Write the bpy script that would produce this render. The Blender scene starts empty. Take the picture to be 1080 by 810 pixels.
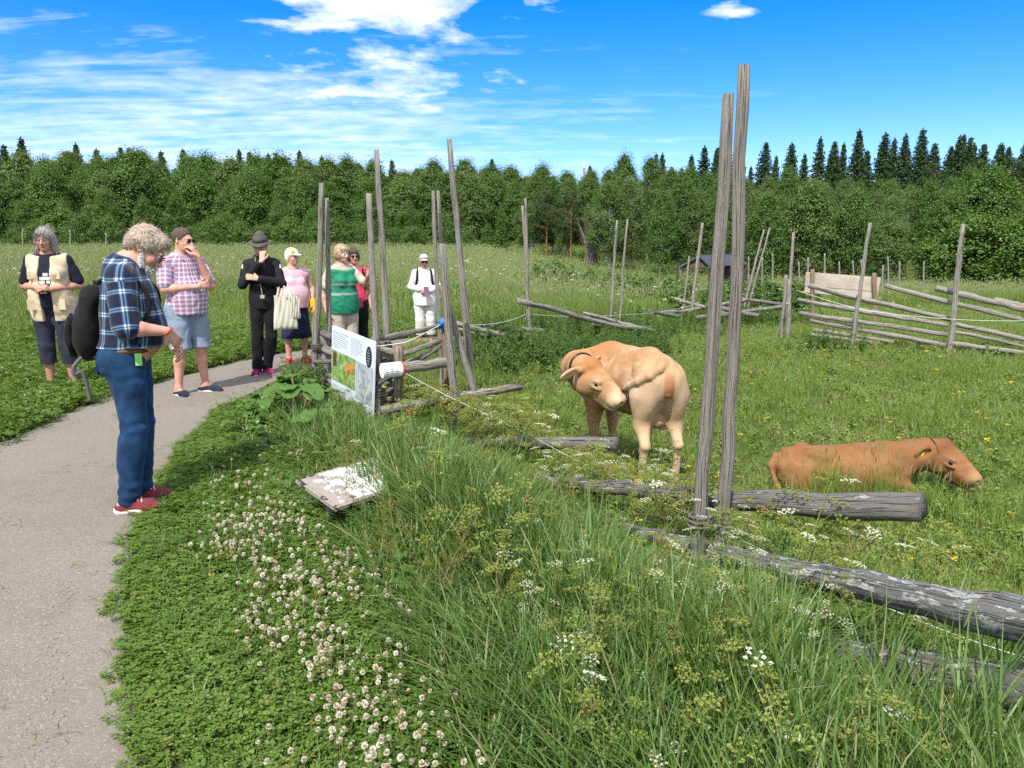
import bpy, math, random
import numpy as np
from mathutils import Vector, Matrix, Euler
random.seed(7); RNG = np.random.default_rng(7)
scene = bpy.context.scene
COL = scene.collection
PI = math.pi
rad = math.radians
# ---------------------------------------------------------------- camera
FPX, CX, CY, HZ, EYE = 800.0, 540.0, 405.0, 252.0, 1.63
PITCH = math.atan((CY - HZ) / FPX)
cam_d = bpy.data.cameras.new('camera'); cam = bpy.data.objects.new('camera', cam_d); COL.objects.link(cam)
cam_d.sensor_width = 36.0; cam_d.lens = 36.0 * FPX / 1080.0
cam_d.clip_start = 0.05; cam_d.clip_end = 3000
cam.location = (0, 0, EYE); cam.rotation_euler = (PI/2 - PITCH, 0, 0)
scene.camera = cam

def ray(u, v):
    a = (u - CX)/FPX; b = (CY - v)/FPX
    return np.array([a, math.cos(PITCH) + b*math.sin(PITCH), -math.sin(PITCH) + b*math.cos(PITCH)])
def P(u, v, Y):                       # survey: the point seen at (u,v) standing Y metres ahead
    d = ray(u, v); t = Y/d[1]
    return np.array([d[0]*t, Y, EYE + d[2]*t])
def sstep(a, b, x):
    t = np.clip((np.asarray(x, float)-a)/(b-a), 0, 1); return t*t*(3-2*t)
FN = np.array([0.848, 0.53]); FP0 = np.array([-1.30, 7.2])
def fence_side(x, y): return (np.asarray(x)-FP0[0])*FN[0] + (np.asarray(y)-FP0[1])*FN[1]
def gz(x, y):
    x = np.asarray(x, float); y = np.asarray(y, float)
    s1 = sstep(-0.5, 2.2, fence_side(x, y)) * sstep(-4.5, 0.5, x)
    xb = np.interp(y, [0, 8, 15, 50, 100], [0, 0, 0, 2, 4]); wd = np.interp(y, [0, 8, 15, 50, 100], [3, 3, 4, 12, 26])
    s2 = sstep(-0.6, 0.8, (x-xb)/wd)
    w = sstep(7, 13, y)
    z = np.interp(y, [-50, 0, 5, 8, 15, 20, 50, 62, 110, 200], [-.3, -.3, -.56, -.58, -.53, -.66, -2.1, -2.3, -1.0, 0])*(s1*(1-w) + s2*w)
    hill = sstep(80, 330, y)*(14 + 10*sstep(-20, 120, x))
    z = z + hill*(y > 80)
    z = z + 0.03*np.sin(x*0.35+1.1)*np.sin(y*0.27)*sstep(14, 25, y)
    return z
def G(u, v):                          # survey: the ground point seen at (u,v)
    d = ray(u, v); lo, hi = 0.5, 400.0
    for t in np.geomspace(1.0, 400, 600):
        p = np.array([0, 0, EYE]) + d*t
        if p[2] < gz(p[0], p[1]): hi = t; break
        lo = t
    for _ in range(30):
        m = (lo+hi)/2; p = np.array([0, 0, EYE]) + d*m
        if p[2] < gz(p[0], p[1]): hi = m
        else: lo = m
    p = np.array([0, 0, EYE]) + d*hi
    return np.array([p[0], p[1], float(gz(p[0], p[1]))])

# ---------------------------------------------------------------- objects
def tag(o, label=None, cat=None, group=None, kind=None):
    if label: o['label'] = label
    if cat: o['category'] = cat
    if group: o['group'] = group
    if kind: o['kind'] = kind
    return o
def empty(name, loc=(0, 0, 0), rz=0.0, parent=None):
    o = bpy.data.objects.new(name, None); COL.objects.link(o)
    o.empty_display_size = 0.1
    o.location = [float(c) for c in loc]; o.rotation_euler = (0, 0, rz); o.parent = parent
    return o
def mesh_np(name, V, F, mats=(), mi=None, attrs=None, smooth=False):
    """V (n,3); F list of index arrays (m,4)/(m,3)"""
    me = bpy.data.meshes.new(name)
    V = np.asarray(V, np.float32); Fs = [np.asarray(f, np.int32) for f in F if len(f)]
    me.vertices.add(len(V)); me.vertices.foreach_set('co', V.ravel())
    tot = sum(f.size for f in Fs); nf = sum(len(f) for f in Fs)
    me.loops.add(tot); me.polygons.add(nf)
    me.loops.foreach_set('vertex_index', np.concatenate([f.ravel() for f in Fs]).astype(np.int32))
    ls = []; st = 0
    for f in Fs:
        k = f.shape[1]; ls.append(st + np.arange(len(f))*k); st += f.size
    me.polygons.foreach_set('loop_start', np.concatenate(ls).astype(np.int32))
    for m in (mats if isinstance(mats, (list, tuple)) else [mats]): me.materials.append(m)
    if mi is not None: me.polygons.foreach_set('material_index', np.asarray(mi, np.int32))
    me.polygons.foreach_set('use_smooth', np.full(nf, bool(smooth)))
    me.update(calc_edges=True)
    if attrs:
        for k, a in attrs.items():
            a = np.asarray(a, np.float32)
            if a.ndim == 1:
                at = me.attributes.new(k, 'FLOAT', 'POINT'); at.data.foreach_set('value', a)
            else:
                at = me.attributes.new(k, 'FLOAT_VECTOR', 'POINT'); at.data.foreach_set('vector', a.ravel())
    return me
def link(name, me, parent=None, loc=(0, 0, 0)):
    o = bpy.data.objects.new(name, me); COL.objects.link(o); o.parent = parent
    o.location = [float(c) for c in loc]
    return o
def copy_tree(o, parent=None):
    c = o.copy(); COL.objects.link(c); c.parent = parent
    for ch in o.children: copy_tree(ch, c)
    return c
class MB:
    """collects shapes for ONE mesh object"""
    def __init__(s): s.V = []; s.F4 = []; s.F3 = []; s.n = 0; s.A = {}; s.M4 = []; s.M3 = []
    def add(s, V, F4=(), F3=(), m=0, **at):
        V = np.asarray(V, float).reshape(-1, 3)
        s.V.append(V)
        if len(F4): s.F4.append(np.asarray(F4, int) + s.n); s.M4 += [m]*len(F4)
        if len(F3): s.F3.append(np.asarray(F3, int) + s.n); s.M3 += [m]*len(F3)
        for k, a in at.items(): s.A.setdefault(k, []).append((s.n, np.asarray(a, float)))
        s.n += len(V)
    def box(s, c, size, R=None, m=0, **at):
        h = np.array(size)/2
        V = np.array([[x, y, z] for x in (-1, 1) for y in (-1, 1) for z in (-1, 1)])*h
        if R is not None: V = V @ np.array(R)[:3, :3].T
        s.add(V + np.array(c), [[0, 1, 3, 2], [4, 6, 7, 5], [0, 4, 5, 1], [2, 3, 7, 6], [0, 2, 6, 4], [1, 5, 7, 3]], m=m, **at)
    def tube(s, pts, rads, n=8, caps=True, m=0, wob=0.0, wuv=False, rng=None):
        pts = np.asarray(pts, float); k = len(pts); rads = np.broadcast_to(np.asarray(rads, float), (k,))
        T = np.gradient(pts, axis=0); T /= np.linalg.norm(T, axis=1)[:, None] + 1e-12
        ref = np.array([0, 0, 1.0]) if abs(T[0, 2]) < 0.9 else np.array([1.0, 0, 0])
        rings = []; ang = np.arange(n)/n*2*PI; lens = np.concatenate([[0], np.cumsum(np.linalg.norm(np.diff(pts, axis=0), axis=1))])
        N = np.cross(T[0], ref); N /= np.linalg.norm(N)
        prof = np.ones(n)
        if wob and rng is not None:
            ph = rng.uniform(0, 6, 4)
            prof = 1 + wob*(np.sin(2*ang+ph[0])*.5 + np.sin(3*ang+ph[1])*.5 + np.sin(5*ang+ph[2])*.4)
        uv = []
        for i in range(k):
            N = N - T[i]*np.dot(N, T[i]); N /= np.linalg.norm(N); B = np.cross(T[i], N)
            rr = rads[i]*prof
            if wob and rng is not None: rr = rr*(1 + wob*0.35*rng.standard_normal(n))
            rings.append(pts[i] + (np.cos(ang)*rr)[:, None]*N + (np.sin(ang)*rr)[:, None]*B)
            uv.append(np.stack([np.cos(ang), np.sin(ang), np.full(n, lens[i])], 1))
        V = np.concatenate(rings); U = np.concatenate(uv)
        idx = np.arange(k*n).reshape(k, n)
        a = idx[:-1]; b = idx[1:]
        F4 = np.stack([a, np.roll(a, -1, 1), np.roll(b, -1, 1), b], -1).reshape(-1, 4)
        F3 = []
        if caps:
            c0 = len(V); V = np.concatenate([V, [pts[0]], [pts[-1]]]); U = np.concatenate([U, [[0, 0, 0]], [[0, 0, lens[-1]]]])
            for j in range(n):
                F3.append([c0, (j+1) % n, j]); F3.append([c0+1, idx[-1, j], idx[-1, (j+1) % n]])
        if wuv: s.add(V, F4, F3, m=m, wuv=U)
        else: s.add(V, F4, F3, m=m)
    def mesh(s, name, mats, smooth=False):
        V = np.concatenate(s.V); F = []; mi = []
        if s.F4: F.append(np.concatenate(s.F4)); mi += s.M4
        if s.F3: F.append(np.concatenate(s.F3)); mi += s.M3
        attrs = {}
        for k, L in s.A.items():
            d = L[0][1].ndim
            arr = np.zeros((len(V), 3)) if d == 2 else np.zeros(len(V))
            for st, a in L: arr[st:st+len(a)] = a
            attrs[k] = arr
        return mesh_np(name, V, F, mats, mi if max(mi) > 0 else None, attrs, smooth)
    def build(s, name, mats, parent=None, loc=(0, 0, 0), smooth=False):
        return link(name, s.mesh(name, mats, smooth), parent, loc)

# ---------------------------------------------------------------- materials
class NT:
    def __init__(s, mat):
        s.t = mat.node_tree; s.n = s.t.nodes; s.l = s.t.links
    def new(s, typ, **kw):
        nd = s.n.new(typ)
        for k, v in kw.items():
            if k.startswith('i_'):
                nd.inputs[k[2:].replace('_', ' ')].default_value = v
            else: setattr(nd, k, v)
        return nd
    def lk(s, a, b): s.l.new(a, b)
    def math(s, op, a, b=None, c=None, clamp=False):
        nd = s.n.new('ShaderNodeMath'); nd.operation = op; nd.use_clamp = clamp
        for i, x in enumerate((a, b, c)):
            if x is None: continue
            if isinstance(x, (int, float)): nd.inputs[i].default_value = x
            else: s.lk(x, nd.inputs[i])
        return nd.outputs[0]
    def mix(s, fac, a, b, typ='MIX'):
        nd = s.n.new('ShaderNodeMix'); nd.data_type = 'RGBA'; nd.blend_type = typ
        for i, x in ((0, fac), (6, a), (7, b)):
            if isinstance(x, (int, float)): nd.inputs[i].default_value = x
            elif isinstance(x, tuple): nd.inputs[i].default_value = (*x, 1) if len(x) == 3 else x
            else: s.lk(x, nd.inputs[i])
        return nd.outputs[2]
    def ramp(s, fac, stops, interp='LINEAR'):
        nd = s.n.new('ShaderNodeValToRGB'); nd.color_ramp.interpolation = interp
        el = nd.color_ramp.elements
        while len(el) < len(stops): el.new(0.5)
        for e, (p, c) in zip(el, stops):
            e.position = p; e.color = (c, c, c, 1) if isinstance(c, (int, float)) else (*c, 1)
        s.lk(fac, nd.inputs[0]); return nd.outputs[0]
    def noise(s, vec, scale, detail=3, rough=0.5, dist=0.0):
        nd = s.n.new('ShaderNodeTexNoise'); nd.inputs['Scale'].default_value = scale
        nd.inputs['Detail'].default_value = detail; nd.inputs['Roughness'].default_value = rough
        nd.inputs['Distortion'].default_value = dist
        if vec is not None: s.lk(vec, nd.inputs['Vector'])
        return nd.outputs[0]
    def mapping(s, vec, scale=(1, 1, 1), loc=(0, 0, 0), rot=(0, 0, 0)):
        nd = s.n.new('ShaderNodeMapping'); nd.inputs['Scale'].default_value = scale
        nd.inputs['Location'].default_value = loc; nd.inputs['Rotation'].default_value = rot
        s.lk(vec, nd.inputs[0]); return nd.outputs[0]
    def attr(s, name):
        nd = s.n.new('ShaderNodeAttribute'); nd.attribute_name = name; return nd
    def bump(s, h, strength=0.5, dist=0.01):
        nd = s.n.new('ShaderNodeBump'); nd.inputs['Strength'].default_value = strength; nd.inputs['Distance'].default_value = dist
        s.lk(h, nd.inputs['Height']); return nd.outputs[0]
MATS = {}
def newmat(name):
    m = bpy.data.materials.new(name); m.use_nodes = True; m.node_tree.nodes.clear()
    t = NT(m); out = t.new('ShaderNodeOutputMaterial'); return m, t, out
def pbr(t, out, color, rough=0.7, normal=None, spec=0.3, sheen=0.0, metallic=0.0):
    b = t.new('ShaderNodeBsdfPrincipled')
    if isinstance(color, tuple): b.inputs['Base Color'].default_value = (*color, 1)
    else: t.lk(color, b.inputs['Base Color'])
    if isinstance(rough, (int, float)): b.inputs['Roughness'].default_value = rough
    else: t.lk(rough, b.inputs['Roughness'])
    b.inputs['Specular IOR Level'].default_value = spec; b.inputs['Metallic'].default_value = metallic
    if sheen: b.inputs['Sheen Weight'].default_value = sheen
    if normal is not None: t.lk(normal, b.inputs['Normal'])
    t.lk(b.outputs[0], out.inputs[0]); return b
def mat_plain(name, color, rough=0.7, var=0.15, scale=20, bump=0.0, bscale=80, spec=0.3, sheen=0.0, metallic=0.0):
    m, t, out = newmat(name)
    co = t.new('ShaderNodeTexCoord').outputs['Object']
    n = t.noise(co, scale, 4, 0.6)
    lo = tuple(c*(1-var) for c in color); hi = tuple(min(1, c*(1+var)) for c in color)
    c = t.ramp(n, [(0.3, lo), (0.7, hi)])
    nm = t.bump(t.noise(co, bscale, 3, 0.6), bump, 0.006) if bump else None
    pbr(t, out, c, rough, nm, spec, sheen, metallic); return m
def mat_leaf(name, c1, c2, dry=(0.30, 0.26, 0.10), dryness=0.06, trans=0.35, rough=0.45, patch=0.25, spec=0.25, tint=None):
    """foliage: per-instance and per-blade hue, patches over the ground, light through the leaf"""
    m, t, out = newmat(name)
    oi = t.new('ShaderNodeObjectInfo'); at = t.attr('rnd').outputs['Fac']
    pos = t.new('ShaderNodeNewGeometry').outputs['Position']
    r = t.math('FRACT', t.math('ADD', t.math('MULTIPLY', oi.outputs['Random'], 3.17), at))
    pn = t.noise(pos, patch, 3, 0.6)
    f = t.math('ADD', t.math('MULTIPLY', r, 0.6), t.math('MULTIPLY', t.math('SUBTRACT', pn, 0.3), 1.0), clamp=True)
    c = t.mix(f, c1, c2)
    r2 = t.math('FRACT', t.math('MULTIPLY', r, 17.3))
    c = t.mix(t.math('GREATER_THAN', r2, 1-dryness), c, dry)
    d = t.new('ShaderNodeBsdfDiffuse'); t.lk(c, d.inputs[0])
    tr = t.new('ShaderNodeBsdfTranslucent')
    t.lk(t.mix(0.65, c, (1.0, 0.95, 0.25), 'MULTIPLY') if tint is None else t.mix(1.0, c, tint, 'MULTIPLY'), tr.inputs[0])
    mx = t.new('ShaderNodeMixShader'); mx.inputs[0].default_value = trans
    t.lk(d.outputs[0], mx.inputs[1]); t.lk(tr.outputs[0], mx.inputs[2])
    g = t.new('ShaderNodeBsdfGlossy'); g.inputs['Roughness'].default_value = rough
    g.inputs[0].default_value = (0.85, 0.95, 0.8, 1)
    mg = t.new('ShaderNodeMixShader'); mg.inputs[0].default_value = spec*0.16
    t.lk(mx.outputs[0], mg.inputs[1]); t.lk(g.outputs[0], mg.inputs[2])
    t.lk(mg.outputs[0], out.inputs[0]); return m
def mat_wood(name, base=(0.345, 0.315, 0.275), dark=(0.11, 0.098, 0.086), warm=(0.30, 0.22, 0.15), lichen=0.0, warmth=0.3):
    """weathered split wood; 'wuv' = (cos, sin, metres along)"""
    m, t, out = newmat(name)
    w = t.attr('wuv').outputs['Vector']; oi = t.new('ShaderNodeObjectInfo').outputs['Random']
    off = t.new('ShaderNodeCombineXYZ'); t.lk(t.math('MULTIPLY', oi, 37.0), off.inputs[2])
    va = t.new('ShaderNodeVectorMath'); va.operation = 'ADD'; t.lk(w, va.inputs[0]); t.lk(off.outputs[0], va.inputs[1])
    w2 = va.outputs[0]
    fib = t.noise(t.mapping(w2, (9, 9, 1.6)), 1.6, 6, 0.7, 0.8)
    fine = t.noise(t.mapping(w2, (34, 34, 3.0)), 2.0, 5, 0.75, .5)
    big = t.noise(t.mapping(w2, (1.0, 1.0, 1.6)), 1.4, 3, 0.6)
    c = t.mix(t.ramp(fib, [(0.28, 0.0), (0.50, 1.0)]), dark, base)
    c = t.mix(t.math('MULTIPLY', t.ramp(big, [(0.4, 0), (0.75, 1)]), warmth), c, warm)
    c = t.mix(t.ramp(fine, [(0.34, 0.5), (0.44, 0.0)]), c, (0.035, 0.033, 0.03))
    crk = t.noise(t.mapping(w2, (2.6, 2.6, 0.7)), 1.5, 4, 0.55, .6)
    cm = t.ramp(t.math('ABSOLUTE', t.math('SUBTRACT', crk, 0.5)), [(0.0, 1.0), (0.010, .8), (0.020, 0.0)])
    c = t.mix(cm, c, (0.02, 0.018, 0.016))
    h = t.math('SUBTRACT', t.math('ADD', t.math('MULTIPLY', fib, 0.6), t.math('MULTIPLY', fine, 0.5)), t.math('MULTIPLY', cm, 0.8))
    if lichen:
        ln = t.noise(t.mapping(w2, (2.2, 2.2, 9)), 1.3, 5, 0.7)
        lm = t.ramp(ln, [(0.62-0.12*lichen, 0), (0.66-0.12*lichen, 1)])
        c = t.mix(lm, c, (0.52, 0.54, 0.50)); h = t.math('ADD', h, t.math('MULTIPLY', lm, 0.5))
    pbr(t, out, c, 0.85, t.bump(h, 0.9, 0.012), 0.2); return m
# ---------------------------------------------------------------- daylight, sky
SUN_EL, SUN_AZ = rad(53), rad(197)       # azimuth clockwise from +Y: behind the camera, to the left
world = bpy.data.worlds.new('World'); scene.world = world; world.use_nodes = True
wt = NT(world); wt.n.clear()
wo = wt.new('ShaderNodeOutputWorld'); bg = wt.new('ShaderNodeBackground'); bg.inputs[1].default_value = 0.115
sky = wt.new('ShaderNodeTexSky'); sky.sky_type = 'NISHITA'; sky.sun_disc = False
sky.sun_elevation = SUN_EL; sky.sun_rotation = SUN_AZ; sky.air_density = 1.0; sky.dust_density = 0.0; sky.ozone_density = 4.0; sky.altitude = 100
hs = wt.new('ShaderNodeHueSaturation'); hs.inputs['Saturation'].default_value = 1.34; hs.inputs['Value'].default_value = 1.12
wt.lk(wt.mix(1.0, sky.outputs[0], (0.82, 0.80, 1.04), 'MULTIPLY'), hs.inputs['Color'])
gen = wt.new('ShaderNodeTexCoord').outputs['Generated']
sp = wt.new('ShaderNodeSeparateXYZ'); wt.lk(gen, sp.inputs[0])
zz = wt.math('MAXIMUM', sp.outputs[2], 0.02)
den = wt.math('ADD', zz, 0.10)
cx = wt.math('DIVIDE', sp.outputs[0], den); cy = wt.math('DIVIDE', sp.outputs[1], den)
cv = wt.new('ShaderNodeCombineXYZ'); wt.lk(cx, cv.inputs[0]); wt.lk(cy, cv.inputs[1])
cvec = cv.outputs[0]
def blob(cx0, cy0, rx, ry, soft=1.0):
    dx = wt.math('DIVIDE', wt.math('SUBTRACT', cx, cx0), rx); dy = wt.math('DIVIDE', wt.math('SUBTRACT', cy, cy0), ry)
    d = wt.math('SQRT', wt.math('ADD', wt.math('MULTIPLY', dx, dx), wt.math('MULTIPLY', dy, dy)))
    return wt.math('SUBTRACT', 1.0, d)
def skyc(u, v):
    d = ray(u, v); d = d/np.linalg.norm(d); return d[0]/(d[2]+0.10), d[1]/(d[2]+0.10)
# banded altocumulus on the left, thinning to the right
az = wt.math('ARCTAN2', sp.outputs[0], sp.outputs[1])
band = wt.noise(wt.mapping(cvec, (0.55, 2.3, 1), rot=(0, 0, rad(-14))), 1.9, 5, 0.58, 0.6)
puff = wt.noise(wt.mapping(cvec, (1.6, 2.0, 1), rot=(0, 0, rad(-14))), 3.0, 5, 0.6, 0.3)
leftm = wt.ramp(az, [(0.0, 1.0), (1.0, 1.0)])
mr = wt.new('ShaderNodeMapRange'); wt.lk(az, mr.inputs[0]); mr.inputs[1].default_value = -0.15; mr.inputs[2].default_value = 0.42; mr.inputs[3].default_value = 1.0; mr.inputs[4].default_value = 0.0
el = wt.math('ARCSINE', sp.outputs[2])
me_ = wt.new('ShaderNodeMapRange'); wt.lk(el, me_.inputs[0]); me_.inputs[1].default_value = 0.27; me_.inputs[2].default_value = 0.15; me_.inputs[3].default_value = 0.0; me_.inputs[4].default_value = 1.0
lowm = wt.math('MULTIPLY', mr.outputs[0], me_.outputs[0])
cov = wt.math('ADD', wt.math('MULTIPLY', band, 0.75), wt.math('MULTIPLY', puff, 0.35))
cir = wt.math('MULTIPLY', wt.math('SUBTRACT', wt.math('ADD', cov, wt.math('MULTIPLY', lowm, 0.30)), 0.70), 3.4, clamp=True)
cir = wt.math('MULTIPLY', cir, wt.math('ADD', wt.math('MULTIPLY', mr.outputs[0], 0.75), 0.12), clamp=True)
# cumulus top centre-left and small flocks
cn = wt.noise(wt.mapping(cvec, (1, 1, 1)), 3.2, 7, 0.62, 0.2)
b1 = blob(*skyc(400, -6), 0.52, 0.44); b2 = blob(*skyc(410, 90), 0.75, 0.75); b3 = blob(*skyc(778, 12), 0.13, 0.10); b4 = blob(*skyc(300, -10), 0.28, 0.2)
def cum(b, amp, thr, gain):
    return wt.math('MULTIPLY', wt.math('ADD', wt.math('MULTIPLY', wt.math('SUBTRACT', cn, 0.5), amp), wt.math('SUBTRACT', b, thr)), gain, clamp=True)
m1 = cum(b1, 2.4, 0.12, 1.9); m2 = wt.math('MULTIPLY', cum(b2, 3.6, 0.45, 1.6), 0.7); m3 = wt.math('MULTIPLY', cum(b3, 3.4, 0.34, 1.5), 0.75); m4 = wt.math('MULTIPLY', cum(b4, 3.0, 0.3, 2.0), 0.7)
thick = wt.math('MAXIMUM', wt.math('MAXIMUM', m1, m2), wt.math('MAXIMUM', m3, m4))
up = wt.math('GREATER_THAN', sp.outputs[2], 0.0)
# unseen broken cloud added overhead and behind the camera for whiter fill light
mo = wt.new('ShaderNodeMapRange'); wt.lk(el, mo.inputs[0]); mo.inputs[1].default_value = 0.40; mo.inputs[2].default_value = 0.62; mo.inputs[3].default_value = 0.0; mo.inputs[4].default_value = 1.0
mb_ = wt.new('ShaderNodeMapRange'); wt.lk(sp.outputs[1], mb_.inputs[0]); mb_.inputs[1].default_value = 0.15; mb_.inputs[2].default_value = -0.35; mb_.inputs[3].default_value = 0.0; mb_.inputs[4].default_value = 1.0
oc = wt.math('MULTIPLY', wt.math('MAXIMUM', mo.outputs[0], mb_.outputs[0]), wt.ramp(wt.noise(gen, 2.6, 5, 0.6), [(0.30, 0.25), (0.52, 1.0)]))
call = wt.math('MULTIPLY', wt.math('MAXIMUM', wt.math('MAXIMUM', wt.math('MULTIPLY', cir, 0.72), thick), oc), up)
cn2 = wt.noise(cvec, 5.0, 4, 0.6)
ccol = wt.mix(wt.ramp(cn2, [(0.35, 0.0), (0.65, 1.0)]), (4.6, 5.1, 5.9), (7.2, 7.4, 7.7))
sk = wt.mix(call, hs.outputs[0], ccol)
world.cycles.sampling_method = 'MANUAL'; world.cycles.sample_map_resolution = 1024
wt.lk(sk, bg.inputs[0]); wt.lk(bg.outputs[0], wo.inputs[0])
sd = bpy.data.lights.new('sun', 'SUN'); sd.energy = 3.2; sd.angle = rad(0.5); sd.color = (1.0, 0.955, 0.88)
sun = bpy.data.objects.new('sun', sd); COL.objects.link(sun)
sdir = Vector((math.sin(SUN_AZ)*math.cos(SUN_EL), math.cos(SUN_AZ)*math.cos(SUN_EL), math.sin(SUN_EL)))
sun.rotation_euler = sdir.to_track_quat('Z', 'Y').to_euler(); sun.location = (-8, -12, 20)
vs = scene.view_settings; vs.view_transform = 'Standard'; vs.look = 'None'; vs.gamma = 1.0; vs.exposure = 0.88; vs.use_curve_mapping = False
scene.display_settings.display_device = 'sRGB'
cy_ = scene.cycles
scene.render.engine = 'CYCLES'
cy_.max_bounces = 5; cy_.diffuse_bounces = 3; cy_.glossy_bounces = 2; cy_.transmission_bounces = 3; cy_.transparent_max_bounces = 6
cy_.caustics_reflective = False; cy_.caustics_refractive = False
cy_.sample_clamp_indirect = 4.0
cy_.use_denoising = False
# ---------------------------------------------------------------- ground, path
def axis(segs):
    a = []
    for lo, hi, st in segs: a.append(np.arange(lo, hi, st))
    return np.unique(np.round(np.concatenate(a), 4))
gx = axis([(-900, -120, 60), (-120, -20, 5), (-20, -6, 0.6), (-6, 7, 0.12), (7, 20, 0.6), (20, 120, 5), (120, 901, 60)])
gy = axis([(-40, 0, 5), (0, 16, 0.12), (16, 30, 0.6), (30, 120, 4), (120, 420, 15), (420, 1501, 90)])
X, Y = np.meshgrid(gx, gy); Z = gz(X, Y)
idx = np.arange(X.size).reshape(X.shape)
F = np.stack([idx[:-1, :-1], idx[:-1, 1:], idx[1:, 1:], idx[1:, :-1]], -1).reshape(-1, 4)
m, t, out = newmat('meadow_soil')
pos = t.new('ShaderNodeNewGeometry').outputs['Position']
c = t.mix(t.ramp(t.noise(pos, 0.3, 5, 0.6), [(0.35, 0), (0.65, 1)]), (0.065, 0.105, 0.024), (0.11, 0.145, 0.04))
c = t.mix(t.ramp(t.noise(pos, 9, 4, 0.7), [(0.4, 0), (0.62, 1)]), c, (0.075, 0.075, 0.03))
pbr(t, out, c, 0.95, t.bump(t.noise(pos, 40, 4, 0.7), 0.8, 0.03), 0.1)
ground = link('ground', mesh_np('ground', np.stack([X, Y, Z], -1).reshape(-1, 3), [F], [m], smooth=True)); tag(ground, kind='structure')

RIGHT = [(160, 870), (148, 800), (139, 700), (133, 620), (140, 575), (165, 520), (200, 465), (240, 428), (290, 402), (335, 385), (390, 374), (450, 366), (520, 362)]
LEFT = [(-700, 870), (-520, 700), (-300, 600), (-120, 520), (0, 468), (31, 457), (93, 426), (167, 404), (216, 390), (262, 379.5), (292, 373.5), (335, 367), (410, 360), (520, 354)]
def densify(pts, n):
    pts = np.asarray(pts, float); d = np.concatenate([[0], np.cumsum(np.linalg.norm(np.diff(pts, axis=0), axis=1))]); d /= d[-1]
    tt = np.linspace(0, 1, n); o = np.stack([np.interp(tt, d, pts[:, i]) for i in range(pts.shape[1])], 1)
    for _ in range(6): o[1:-1] = 0.25*o[:-2] + 0.5*o[1:-1] + 0.25*o[2:]
    return o
PR = densify([G(*p)[:2] for p in RIGHT], 160); PL = densify([G(*p)[:2] for p in LEFT], 160)
rw = np.random.default_rng(3)
def wobble(p, amp):
    n = len(p); w = np.convolve(rw.standard_normal(n+8), np.ones(5)/5, 'same')[4:4+n]; w2 = rw.standard_normal(n)*0.35
    T = np.gradient(p, axis=0); N = np.stack([-T[:, 1], T[:, 0]], 1); N /= np.linalg.norm(N, axis=1)[:, None]
    return p + N*((w+w2)*amp)[:, None]
PRw = wobble(PR, 0.035); PLw = wobble(PL, 0.05)
NW = 24
rows = [PLw*(1-k/NW) + PRw*(k/NW) for k in range(NW+1)]
pv = np.stack(rows, 1)                      # (160, NW+1, 2)
kk = np.linspace(0, 1, NW+1)
crown = 0.005 + 0.022*np.sin(kk*PI)[None, :]**.6 + 0*pv[..., 0]
pz = gz(pv[..., 0], pv[..., 1]) + crown
V = np.concatenate([pv, pz[..., None]], -1).reshape(-1, 3)
idx = np.arange(160*(NW+1)).reshape(160, NW+1)
F = np.stack([idx[:-1, :-1], idx[:-1, 1:], idx[1:, 1:], idx[1:, :-1]], -1).reshape(-1, 4)
m, t, out = newmat('grit_gravel')
pos = t.new('ShaderNodeNewGeometry').outputs['Position']
n1 = t.noise(pos, 0.9, 4, 0.6); n2 = t.noise(pos, 60, 4, 0.75); 
vo = t.new('ShaderNodeTexVoronoi'); vo.inputs['Scale'].default_value = 150; t.lk(pos, vo.inputs['Vector'])
vo2 = t.new('ShaderNodeTexVoronoi'); vo2.inputs['Scale'].default_value = 85; t.lk(pos, vo2.inputs['Vector'])
c = t.mix(t.ramp(n1, [(0.35, 0), (0.68, 1)]), (0.215, 0.188, 0.155), (0.275, 0.243, 0.205))
sepc = t.new('ShaderNodeSeparateColor'); t.lk(vo.outputs['Color'], sepc.inputs[0])
c = t.mix(t.math('MULTIPLY', sepc.outputs[0], 0.45), c, (0.14, 0.115, 0.09))
c = t.mix(t.math('MULTIPLY', t.math('GREATER_THAN', sepc.outputs[1], 0.92), 0.5), c, (0.38, 0.35, 0.315))
c = t.mix(t.ramp(n2, [(0.3, 0.6), (0.5, 0.0)]), c, (0.13, 0.11, 0.09))
mo = t.math('MULTIPLY', t.ramp(t.noise(pos, 3.1, 5, 0.75), [(0.58, 0), (0.68, 1)]), 0.55)
c = t.mix(t.ramp(t.noise(pos, .45, 3, .6), [(.45, 0), (.62, .35)]), c, (.19, .16, .13)); c = t.mix(mo, c, (0.13, 0.14, 0.06))
h = t.math('ADD', t.math('MULTIPLY', vo.outputs['Distance'], -0.6), t.math('ADD', t.math('MULTIPLY', n2, 0.6), t.math('MULTIPLY', vo2.outputs['Distance'], -0.4)))
pbr(t, out, c, 0.95, t.bump(h, 0.6, 0.006), 0.15)
path = link('gravel_path', mesh_np('gravel_path', V, [F], [m], smooth=True)); tag(path, kind='structure')
# signed distance helpers
PATHPOLY = np.concatenate([PR, PL[::-1]])
def in_poly(x, y, poly):
    x = np.asarray(x); y = np.asarray(y); c = np.zeros(x.shape, bool); n = len(poly); j = n-1
    for i in range(n):
        xi, yi = poly[i]; xj, yj = poly[j]
        if yi != yj:
            c ^= ((yi > y) != (yj > y)) & (x < (xj-xi)*(y-yi)/(yj-yi)+xi)
        j = i
    return c
def dist_line(x, y, L):
    p = np.stack([x, y], -1); out = np.full(len(p), 1e9)
    for i in range(0, len(p), 20000):
        out[i:i+20000] = np.sqrt(((p[i:i+20000, None, :]-L[None, ::2, :])**2).sum(-1)).min(1)
    return out

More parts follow.
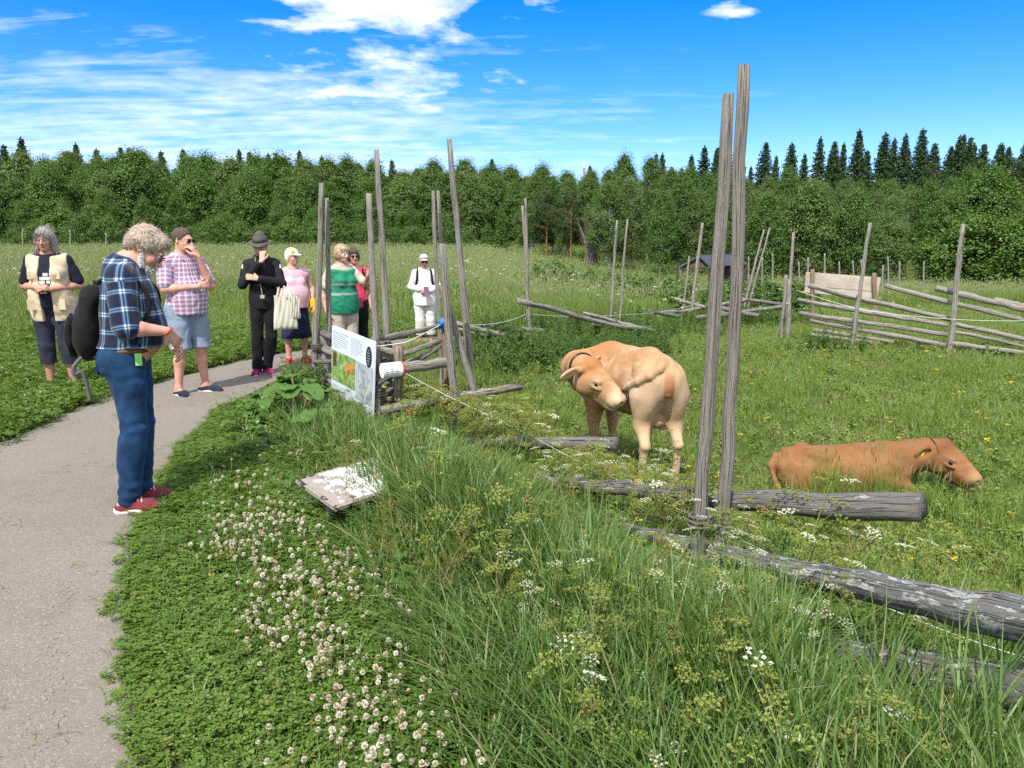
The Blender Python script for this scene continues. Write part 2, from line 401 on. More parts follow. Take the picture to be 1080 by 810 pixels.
# ---------------------------------------------------------------- scattering (stuff)
_LIB = {}
def scatter(name, srcs, pos, rot, scl, idx, kind='stuff'):
    """one object whose points carry copies of small source meshes"""
    lib = bpy.data.collections.new(name + '_sources')
    for i, me in enumerate(srcs): lib.objects.link(bpy.data.objects.new('%s_%02d' % (name, i), me))
    me = bpy.data.meshes.new(name); n = len(pos)
    me.vertices.add(n); me.vertices.foreach_set('co', np.asarray(pos, np.float32).ravel())
    a = me.attributes.new('rot', 'FLOAT_VECTOR', 'POINT'); a.data.foreach_set('vector', np.asarray(rot, np.float32).ravel())
    scl = np.asarray(scl, np.float32)
    if scl.ndim == 1: scl = np.repeat(scl[:, None], 3, 1)
    a = me.attributes.new('scl', 'FLOAT_VECTOR', 'POINT'); a.data.foreach_set('vector', scl.ravel())
    a = me.attributes.new('pick', 'INT', 'POINT'); a.data.foreach_set('value', np.asarray(idx, np.int32))
    o = link(name, me); tag(o, kind=kind)
    ng = bpy.data.node_groups.new(name + '_scatter', 'GeometryNodeTree')
    ng.interface.new_socket('Geometry', in_out='INPUT', socket_type='NodeSocketGeometry')
    ng.interface.new_socket('Geometry', in_out='OUTPUT', socket_type='NodeSocketGeometry')
    N = ng.nodes; L = ng.links
    gi = N.new('NodeGroupInput'); go = N.new('NodeGroupOutput')
    ip = N.new('GeometryNodeInstanceOnPoints'); ci = N.new('GeometryNodeCollectionInfo')
    ci.inputs['Collection'].default_value = lib; ci.inputs['Separate Children'].default_value = True; ci.inputs['Reset Children'].default_value = True
    def na(nm, ty):
        nd = N.new('GeometryNodeInputNamedAttribute'); nd.data_type = ty; nd.inputs['Name'].default_value = nm; return nd.outputs['Attribute']
    L.new(gi.outputs[0], ip.inputs['Points']); L.new(ci.outputs[0], ip.inputs['Instance'])
    ip.inputs['Pick Instance'].default_value = True
    L.new(na('pick', 'INT'), ip.inputs['Instance Index'])
    e2r = N.new('FunctionNodeEulerToRotation'); L.new(na('rot', 'FLOAT_VECTOR'), e2r.inputs[0])
    L.new(e2r.outputs[0], ip.inputs['Rotation']); L.new(na('scl', 'FLOAT_VECTOR'), ip.inputs['Scale'])
    L.new(ip.outputs[0], go.inputs[0])
    md = o.modifiers.new('scatter', 'NODES'); md.node_group = ng
    return o
# ---------------------------------------------------------------- grass, clover, flowers
RV = np.random.default_rng(21)
GRASS_NEAR = mat_leaf('grass_blade', (0.088, 0.172, 0.034), (0.165, 0.262, 0.064), (0.36, 0.33, 0.16), 0.05, 0.42, 0.45, 0.9, 0.18)
GRASS_PAST = mat_leaf('pasture_grass', (0.130, 0.232, 0.034), (0.230, 0.305, 0.064), (0.33, 0.30, 0.12), 0.08, 0.38, 0.5, 0.5, 0.12)
GRASS_FIELD = mat_leaf('meadow_grass', (0.150, 0.245, 0.044), (0.240, 0.320, 0.082), (0.30, 0.32, 0.14), 0.06, 0.38, 0.5, 0.16, 0.10)
SEED_M = mat_leaf('seed_head', (0.25, 0.31, 0.12), (0.36, 0.39, 0.19), (0.36, 0.30, 0.18), 0.05, 0.3, 0.6, 0.3, 0.03)
CLOVER_M = mat_leaf('clover_leaf', (0.085, 0.165, 0.020), (0.155, 0.245, 0.040), (0.24, 0.24, 0.06), 0.04, 0.38, 0.5, 1.3, 0.15)
WEED_M = mat_leaf('weed_leaf', (0.038, 0.100, 0.016), (0.085, 0.165, 0.030), (0.16, 0.15, 0.04), 0.02, 0.34, 0.5, 0.8, 0.15)
BROAD_M = mat_leaf('broad_leaf', (0.075, 0.165, 0.032), (0.120, 0.225, 0.050), (0.2, 0.2, 0.06), 0.02, 0.34, 0.45, 1.5, 0.22)
UMB_G = mat_leaf('umbel_green', (0.22, 0.27, 0.060), (0.34, 0.37, 0.095), (0.30, 0.22, 0.06), 0.08, 0.3, 0.6, 1.2, 0.03)
UMB_W = mat_leaf('umbel_white', (0.66, 0.67, 0.50), (0.82, 0.82, 0.70), (0.5, 0.5, 0.3), 0.1, 0.3, 0.6, 1.2, 0.03, tint=(1, 1, 0.9))
STEM_M = mat_leaf('plant_stem', (0.13, 0.20, 0.040), (0.22, 0.26, 0.070), (0.20, 0.14, 0.06), 0.12, 0.1, 0.5, 1.2, 0.12)
FERN_M = mat_leaf('feather_leaf', (0.110, 0.190, 0.028), (0.20, 0.265, 0.050), (0.25, 0.22, 0.06), 0.06, 0.4, 0.5, 1.2, 0.08)
CLO_W = mat_leaf('clover_floret', (0.64, 0.60, 0.48), (0.80, 0.77, 0.66), (0.42, 0.25, 0.16), 0.22, 0.25, 0.6, 2.0, 0.03, tint=(1, 0.95, 0.85))
DOCK_M = mat_leaf('dock_seed', (0.15, 0.095, 0.03), (0.24, 0.18, 0.05), (0.20, 0.18, 0.06), 0.25, 0.25, 0.6, 1.0, 0.03)

def blades(rng, nb, h, spread, w, bend=0.35, S=5, hv=0.35, lean=0.15):
    b = rng.uniform(0, 1, nb)**0.5*spread; a = rng.uniform(0, 2*PI, nb)
    base = np.stack([b*np.cos(a), b*np.sin(a), np.zeros(nb)-0.01], 1)
    az = rng.uniform(0, 2*PI, nb); H = h*(1 - hv*rng.uniform(0, 1, nb)); bd = bend*H*rng.uniform(0.2, 1.6, nb); ln = lean*H*rng.uniform(-1, 1, nb)
    d = np.stack([np.cos(az), np.sin(az), np.zeros(nb)], 1); s = np.stack([-np.sin(az), np.cos(az), np.zeros(nb)], 1)
    t = np.linspace(0, 1, S)
    pts = base[:, None, :] + d[:, None, :]*(bd[:, None]*t**2.2 + ln[:, None]*t)[..., None]
    pts[..., 2] += H[:, None]*t - (bd[:, None]**2/np.maximum(H[:, None], 1e-6)*0.55)*t**4
    W = (w*rng.uniform(0.6, 1.25, nb))[:, None]*np.minimum(1, 0.75 + t*0.8)*(1 - t**2.5*0.96)
    tw = rng.uniform(-0.9, 0.9, nb)[:, None]*t
    sv = s[:, None, :]*np.cos(tw)[..., None] + np.array([0, 0, 1.0])*0 + d[:, None, :]*np.sin(tw)[..., None]
    L = pts - sv*W[..., None]/2; R_ = pts + sv*W[..., None]/2
    V = np.stack([L, R_], 2).reshape(-1, 3)
    idx = np.arange(nb*S*2).reshape(nb, S, 2)
    F = np.stack([idx[:, :-1, 0], idx[:, :-1, 1], idx[:, 1:, 1], idx[:, 1:, 0]], -1).reshape(-1, 4)
    rnd = np.repeat(rng.uniform(0, 1, nb), S*2)
    return V, F, rnd, pts[:, -1, :]
def quads_at(rng, C, size, flat=0.0, aspect=1.0, up=None):
    """small randomly turned leaf quads centred at C"""
    n = len(C); N = rng.standard_normal((n, 3)); N[:, 2] = np.abs(N[:, 2]) + flat
    if up is not None: N += up
    N /= np.linalg.norm(N, axis=1)[:, None]
    A = np.cross(N, rng.standard_normal((n, 3))); A /= np.linalg.norm(A, axis=1)[:, None]; B = np.cross(N, A)
    s = np.broadcast_to(size, (n,))*rng.uniform(0.7, 1.3, n)
    A = A*(s*aspect)[:, None]/2; B = B*s[:, None]/2
    V = np.stack([C-A, C-B*0.9, C+A, C+B*0.9], 1).reshape(-1, 3)
    return V, np.arange(n*4).reshape(n, 4), np.repeat(rng.uniform(0, 1, n), 4)
def tuft_mesh(name, rng, nb, h, spread, w, mat, bend=0.35, S=5, heads=0, head_len=0.07, head_w=0.008, lean=0.15):
    mb = MB(); V, F, r, tips = blades(rng, nb, h, spread, w, bend, S, lean=lean); mb.add(V, F, rnd=r)
    if heads:
        V, F, r, tips = blades(rng, heads, h*1.3, spread, w*0.35, 0.12, 4, 0.25); mb.add(V, F, rnd=r)
        for tp in tips:
            k = 5; tt = np.linspace(0, 1, k); p0 = tp - np.array([0, 0, 0.01]); dr = np.array([rng.normal(0, .12), rng.normal(0, .12), 1])
            pts = p0 + dr*head_len*tt[:, None]
            mb.tube(pts, np.array([.45, .9, 1, .8, .25])*head_w/2, 5, True, m=1)
            mb.A['rnd'].append((mb.n - (k*5+2), np.full(k*5+2, rng.uniform())))
    return mb.mesh(name, [mat, SEED_M])
def frustum_pts(rng, y0, y1, dens, x0=-1e9, x1=1e9, margin=1.2):
    xa = max(x0, -0.72*y1-margin); xb = min(x1, 0.72*y1+margin)
    n = int(dens*(xb-xa)*(y1-y0)); x = rng.uniform(xa, xb, n); y = rng.uniform(y0, y1, n)
    k = np.abs(x) < 0.72*y + margin
    return x[k], y[k]
def place(name, srcs, x, y, rng, smin, smax, tilt=0.12, zscale=None, dz=0.0):
    n = len(x); pos = np.stack([x, y, gz(x, y)+dz], 1)
    rot = np.stack([rng.normal(0, tilt, n), rng.normal(0, tilt, n), rng.uniform(0, 2*PI, n)], 1)
    s = rng.uniform(smin, smax, n); S3 = np.stack([s, s, s*(zscale if zscale is not None else 1)], 1)
    return scatter(name, srcs, pos, rot, S3, rng.integers(0, len(srcs), n))
def polyG(pts): return np.array([G(*p)[:2] for p in pts])
# clover lawn right of the path, bounded by the tall grass
LAWNB = densify(polyG([(620, 1000), (500, 830), (455, 740), (412, 650), (372, 585), (335, 530), (300, 480), (285, 445), (300, 418), (322, 402)]), 80)
LAWN = np.concatenate([PR[:int(160*0.86)], LAWNB[::-1]])
LEFTB = densify(polyG([(-260, 362), (-100, 356), (0, 352), (120, 351), (240, 349), (340, 345), (430, 343)]), 60)
LEFTV = np.concatenate([PL, LEFTB[::-1]])
def side_right(x, y): return fence_side(x, y)
BASE = np.array([0.0, 0.0])

# --- lawn of clover
def clover_patch(name, rng, n=80, r=0.085):
    mb = MB()
    for _ in range(n):
        p = rng.uniform(-r, r, 2); h = rng.uniform(0.025, 0.075); s = rng.uniform(0.0055, 0.0095); a0 = rng.uniform(0, 2*PI); rr = rng.uniform()
        tx, ty = rng.normal(0, .25, 2)
        for k in range(3):
            a = a0 + k*2*PI/3 + rng.normal(0, .12); d = np.array([math.cos(a), math.sin(a)]); q = np.array([-d[1], d[0]])
            pl = [d*0.001, d*s*.75+q*s*.62, d*s*1.65+q*s*.42, d*s*1.5, d*s*1.65-q*s*.42, d*s*.75-q*s*.62]
            V = [[p[0]+e[0], p[1]+e[1], h + e[0]*tx + e[1]*ty + (0.0025 if i in (1, 2, 4, 5) else 0)] for i, e in enumerate(pl)]
            mb.add(V, [[0, 1, 2, 3], [0, 3, 4, 5]], rnd=np.full(6, rr))
    V, F, r_, _ = blades(rng, 7, 0.085, r, 0.0035, 0.5, 4); mb.add(V, F, rnd=r_, m=1)
    return mb.mesh(name, [CLOVER_M, GRASS_NEAR])
cl_src = [clover_patch('clover_patch', RV) for _ in range(6)]
x, y = frustum_pts(RV, 1.3, 7.5, 240, -3.2, 1.2)
k = in_poly(x, y, LAWN); edge = dist_line(x, y, PR)
near_in = (in_poly(x, y, PATHPOLY) & (edge < 0.07*RV.uniform(0, 1, len(x))**2.0)) 
k = k & (edge > 0.04)
x, y, edge = x[k], y[k], edge[k]
clover_lawn = place('clover_lawn', cl_src, x, y, RV, 0.8, 1.35, 0.1, zscale=np.clip(.35+edge*2.2, .35, 1.0))
x, y = frustum_pts(RV, 4.5, 16, 75, -13, 0.5)
dl = dist_line(x, y, PL); k = in_poly(x, y, LEFTV) & (dl > 0.06)
x, y = x[k], y[k]
place('clover_verge', cl_src, x, y, RV, 1.1, 2.0, 0.12)
# low grass among the clover
lg_src = [tuft_mesh('low_grass', RV, 22, 0.13, 0.06, 0.0035, GRASS_NEAR, 0.5, 4) for _ in range(4)]
x, y = frustum_pts(RV, 1.3, 7.5, 60, -3.2, 1.2); k = in_poly(x, y, LAWN) & (dist_line(x, y, PR) > 0.12); x1, y1 = x[k], y[k]
x, y = frustum_pts(RV, 4.5, 16, 42, -13, 0.5); k = in_poly(x, y, LEFTV) & (dist_line(x, y, PL) > 0.1); x2, y2 = x[k], y[k]
place('lawn_grass', lg_src, np.concatenate([x1, x2]), np.concatenate([y1, y2]), RV, 0.7, 1.5, 0.15)
# sparse blades and moss creeping onto the path
x, y = frustum_pts(RV, 1.5, 14, 120, -7, 1); k = in_poly(x, y, PATHPOLY) | ((dist_line(x, y, PR) < .12) & (y < 7.5)); x, y = x[k], y[k]
dd = np.minimum(dist_line(x, y, PL), dist_line(x, y, PR)); cl = np.sin(x*5.1+1)*np.sin(y*3.7+2)+np.sin(x*11+y*7)*.5
k = (RV.uniform(0, 1, len(x)) < 0.9*np.exp(-dd/0.055)) | ((cl > 0.72) & (RV.uniform(0, 1, len(x)) < 0.40)) | (RV.uniform(0, 1, len(x)) < .012); x, y = x[k], y[k]
pg_src = [tuft_mesh('path_weed', RV, 12, 0.035, 0.045, 0.003, GRASS_PAST, 0.8, 4) for _ in range(3)]
dw = np.minimum(dist_line(x, y, PL), dist_line(x, y, PR)); place('path_weeds', pg_src, x, y, RV, 0.8, 1.7, 0.2, dz=np.where(in_poly(x, y, PATHPOLY), np.interp(dw, [0, .12, .4], [.006, .017, .024]), 0.004))
# grit on the path
grit_m = mat_plain('grit_stone', (0.25, 0.225, 0.195), 0.9, 0.45, 300)
def pebble(name, rng):
    import bmesh
    bm = bmesh.new(); bmesh.ops.create_icosphere(bm, subdivisions=1, radius=1)
    for v in bm.verts: v.co *= rng.uniform(0.7, 1.2)
    me = bpy.data.meshes.new(name); bm.to_mesh(me); bm.free(); me.materials.append(grit_m); return me
pb_src = [pebble('grit', RV) for _ in range(5)]
x, y = frustum_pts(RV, 1.5, 8, 1100, -6, 0.2); k = in_poly(x, y, PATHPOLY); x, y = x[k], y[k]
k = np.minimum(dist_line(x, y, PL), dist_line(x, y, PR)) > .22; x, y = x[k], y[k]
n = len(x); s = 0.0016 + 0.0055*RV.uniform(0, 1, n)**4
scatter('path_grit', pb_src, np.stack([x, y, gz(x, y)+0.020], 1), RV.uniform(0, 6, (n, 3)), s, RV.integers(0, 5, n))
# --- white clover flowers
def clover_flower(name, rng):
    mb = MB(); h = rng.uniform(0.07, 0.15); lx, ly = rng.normal(0, .02, 2)
    mb.tube(np.array([[0, 0, 0], [lx*.4, ly*.4, h*.5], [lx, ly, h]]), 0.0011, 4, False, m=1); mb.A.setdefault('rnd', []).append((0, np.full(12, .5)))
    n = 46; i = np.arange(n)+.5; ph = np.arccos(1-1.75*i/n); th = PI*(1+5**.5)*i
    N = np.stack([np.cos(th)*np.sin(ph), np.sin(th)*np.sin(ph), np.cos(ph)], 1); c = np.array([lx, ly, h+.004]); R0 = 0.0085
    A = np.cross(N, [0.3, 0.2, 0.93]); A /= np.linalg.norm(A, axis=1)[:, None]; w = 0.0024
    up = np.array([0, 0, 0.35]); tip = c + (N+up*0.4)*R0*rng.uniform(.85, 1.1, (n, 1)); b0 = c + N*R0*0.35
    V = np.stack([b0-A*w*.5, b0+A*w*.5, tip+A*w, tip-A*w], 1).reshape(-1, 3)
    zr = (1-np.cos(ph))/2; old = rng.uniform() < .35
    rn = np.where((zr > (0.45 if old else .8)), 0.93, 0.3*rng.uniform(0, 1, n))
    mb.add(V, np.arange(n*4).reshape(n, 4), rnd=np.repeat(rn, 4))
    return mb.mesh(name, [CLO_W, STEM_M])
cf_src = [clover_flower('clover_flower', RV) for _ in range(7)]
cx_, cy_l = [], []
x, y = frustum_pts(RV, 1.4, 7, 560, -2.2, 1.0)
k = in_poly(x, y, LAWN); x, y = x[k], y[k]
d = dist_line(x, y, LAWNB); dp = dist_line(x, y, PR)
clump = 0.5 + 0.5*np.sin(x*6.3+0.6)*np.sin(y*4.1+1.9) + 0.35*np.sin(x*13+y*9)
pr = np.exp(-((d-0.40)/0.42)**2)*np.clip(clump*1.2-.12, 0.03, 1.3)*sstep(0.22, 0.6, dp)*(1-0.82*sstep(3.3, 4.6, y))
k = RV.uniform(0, 1, len(x)) < np.minimum(1, pr*1.9); x, y = x[k], y[k]
x2, y2 = frustum_pts(RV, 5, 14, 16, -12, 0); k = in_poly(x2, y2, LEFTV) & (dist_line(x2, y2, PL) > .3); x2, y2 = x2[k], y2[k]
place('white_clover_flowers', cf_src, np.concatenate([x, x2]), np.concatenate([y, y2]), RV, 0.8, 1.3, 0.18)

# --- tall grass between lawn and fence, and along the fence
tg_src = [tuft_mesh('tall_grass', RV, 11, 0.70, 0.05, 0.0102, GRASS_NEAR, 0.34, 7) for _ in range(8)] + \
         [tuft_mesh('tall_grass_seeding', RV, 8, 0.52, 0.05, 0.0065, GRASS_NEAR, 0.30, 6, 1, 0.06, 0.005)]
x, y = frustum_pts(RV, 5.2, 10, 150, -3.2, -.3); de = dist_line(x, y, PR); k = ~in_poly(x, y, PATHPOLY) & ~in_poly(x, y, LAWN) & (fence_side(x, y) < .35) & (de < 1.3) & (x > np.interp(y, PR[:, 1], PR[:, 0]))
x, y, de = x[k], y[k], de[k]; place('corner_clover', cl_src, x, y, RV, 1.0, 1.9, .15, zscale=np.clip(.5+de*2, .5, 1.1))
k = RV.uniform(0, 1, len(x)) < .35; place('corner_grass', lg_src, x[k], y[k], RV, 1.0, 2.0, .15)
def sight_limit(x, y, rng, leak=.04):
    """how tall growth may stand here before it would bury the fence rails behind it"""
    q = x/y; t = (q*FP0[1]-FP0[0])/(.53+.848*q); Yf = np.maximum(FP0[1]-.848*t, y); u = CX+q*FPX*.985
    zl = np.interp(u, [300, 345, 400, 430, 528, 600, 740, 860, 900, 1080], [.0, -.10, -.12, .06, .04, -.16, -.02, .16, .22, .42])
    zc = np.interp(u, [850, 960, 1080, 1200], [-.16, -.11, -.03, .05]); zl = np.where((u > 850) & (rng.uniform(0, 1, len(x)) < .93), zc, zl)
    h = EYE-(EYE-zl)*(y/Yf)-gz(x, y); return np.where(rng.uniform(0, 1, len(x)) < leak, h*1.45, h)
def tall_mask(x, y):
    fs = fence_side(x, y); lawn = in_poly(x, y, LAWN); pth = in_poly(x, y, PATHPOLY)
    right = (dist_line(x, y, PR) < 50) & ~lawn & ~pth & (fs < 0.5) & (x > np.interp(y, LAWNB[:, 1], LAWNB[:, 0]) - 0.02)
    return right & (y < 7.6)
x, y = frustum_pts(RV, 1.25, 7.6, 480, -2.6, 3.2); k = tall_mask(x, y); x, y = x[k], y[k]
dl = dist_line(x, y, LAWNB); fs = fence_side(x, y)
nat = np.clip(0.24 + dl*1.35, 0.24, 1.12)*(0.72+0.40*np.sin(x*3.1+y*2.3)**2)
zs = np.clip(np.minimum(nat, sight_limit(x, y, RV)/.68), .12, 1.1)
k = RV.uniform(0, 1, len(x)) < np.where(y > 4.5, 0.5, 1.0); x, y, zs = x[k], y[k], zs[k]
place('tall_grass', tg_src, x, y, RV, 0.75, 1.15, 0.13, zscale=zs)
# low leafy understorey below the tall grass and along the fence
def weed_mesh(name, rng, h=0.35, n=40, ls=0.055, mat=WEED_M):
    mb = MB()
    for s in range(3):
        bx_, by_ = rng.uniform(-.07, .07, 2); top = np.array([bx_+rng.normal(0, .05), by_+rng.normal(0, .05), h*rng.uniform(.7, 1)])
        b = np.array([bx_, by_, 0]); st = mb.n
        mb.tube(np.stack([b, (b+top)/2+[0, 0, .02], top]), [.003, .0025, .0015], 4, False, m=1); mb.A.setdefault('rnd', []).append((st, np.full(12, .4)))
        for i in range(n//3):
            t_ = rng.uniform(.12, 1); c = b + (top-b)*t_; a = rng.uniform(0, 2*PI); d = np.array([math.cos(a), math.sin(a), rng.uniform(-.25, .35)]); q = np.array([-math.sin(a), math.cos(a), 0])
            L = ls*rng.uniform(.6, 1.2)*(1.15-t_*.5); w = L*.36; dn = np.array([0, 0, -L*.25])
            V = np.array([c+d*.008, c+d*L*.45+q*w, c+d*L+dn, c+d*L*.45-q*w, c+d*L*.5+np.array([0, 0, L*.07])])
            mb.add(V, (), [[0, 1, 4], [1, 2, 4], [2, 3, 4], [3, 0, 4]], rnd=np.full(5, rng.uniform()))
    return mb.mesh(name, [mat, STEM_M])
wd_src = [weed_mesh('leafy_weed', RV, RV.uniform(.25, .42), 45, .06) for _ in range(5)]
x, y = frustum_pts(RV, 1.25, 7.6, 90, -2.6, 3.2); k = tall_mask(x, y) & (RV.uniform(0, 1, len(x)) < .55); x, y = x[k], y[k]
fx = RV.uniform(-0.5, 0.5, 260); ft = RV.uniform(-2.6, 6.5, 260)
x = np.concatenate([x, FP0[0]+0.53*ft + FN[0]*fx]); y = np.concatenate([y, FP0[1]-0.848*ft + FN[1]*fx])
k = y > 1.2
k &= ~((fence_side(x, y) > -.8) & (RV.uniform(0, 1, len(x)) < .6)); place('leafy_understorey', wd_src, x[k], y[k], RV, 0.35, 0.7, 0.15)
# --- pasture
pa_src = [tuft_mesh('pasture_tuft', RV, 26, 0.20, 0.10, 0.005, GRASS_PAST, 0.5, 4) for _ in range(5)] + \
         [tuft_mesh('pasture_tuft_seeding', RV, 18, 0.26, 0.10, 0.0045, GRASS_PAST, 0.4, 4, 4, 0.05, 0.006) for _ in range(2)]
def past_mask(x, y): return (fence_side(x, y) > -0.3) & ~in_poly(x, y, PATHPOLY)
bx, by, bs = [], [], []
for (y0, y1, dn, sc) in ((1.2, 4, 120, .85), (4, 8, 95, 1.0), (8, 13, 48, 1.25), (13, 20, 22, 1.6), (20, 34, 8, 2.2)):
    x, y = frustum_pts(RV, y0, y1, dn, -8); k = past_mask(x, y); x, y = x[k], y[k]
    bx.append(x); by.append(y); bs.append(np.full(len(x), sc))
x = np.concatenate(bx); y = np.concatenate(by); s = np.concatenate(bs)
rough = 0.5 + 0.5*np.sin(x*1.3+0.5)*np.sin(y*0.9+1.0) + 0.4*np.sin(x*2.9-y*2.1)
zs = np.clip(0.5+0.42*rough, 0.35, 1.3)*np.where(y > 13, 0.75, 1.0)*np.where((y < 8.5), .72, 1.0)*np.where((y < 3.2) & (fence_side(x, y) < .25), .45, 1.0)*(1+3.0*np.exp(-((x-2.75)/.95)**2-((y-5.92)/.30)**2))
# grazed ground round the far gate is short
n = len(x); pos = np.stack([x, y, gz(x, y)], 1)
rot = np.stack([RV.normal(0, .12, n), RV.normal(0, .12, n), RV.uniform(0, 2*PI, n)], 1); q = s*RV.uniform(.75, 1.2, n)
scatter('pasture_grass', pa_src, pos, rot, np.stack([q, q, q*zs/np.sqrt(s)], 1), RV.integers(0, len(pa_src), n))
pw_src = [weed_mesh('pasture_herb', RV, .16, 30, .045, GRASS_PAST) for _ in range(4)]
x, y = frustum_pts(RV, 2.5, 16, 14, -4); k = past_mask(x, y); x, y = x[k], y[k]
place('pasture_herbs', pw_src, x, y, RV, .7, 1.5, .15)
# --- tall meadow beyond the path and out to the wood
md_src = [tuft_mesh('meadow_tuft', RV, 40, 0.62, 0.22, 0.010, GRASS_FIELD, 0.28, 4, 4, 0.075, 0.013) for _ in range(5)] + \
         [tuft_mesh('meadow_tuft_heads', RV, 26, 0.62, 0.22, 0.010, GRASS_FIELD, 0.25, 4, 9, 0.08, 0.014) for _ in range(3)]
def edge_y(x): return np.interp(x, LEFTB[:, 0], LEFTB[:, 1])
bx, by, bs = [], [], []
for (y0, y1, dn, sc) in ((9, 15, 30, .85), (15, 22, 18, 1.0), (22, 36, 8, 1.35), (36, 60, 3.2, 2.0), (60, 112, 1.1, 3.2)):
    x, y = frustum_pts(RV, y0, y1, dn, -1e9, 1e9, 2.5)
    k = np.where(x < 0.0, y > edge_y(x), y > 15.5 + np.clip(x, 0, 9)*1.9) & ~in_poly(x, y, PATHPOLY)
    k &= ~((fence_side(x, y) > 0) & (x > -2.4) & (y < 15.2))
    x, y = x[k], y[k]; bx.append(x); by.append(y); bs.append(np.full(len(x), sc))
x = np.concatenate(bx); y = np.concatenate(by); s = np.concatenate(bs)
n = len(x); q = s*RV.uniform(.75, 1.2, n); de = np.where(x < 0, y-edge_y(x), 3)
zz_ = (1/s)*np.clip(0.35+de*0.25, .35, 1.15)*RV.uniform(.85, 1.15, n)*np.where(y > 45, 1.1, 1)
scatter('meadow_grass', md_src, np.stack([x, y, gz(x, y)], 1), np.stack([RV.normal(0, .08, n), RV.normal(0, .08, n), RV.uniform(0, 2*PI, n)], 1), np.stack([q, q, q*zz_], 1), RV.integers(0, len(md_src), n))
# ---------------------------------------------------------------- flowering and leafy plants
RP = np.random.default_rng(33)
def bez(a, b, c, n):
    t = np.linspace(0, 1, n)[:, None]; return (1-t)**2*a + 2*t*(1-t)*b + t*t*c
def add_tube(mb, pts, r, n, m, rnd=.4):
    st = mb.n; mb.tube(np.asarray(pts), r, n, False, m=m); mb.A.setdefault('rnd', []).append((st, np.full(mb.n-st, rnd)))
def umbel(mb, c, axis, R, rng, white, rays=12, per=9, fs=.0045, m_st=0, m_fl=1):
    """rays from c, each ending in a small cluster"""
    axis = axis/np.linalg.norm(axis); q = np.cross(axis, [.3, .9, .2]); q /= np.linalg.norm(q); w = np.cross(axis, q); C = []
    for i in range(rays):
        a = i*2.399; rr = R*math.sqrt((i+.5)/rays); tip = c + axis*(R*.62 + R*.10*(1-(rr/R)**2)) + (q*math.cos(a)+w*math.sin(a))*rr
        add_tube(mb, [c, (c+tip)/2+axis*R*.08, tip], [.0011, .0009, .0007], 3, m_st, .35)
        k = rng.normal(0, 1, (per, 3)); k /= np.linalg.norm(k, axis=1)[:, None]; C.append(tip + k*R*.17*rng.uniform(.4, 1, (per, 1))*np.array([1, 1, .6]))
    C = np.concatenate(C); V, F, rn = quads_at(rng, C, fs, 1.2 if white else .3, 1.0); mb.add(V, F, m=m_fl, rnd=rn)
def feather_leaf(mb, base, d, L, rng, m=0):
    """twice divided leaf drawn out of small leaflets"""
    d = d/np.linalg.norm(d); s = np.cross(d, [0, 0, 1]); s /= np.linalg.norm(s)+1e-9; r0 = rng.uniform()
    t = np.linspace(0, 1, 7)[:, None]; mid = base + d*L*t + np.array([0, 0, -.30*L])*t**2
    add_tube(mb, mid, .0012, 3, m, r0)
    for i in range(1, 7):
        ln = L*.42*(1-i/8.5)
        for q in (1, -1):
            dd = s*q*.85+d*.55; p = mid[i]
            for k in range(5):
                f = (k+1)/5; c = p+dd*ln*f; sz = ln*.26*(1.15-f*.6)
                n_ = np.array([rng.normal(0, .25), rng.normal(0, .25), 1]); a1 = dd*sz; a2 = np.cross(n_, dd); a2 = a2/np.linalg.norm(a2)*sz*.55
                mb.add([c-a1*.5, c+a2, c+a1*.7, c-a2], [[0, 1, 2, 3]], m=m, rnd=np.full(4, r0))
def umbel_plant(rng, h, nb, white, R=.064, dens=1.0, fs=.0080):
    """returns stem, leaves and flower head builders"""
    st = MB(); lf = MB(); hd = []
    lean = rng.normal(0, .09, 2); top = np.array([lean[0]*h*1.6, lean[1]*h*1.6, h]); b = np.zeros(3); mid = np.array([lean[0]*h*.5, lean[1]*h*.5, h*.55])
    main = bez(b, mid, top, 9); add_tube(st, main, np.linspace(.0042, .0016, 9), 5, 0)
    tips = [(top, top-mid)]
    for i in range(nb):
        t = rng.uniform(.42, .9); p = main[int(t*8)]; a = rng.uniform(0, 2*PI); ln = h*rng.uniform(.18, .40)*(1.25-t*.6); d = np.array([math.cos(a), math.sin(a), rng.uniform(.9, 1.6)]); d /= np.linalg.norm(d)
        e = p+d*ln; br = bez(p, p+d*ln*.5+np.array([math.cos(a), math.sin(a), 0])*ln*.12, e, 6); add_tube(st, br, np.linspace(.0024, .0011, 6), 4, 0); tips.append((e, br[-1]-br[-2]))
    for i in range(int(6*dens)):
        t = rng.uniform(.05, .75); p = main[int(t*8)]; a = rng.uniform(0, 2*PI); feather_leaf(lf, p, np.array([math.cos(a), math.sin(a), rng.uniform(.1, .7)]), rng.uniform(.10, .24)*(1.2-t), rng)
    for e, ax in tips:
        m = MB(); w = white if not isinstance(white, float) else rng.uniform() < white
        umbel(m, e, np.array(ax)/np.linalg.norm(ax)+np.array([0, 0, .7]), R*rng.uniform(.65, 1.25), rng, w, int(rng.integers(9, 15)), 10, fs); hd.append((m, w))
    return st, lf, hd
UP = []
def umbel_proto(white, seedn):
    rng = np.random.default_rng(seedn); st, lf, hd = umbel_plant(rng, 1.0, int(rng.integers(7, 12)), white)
    o = empty('umbel_plant'); st.build('stem', [STEM_M], o); lf.build('leaves', [FERN_M], o)
    for m, w in hd: m.build('flower_head', [STEM_M, UMB_W if w else UMB_G], o)
    return o
UW = [umbel_proto(.5, 100+i) for i in range(4)]; UG = [umbel_proto(.12, 200+i) for i in range(4)]
used_up = set()
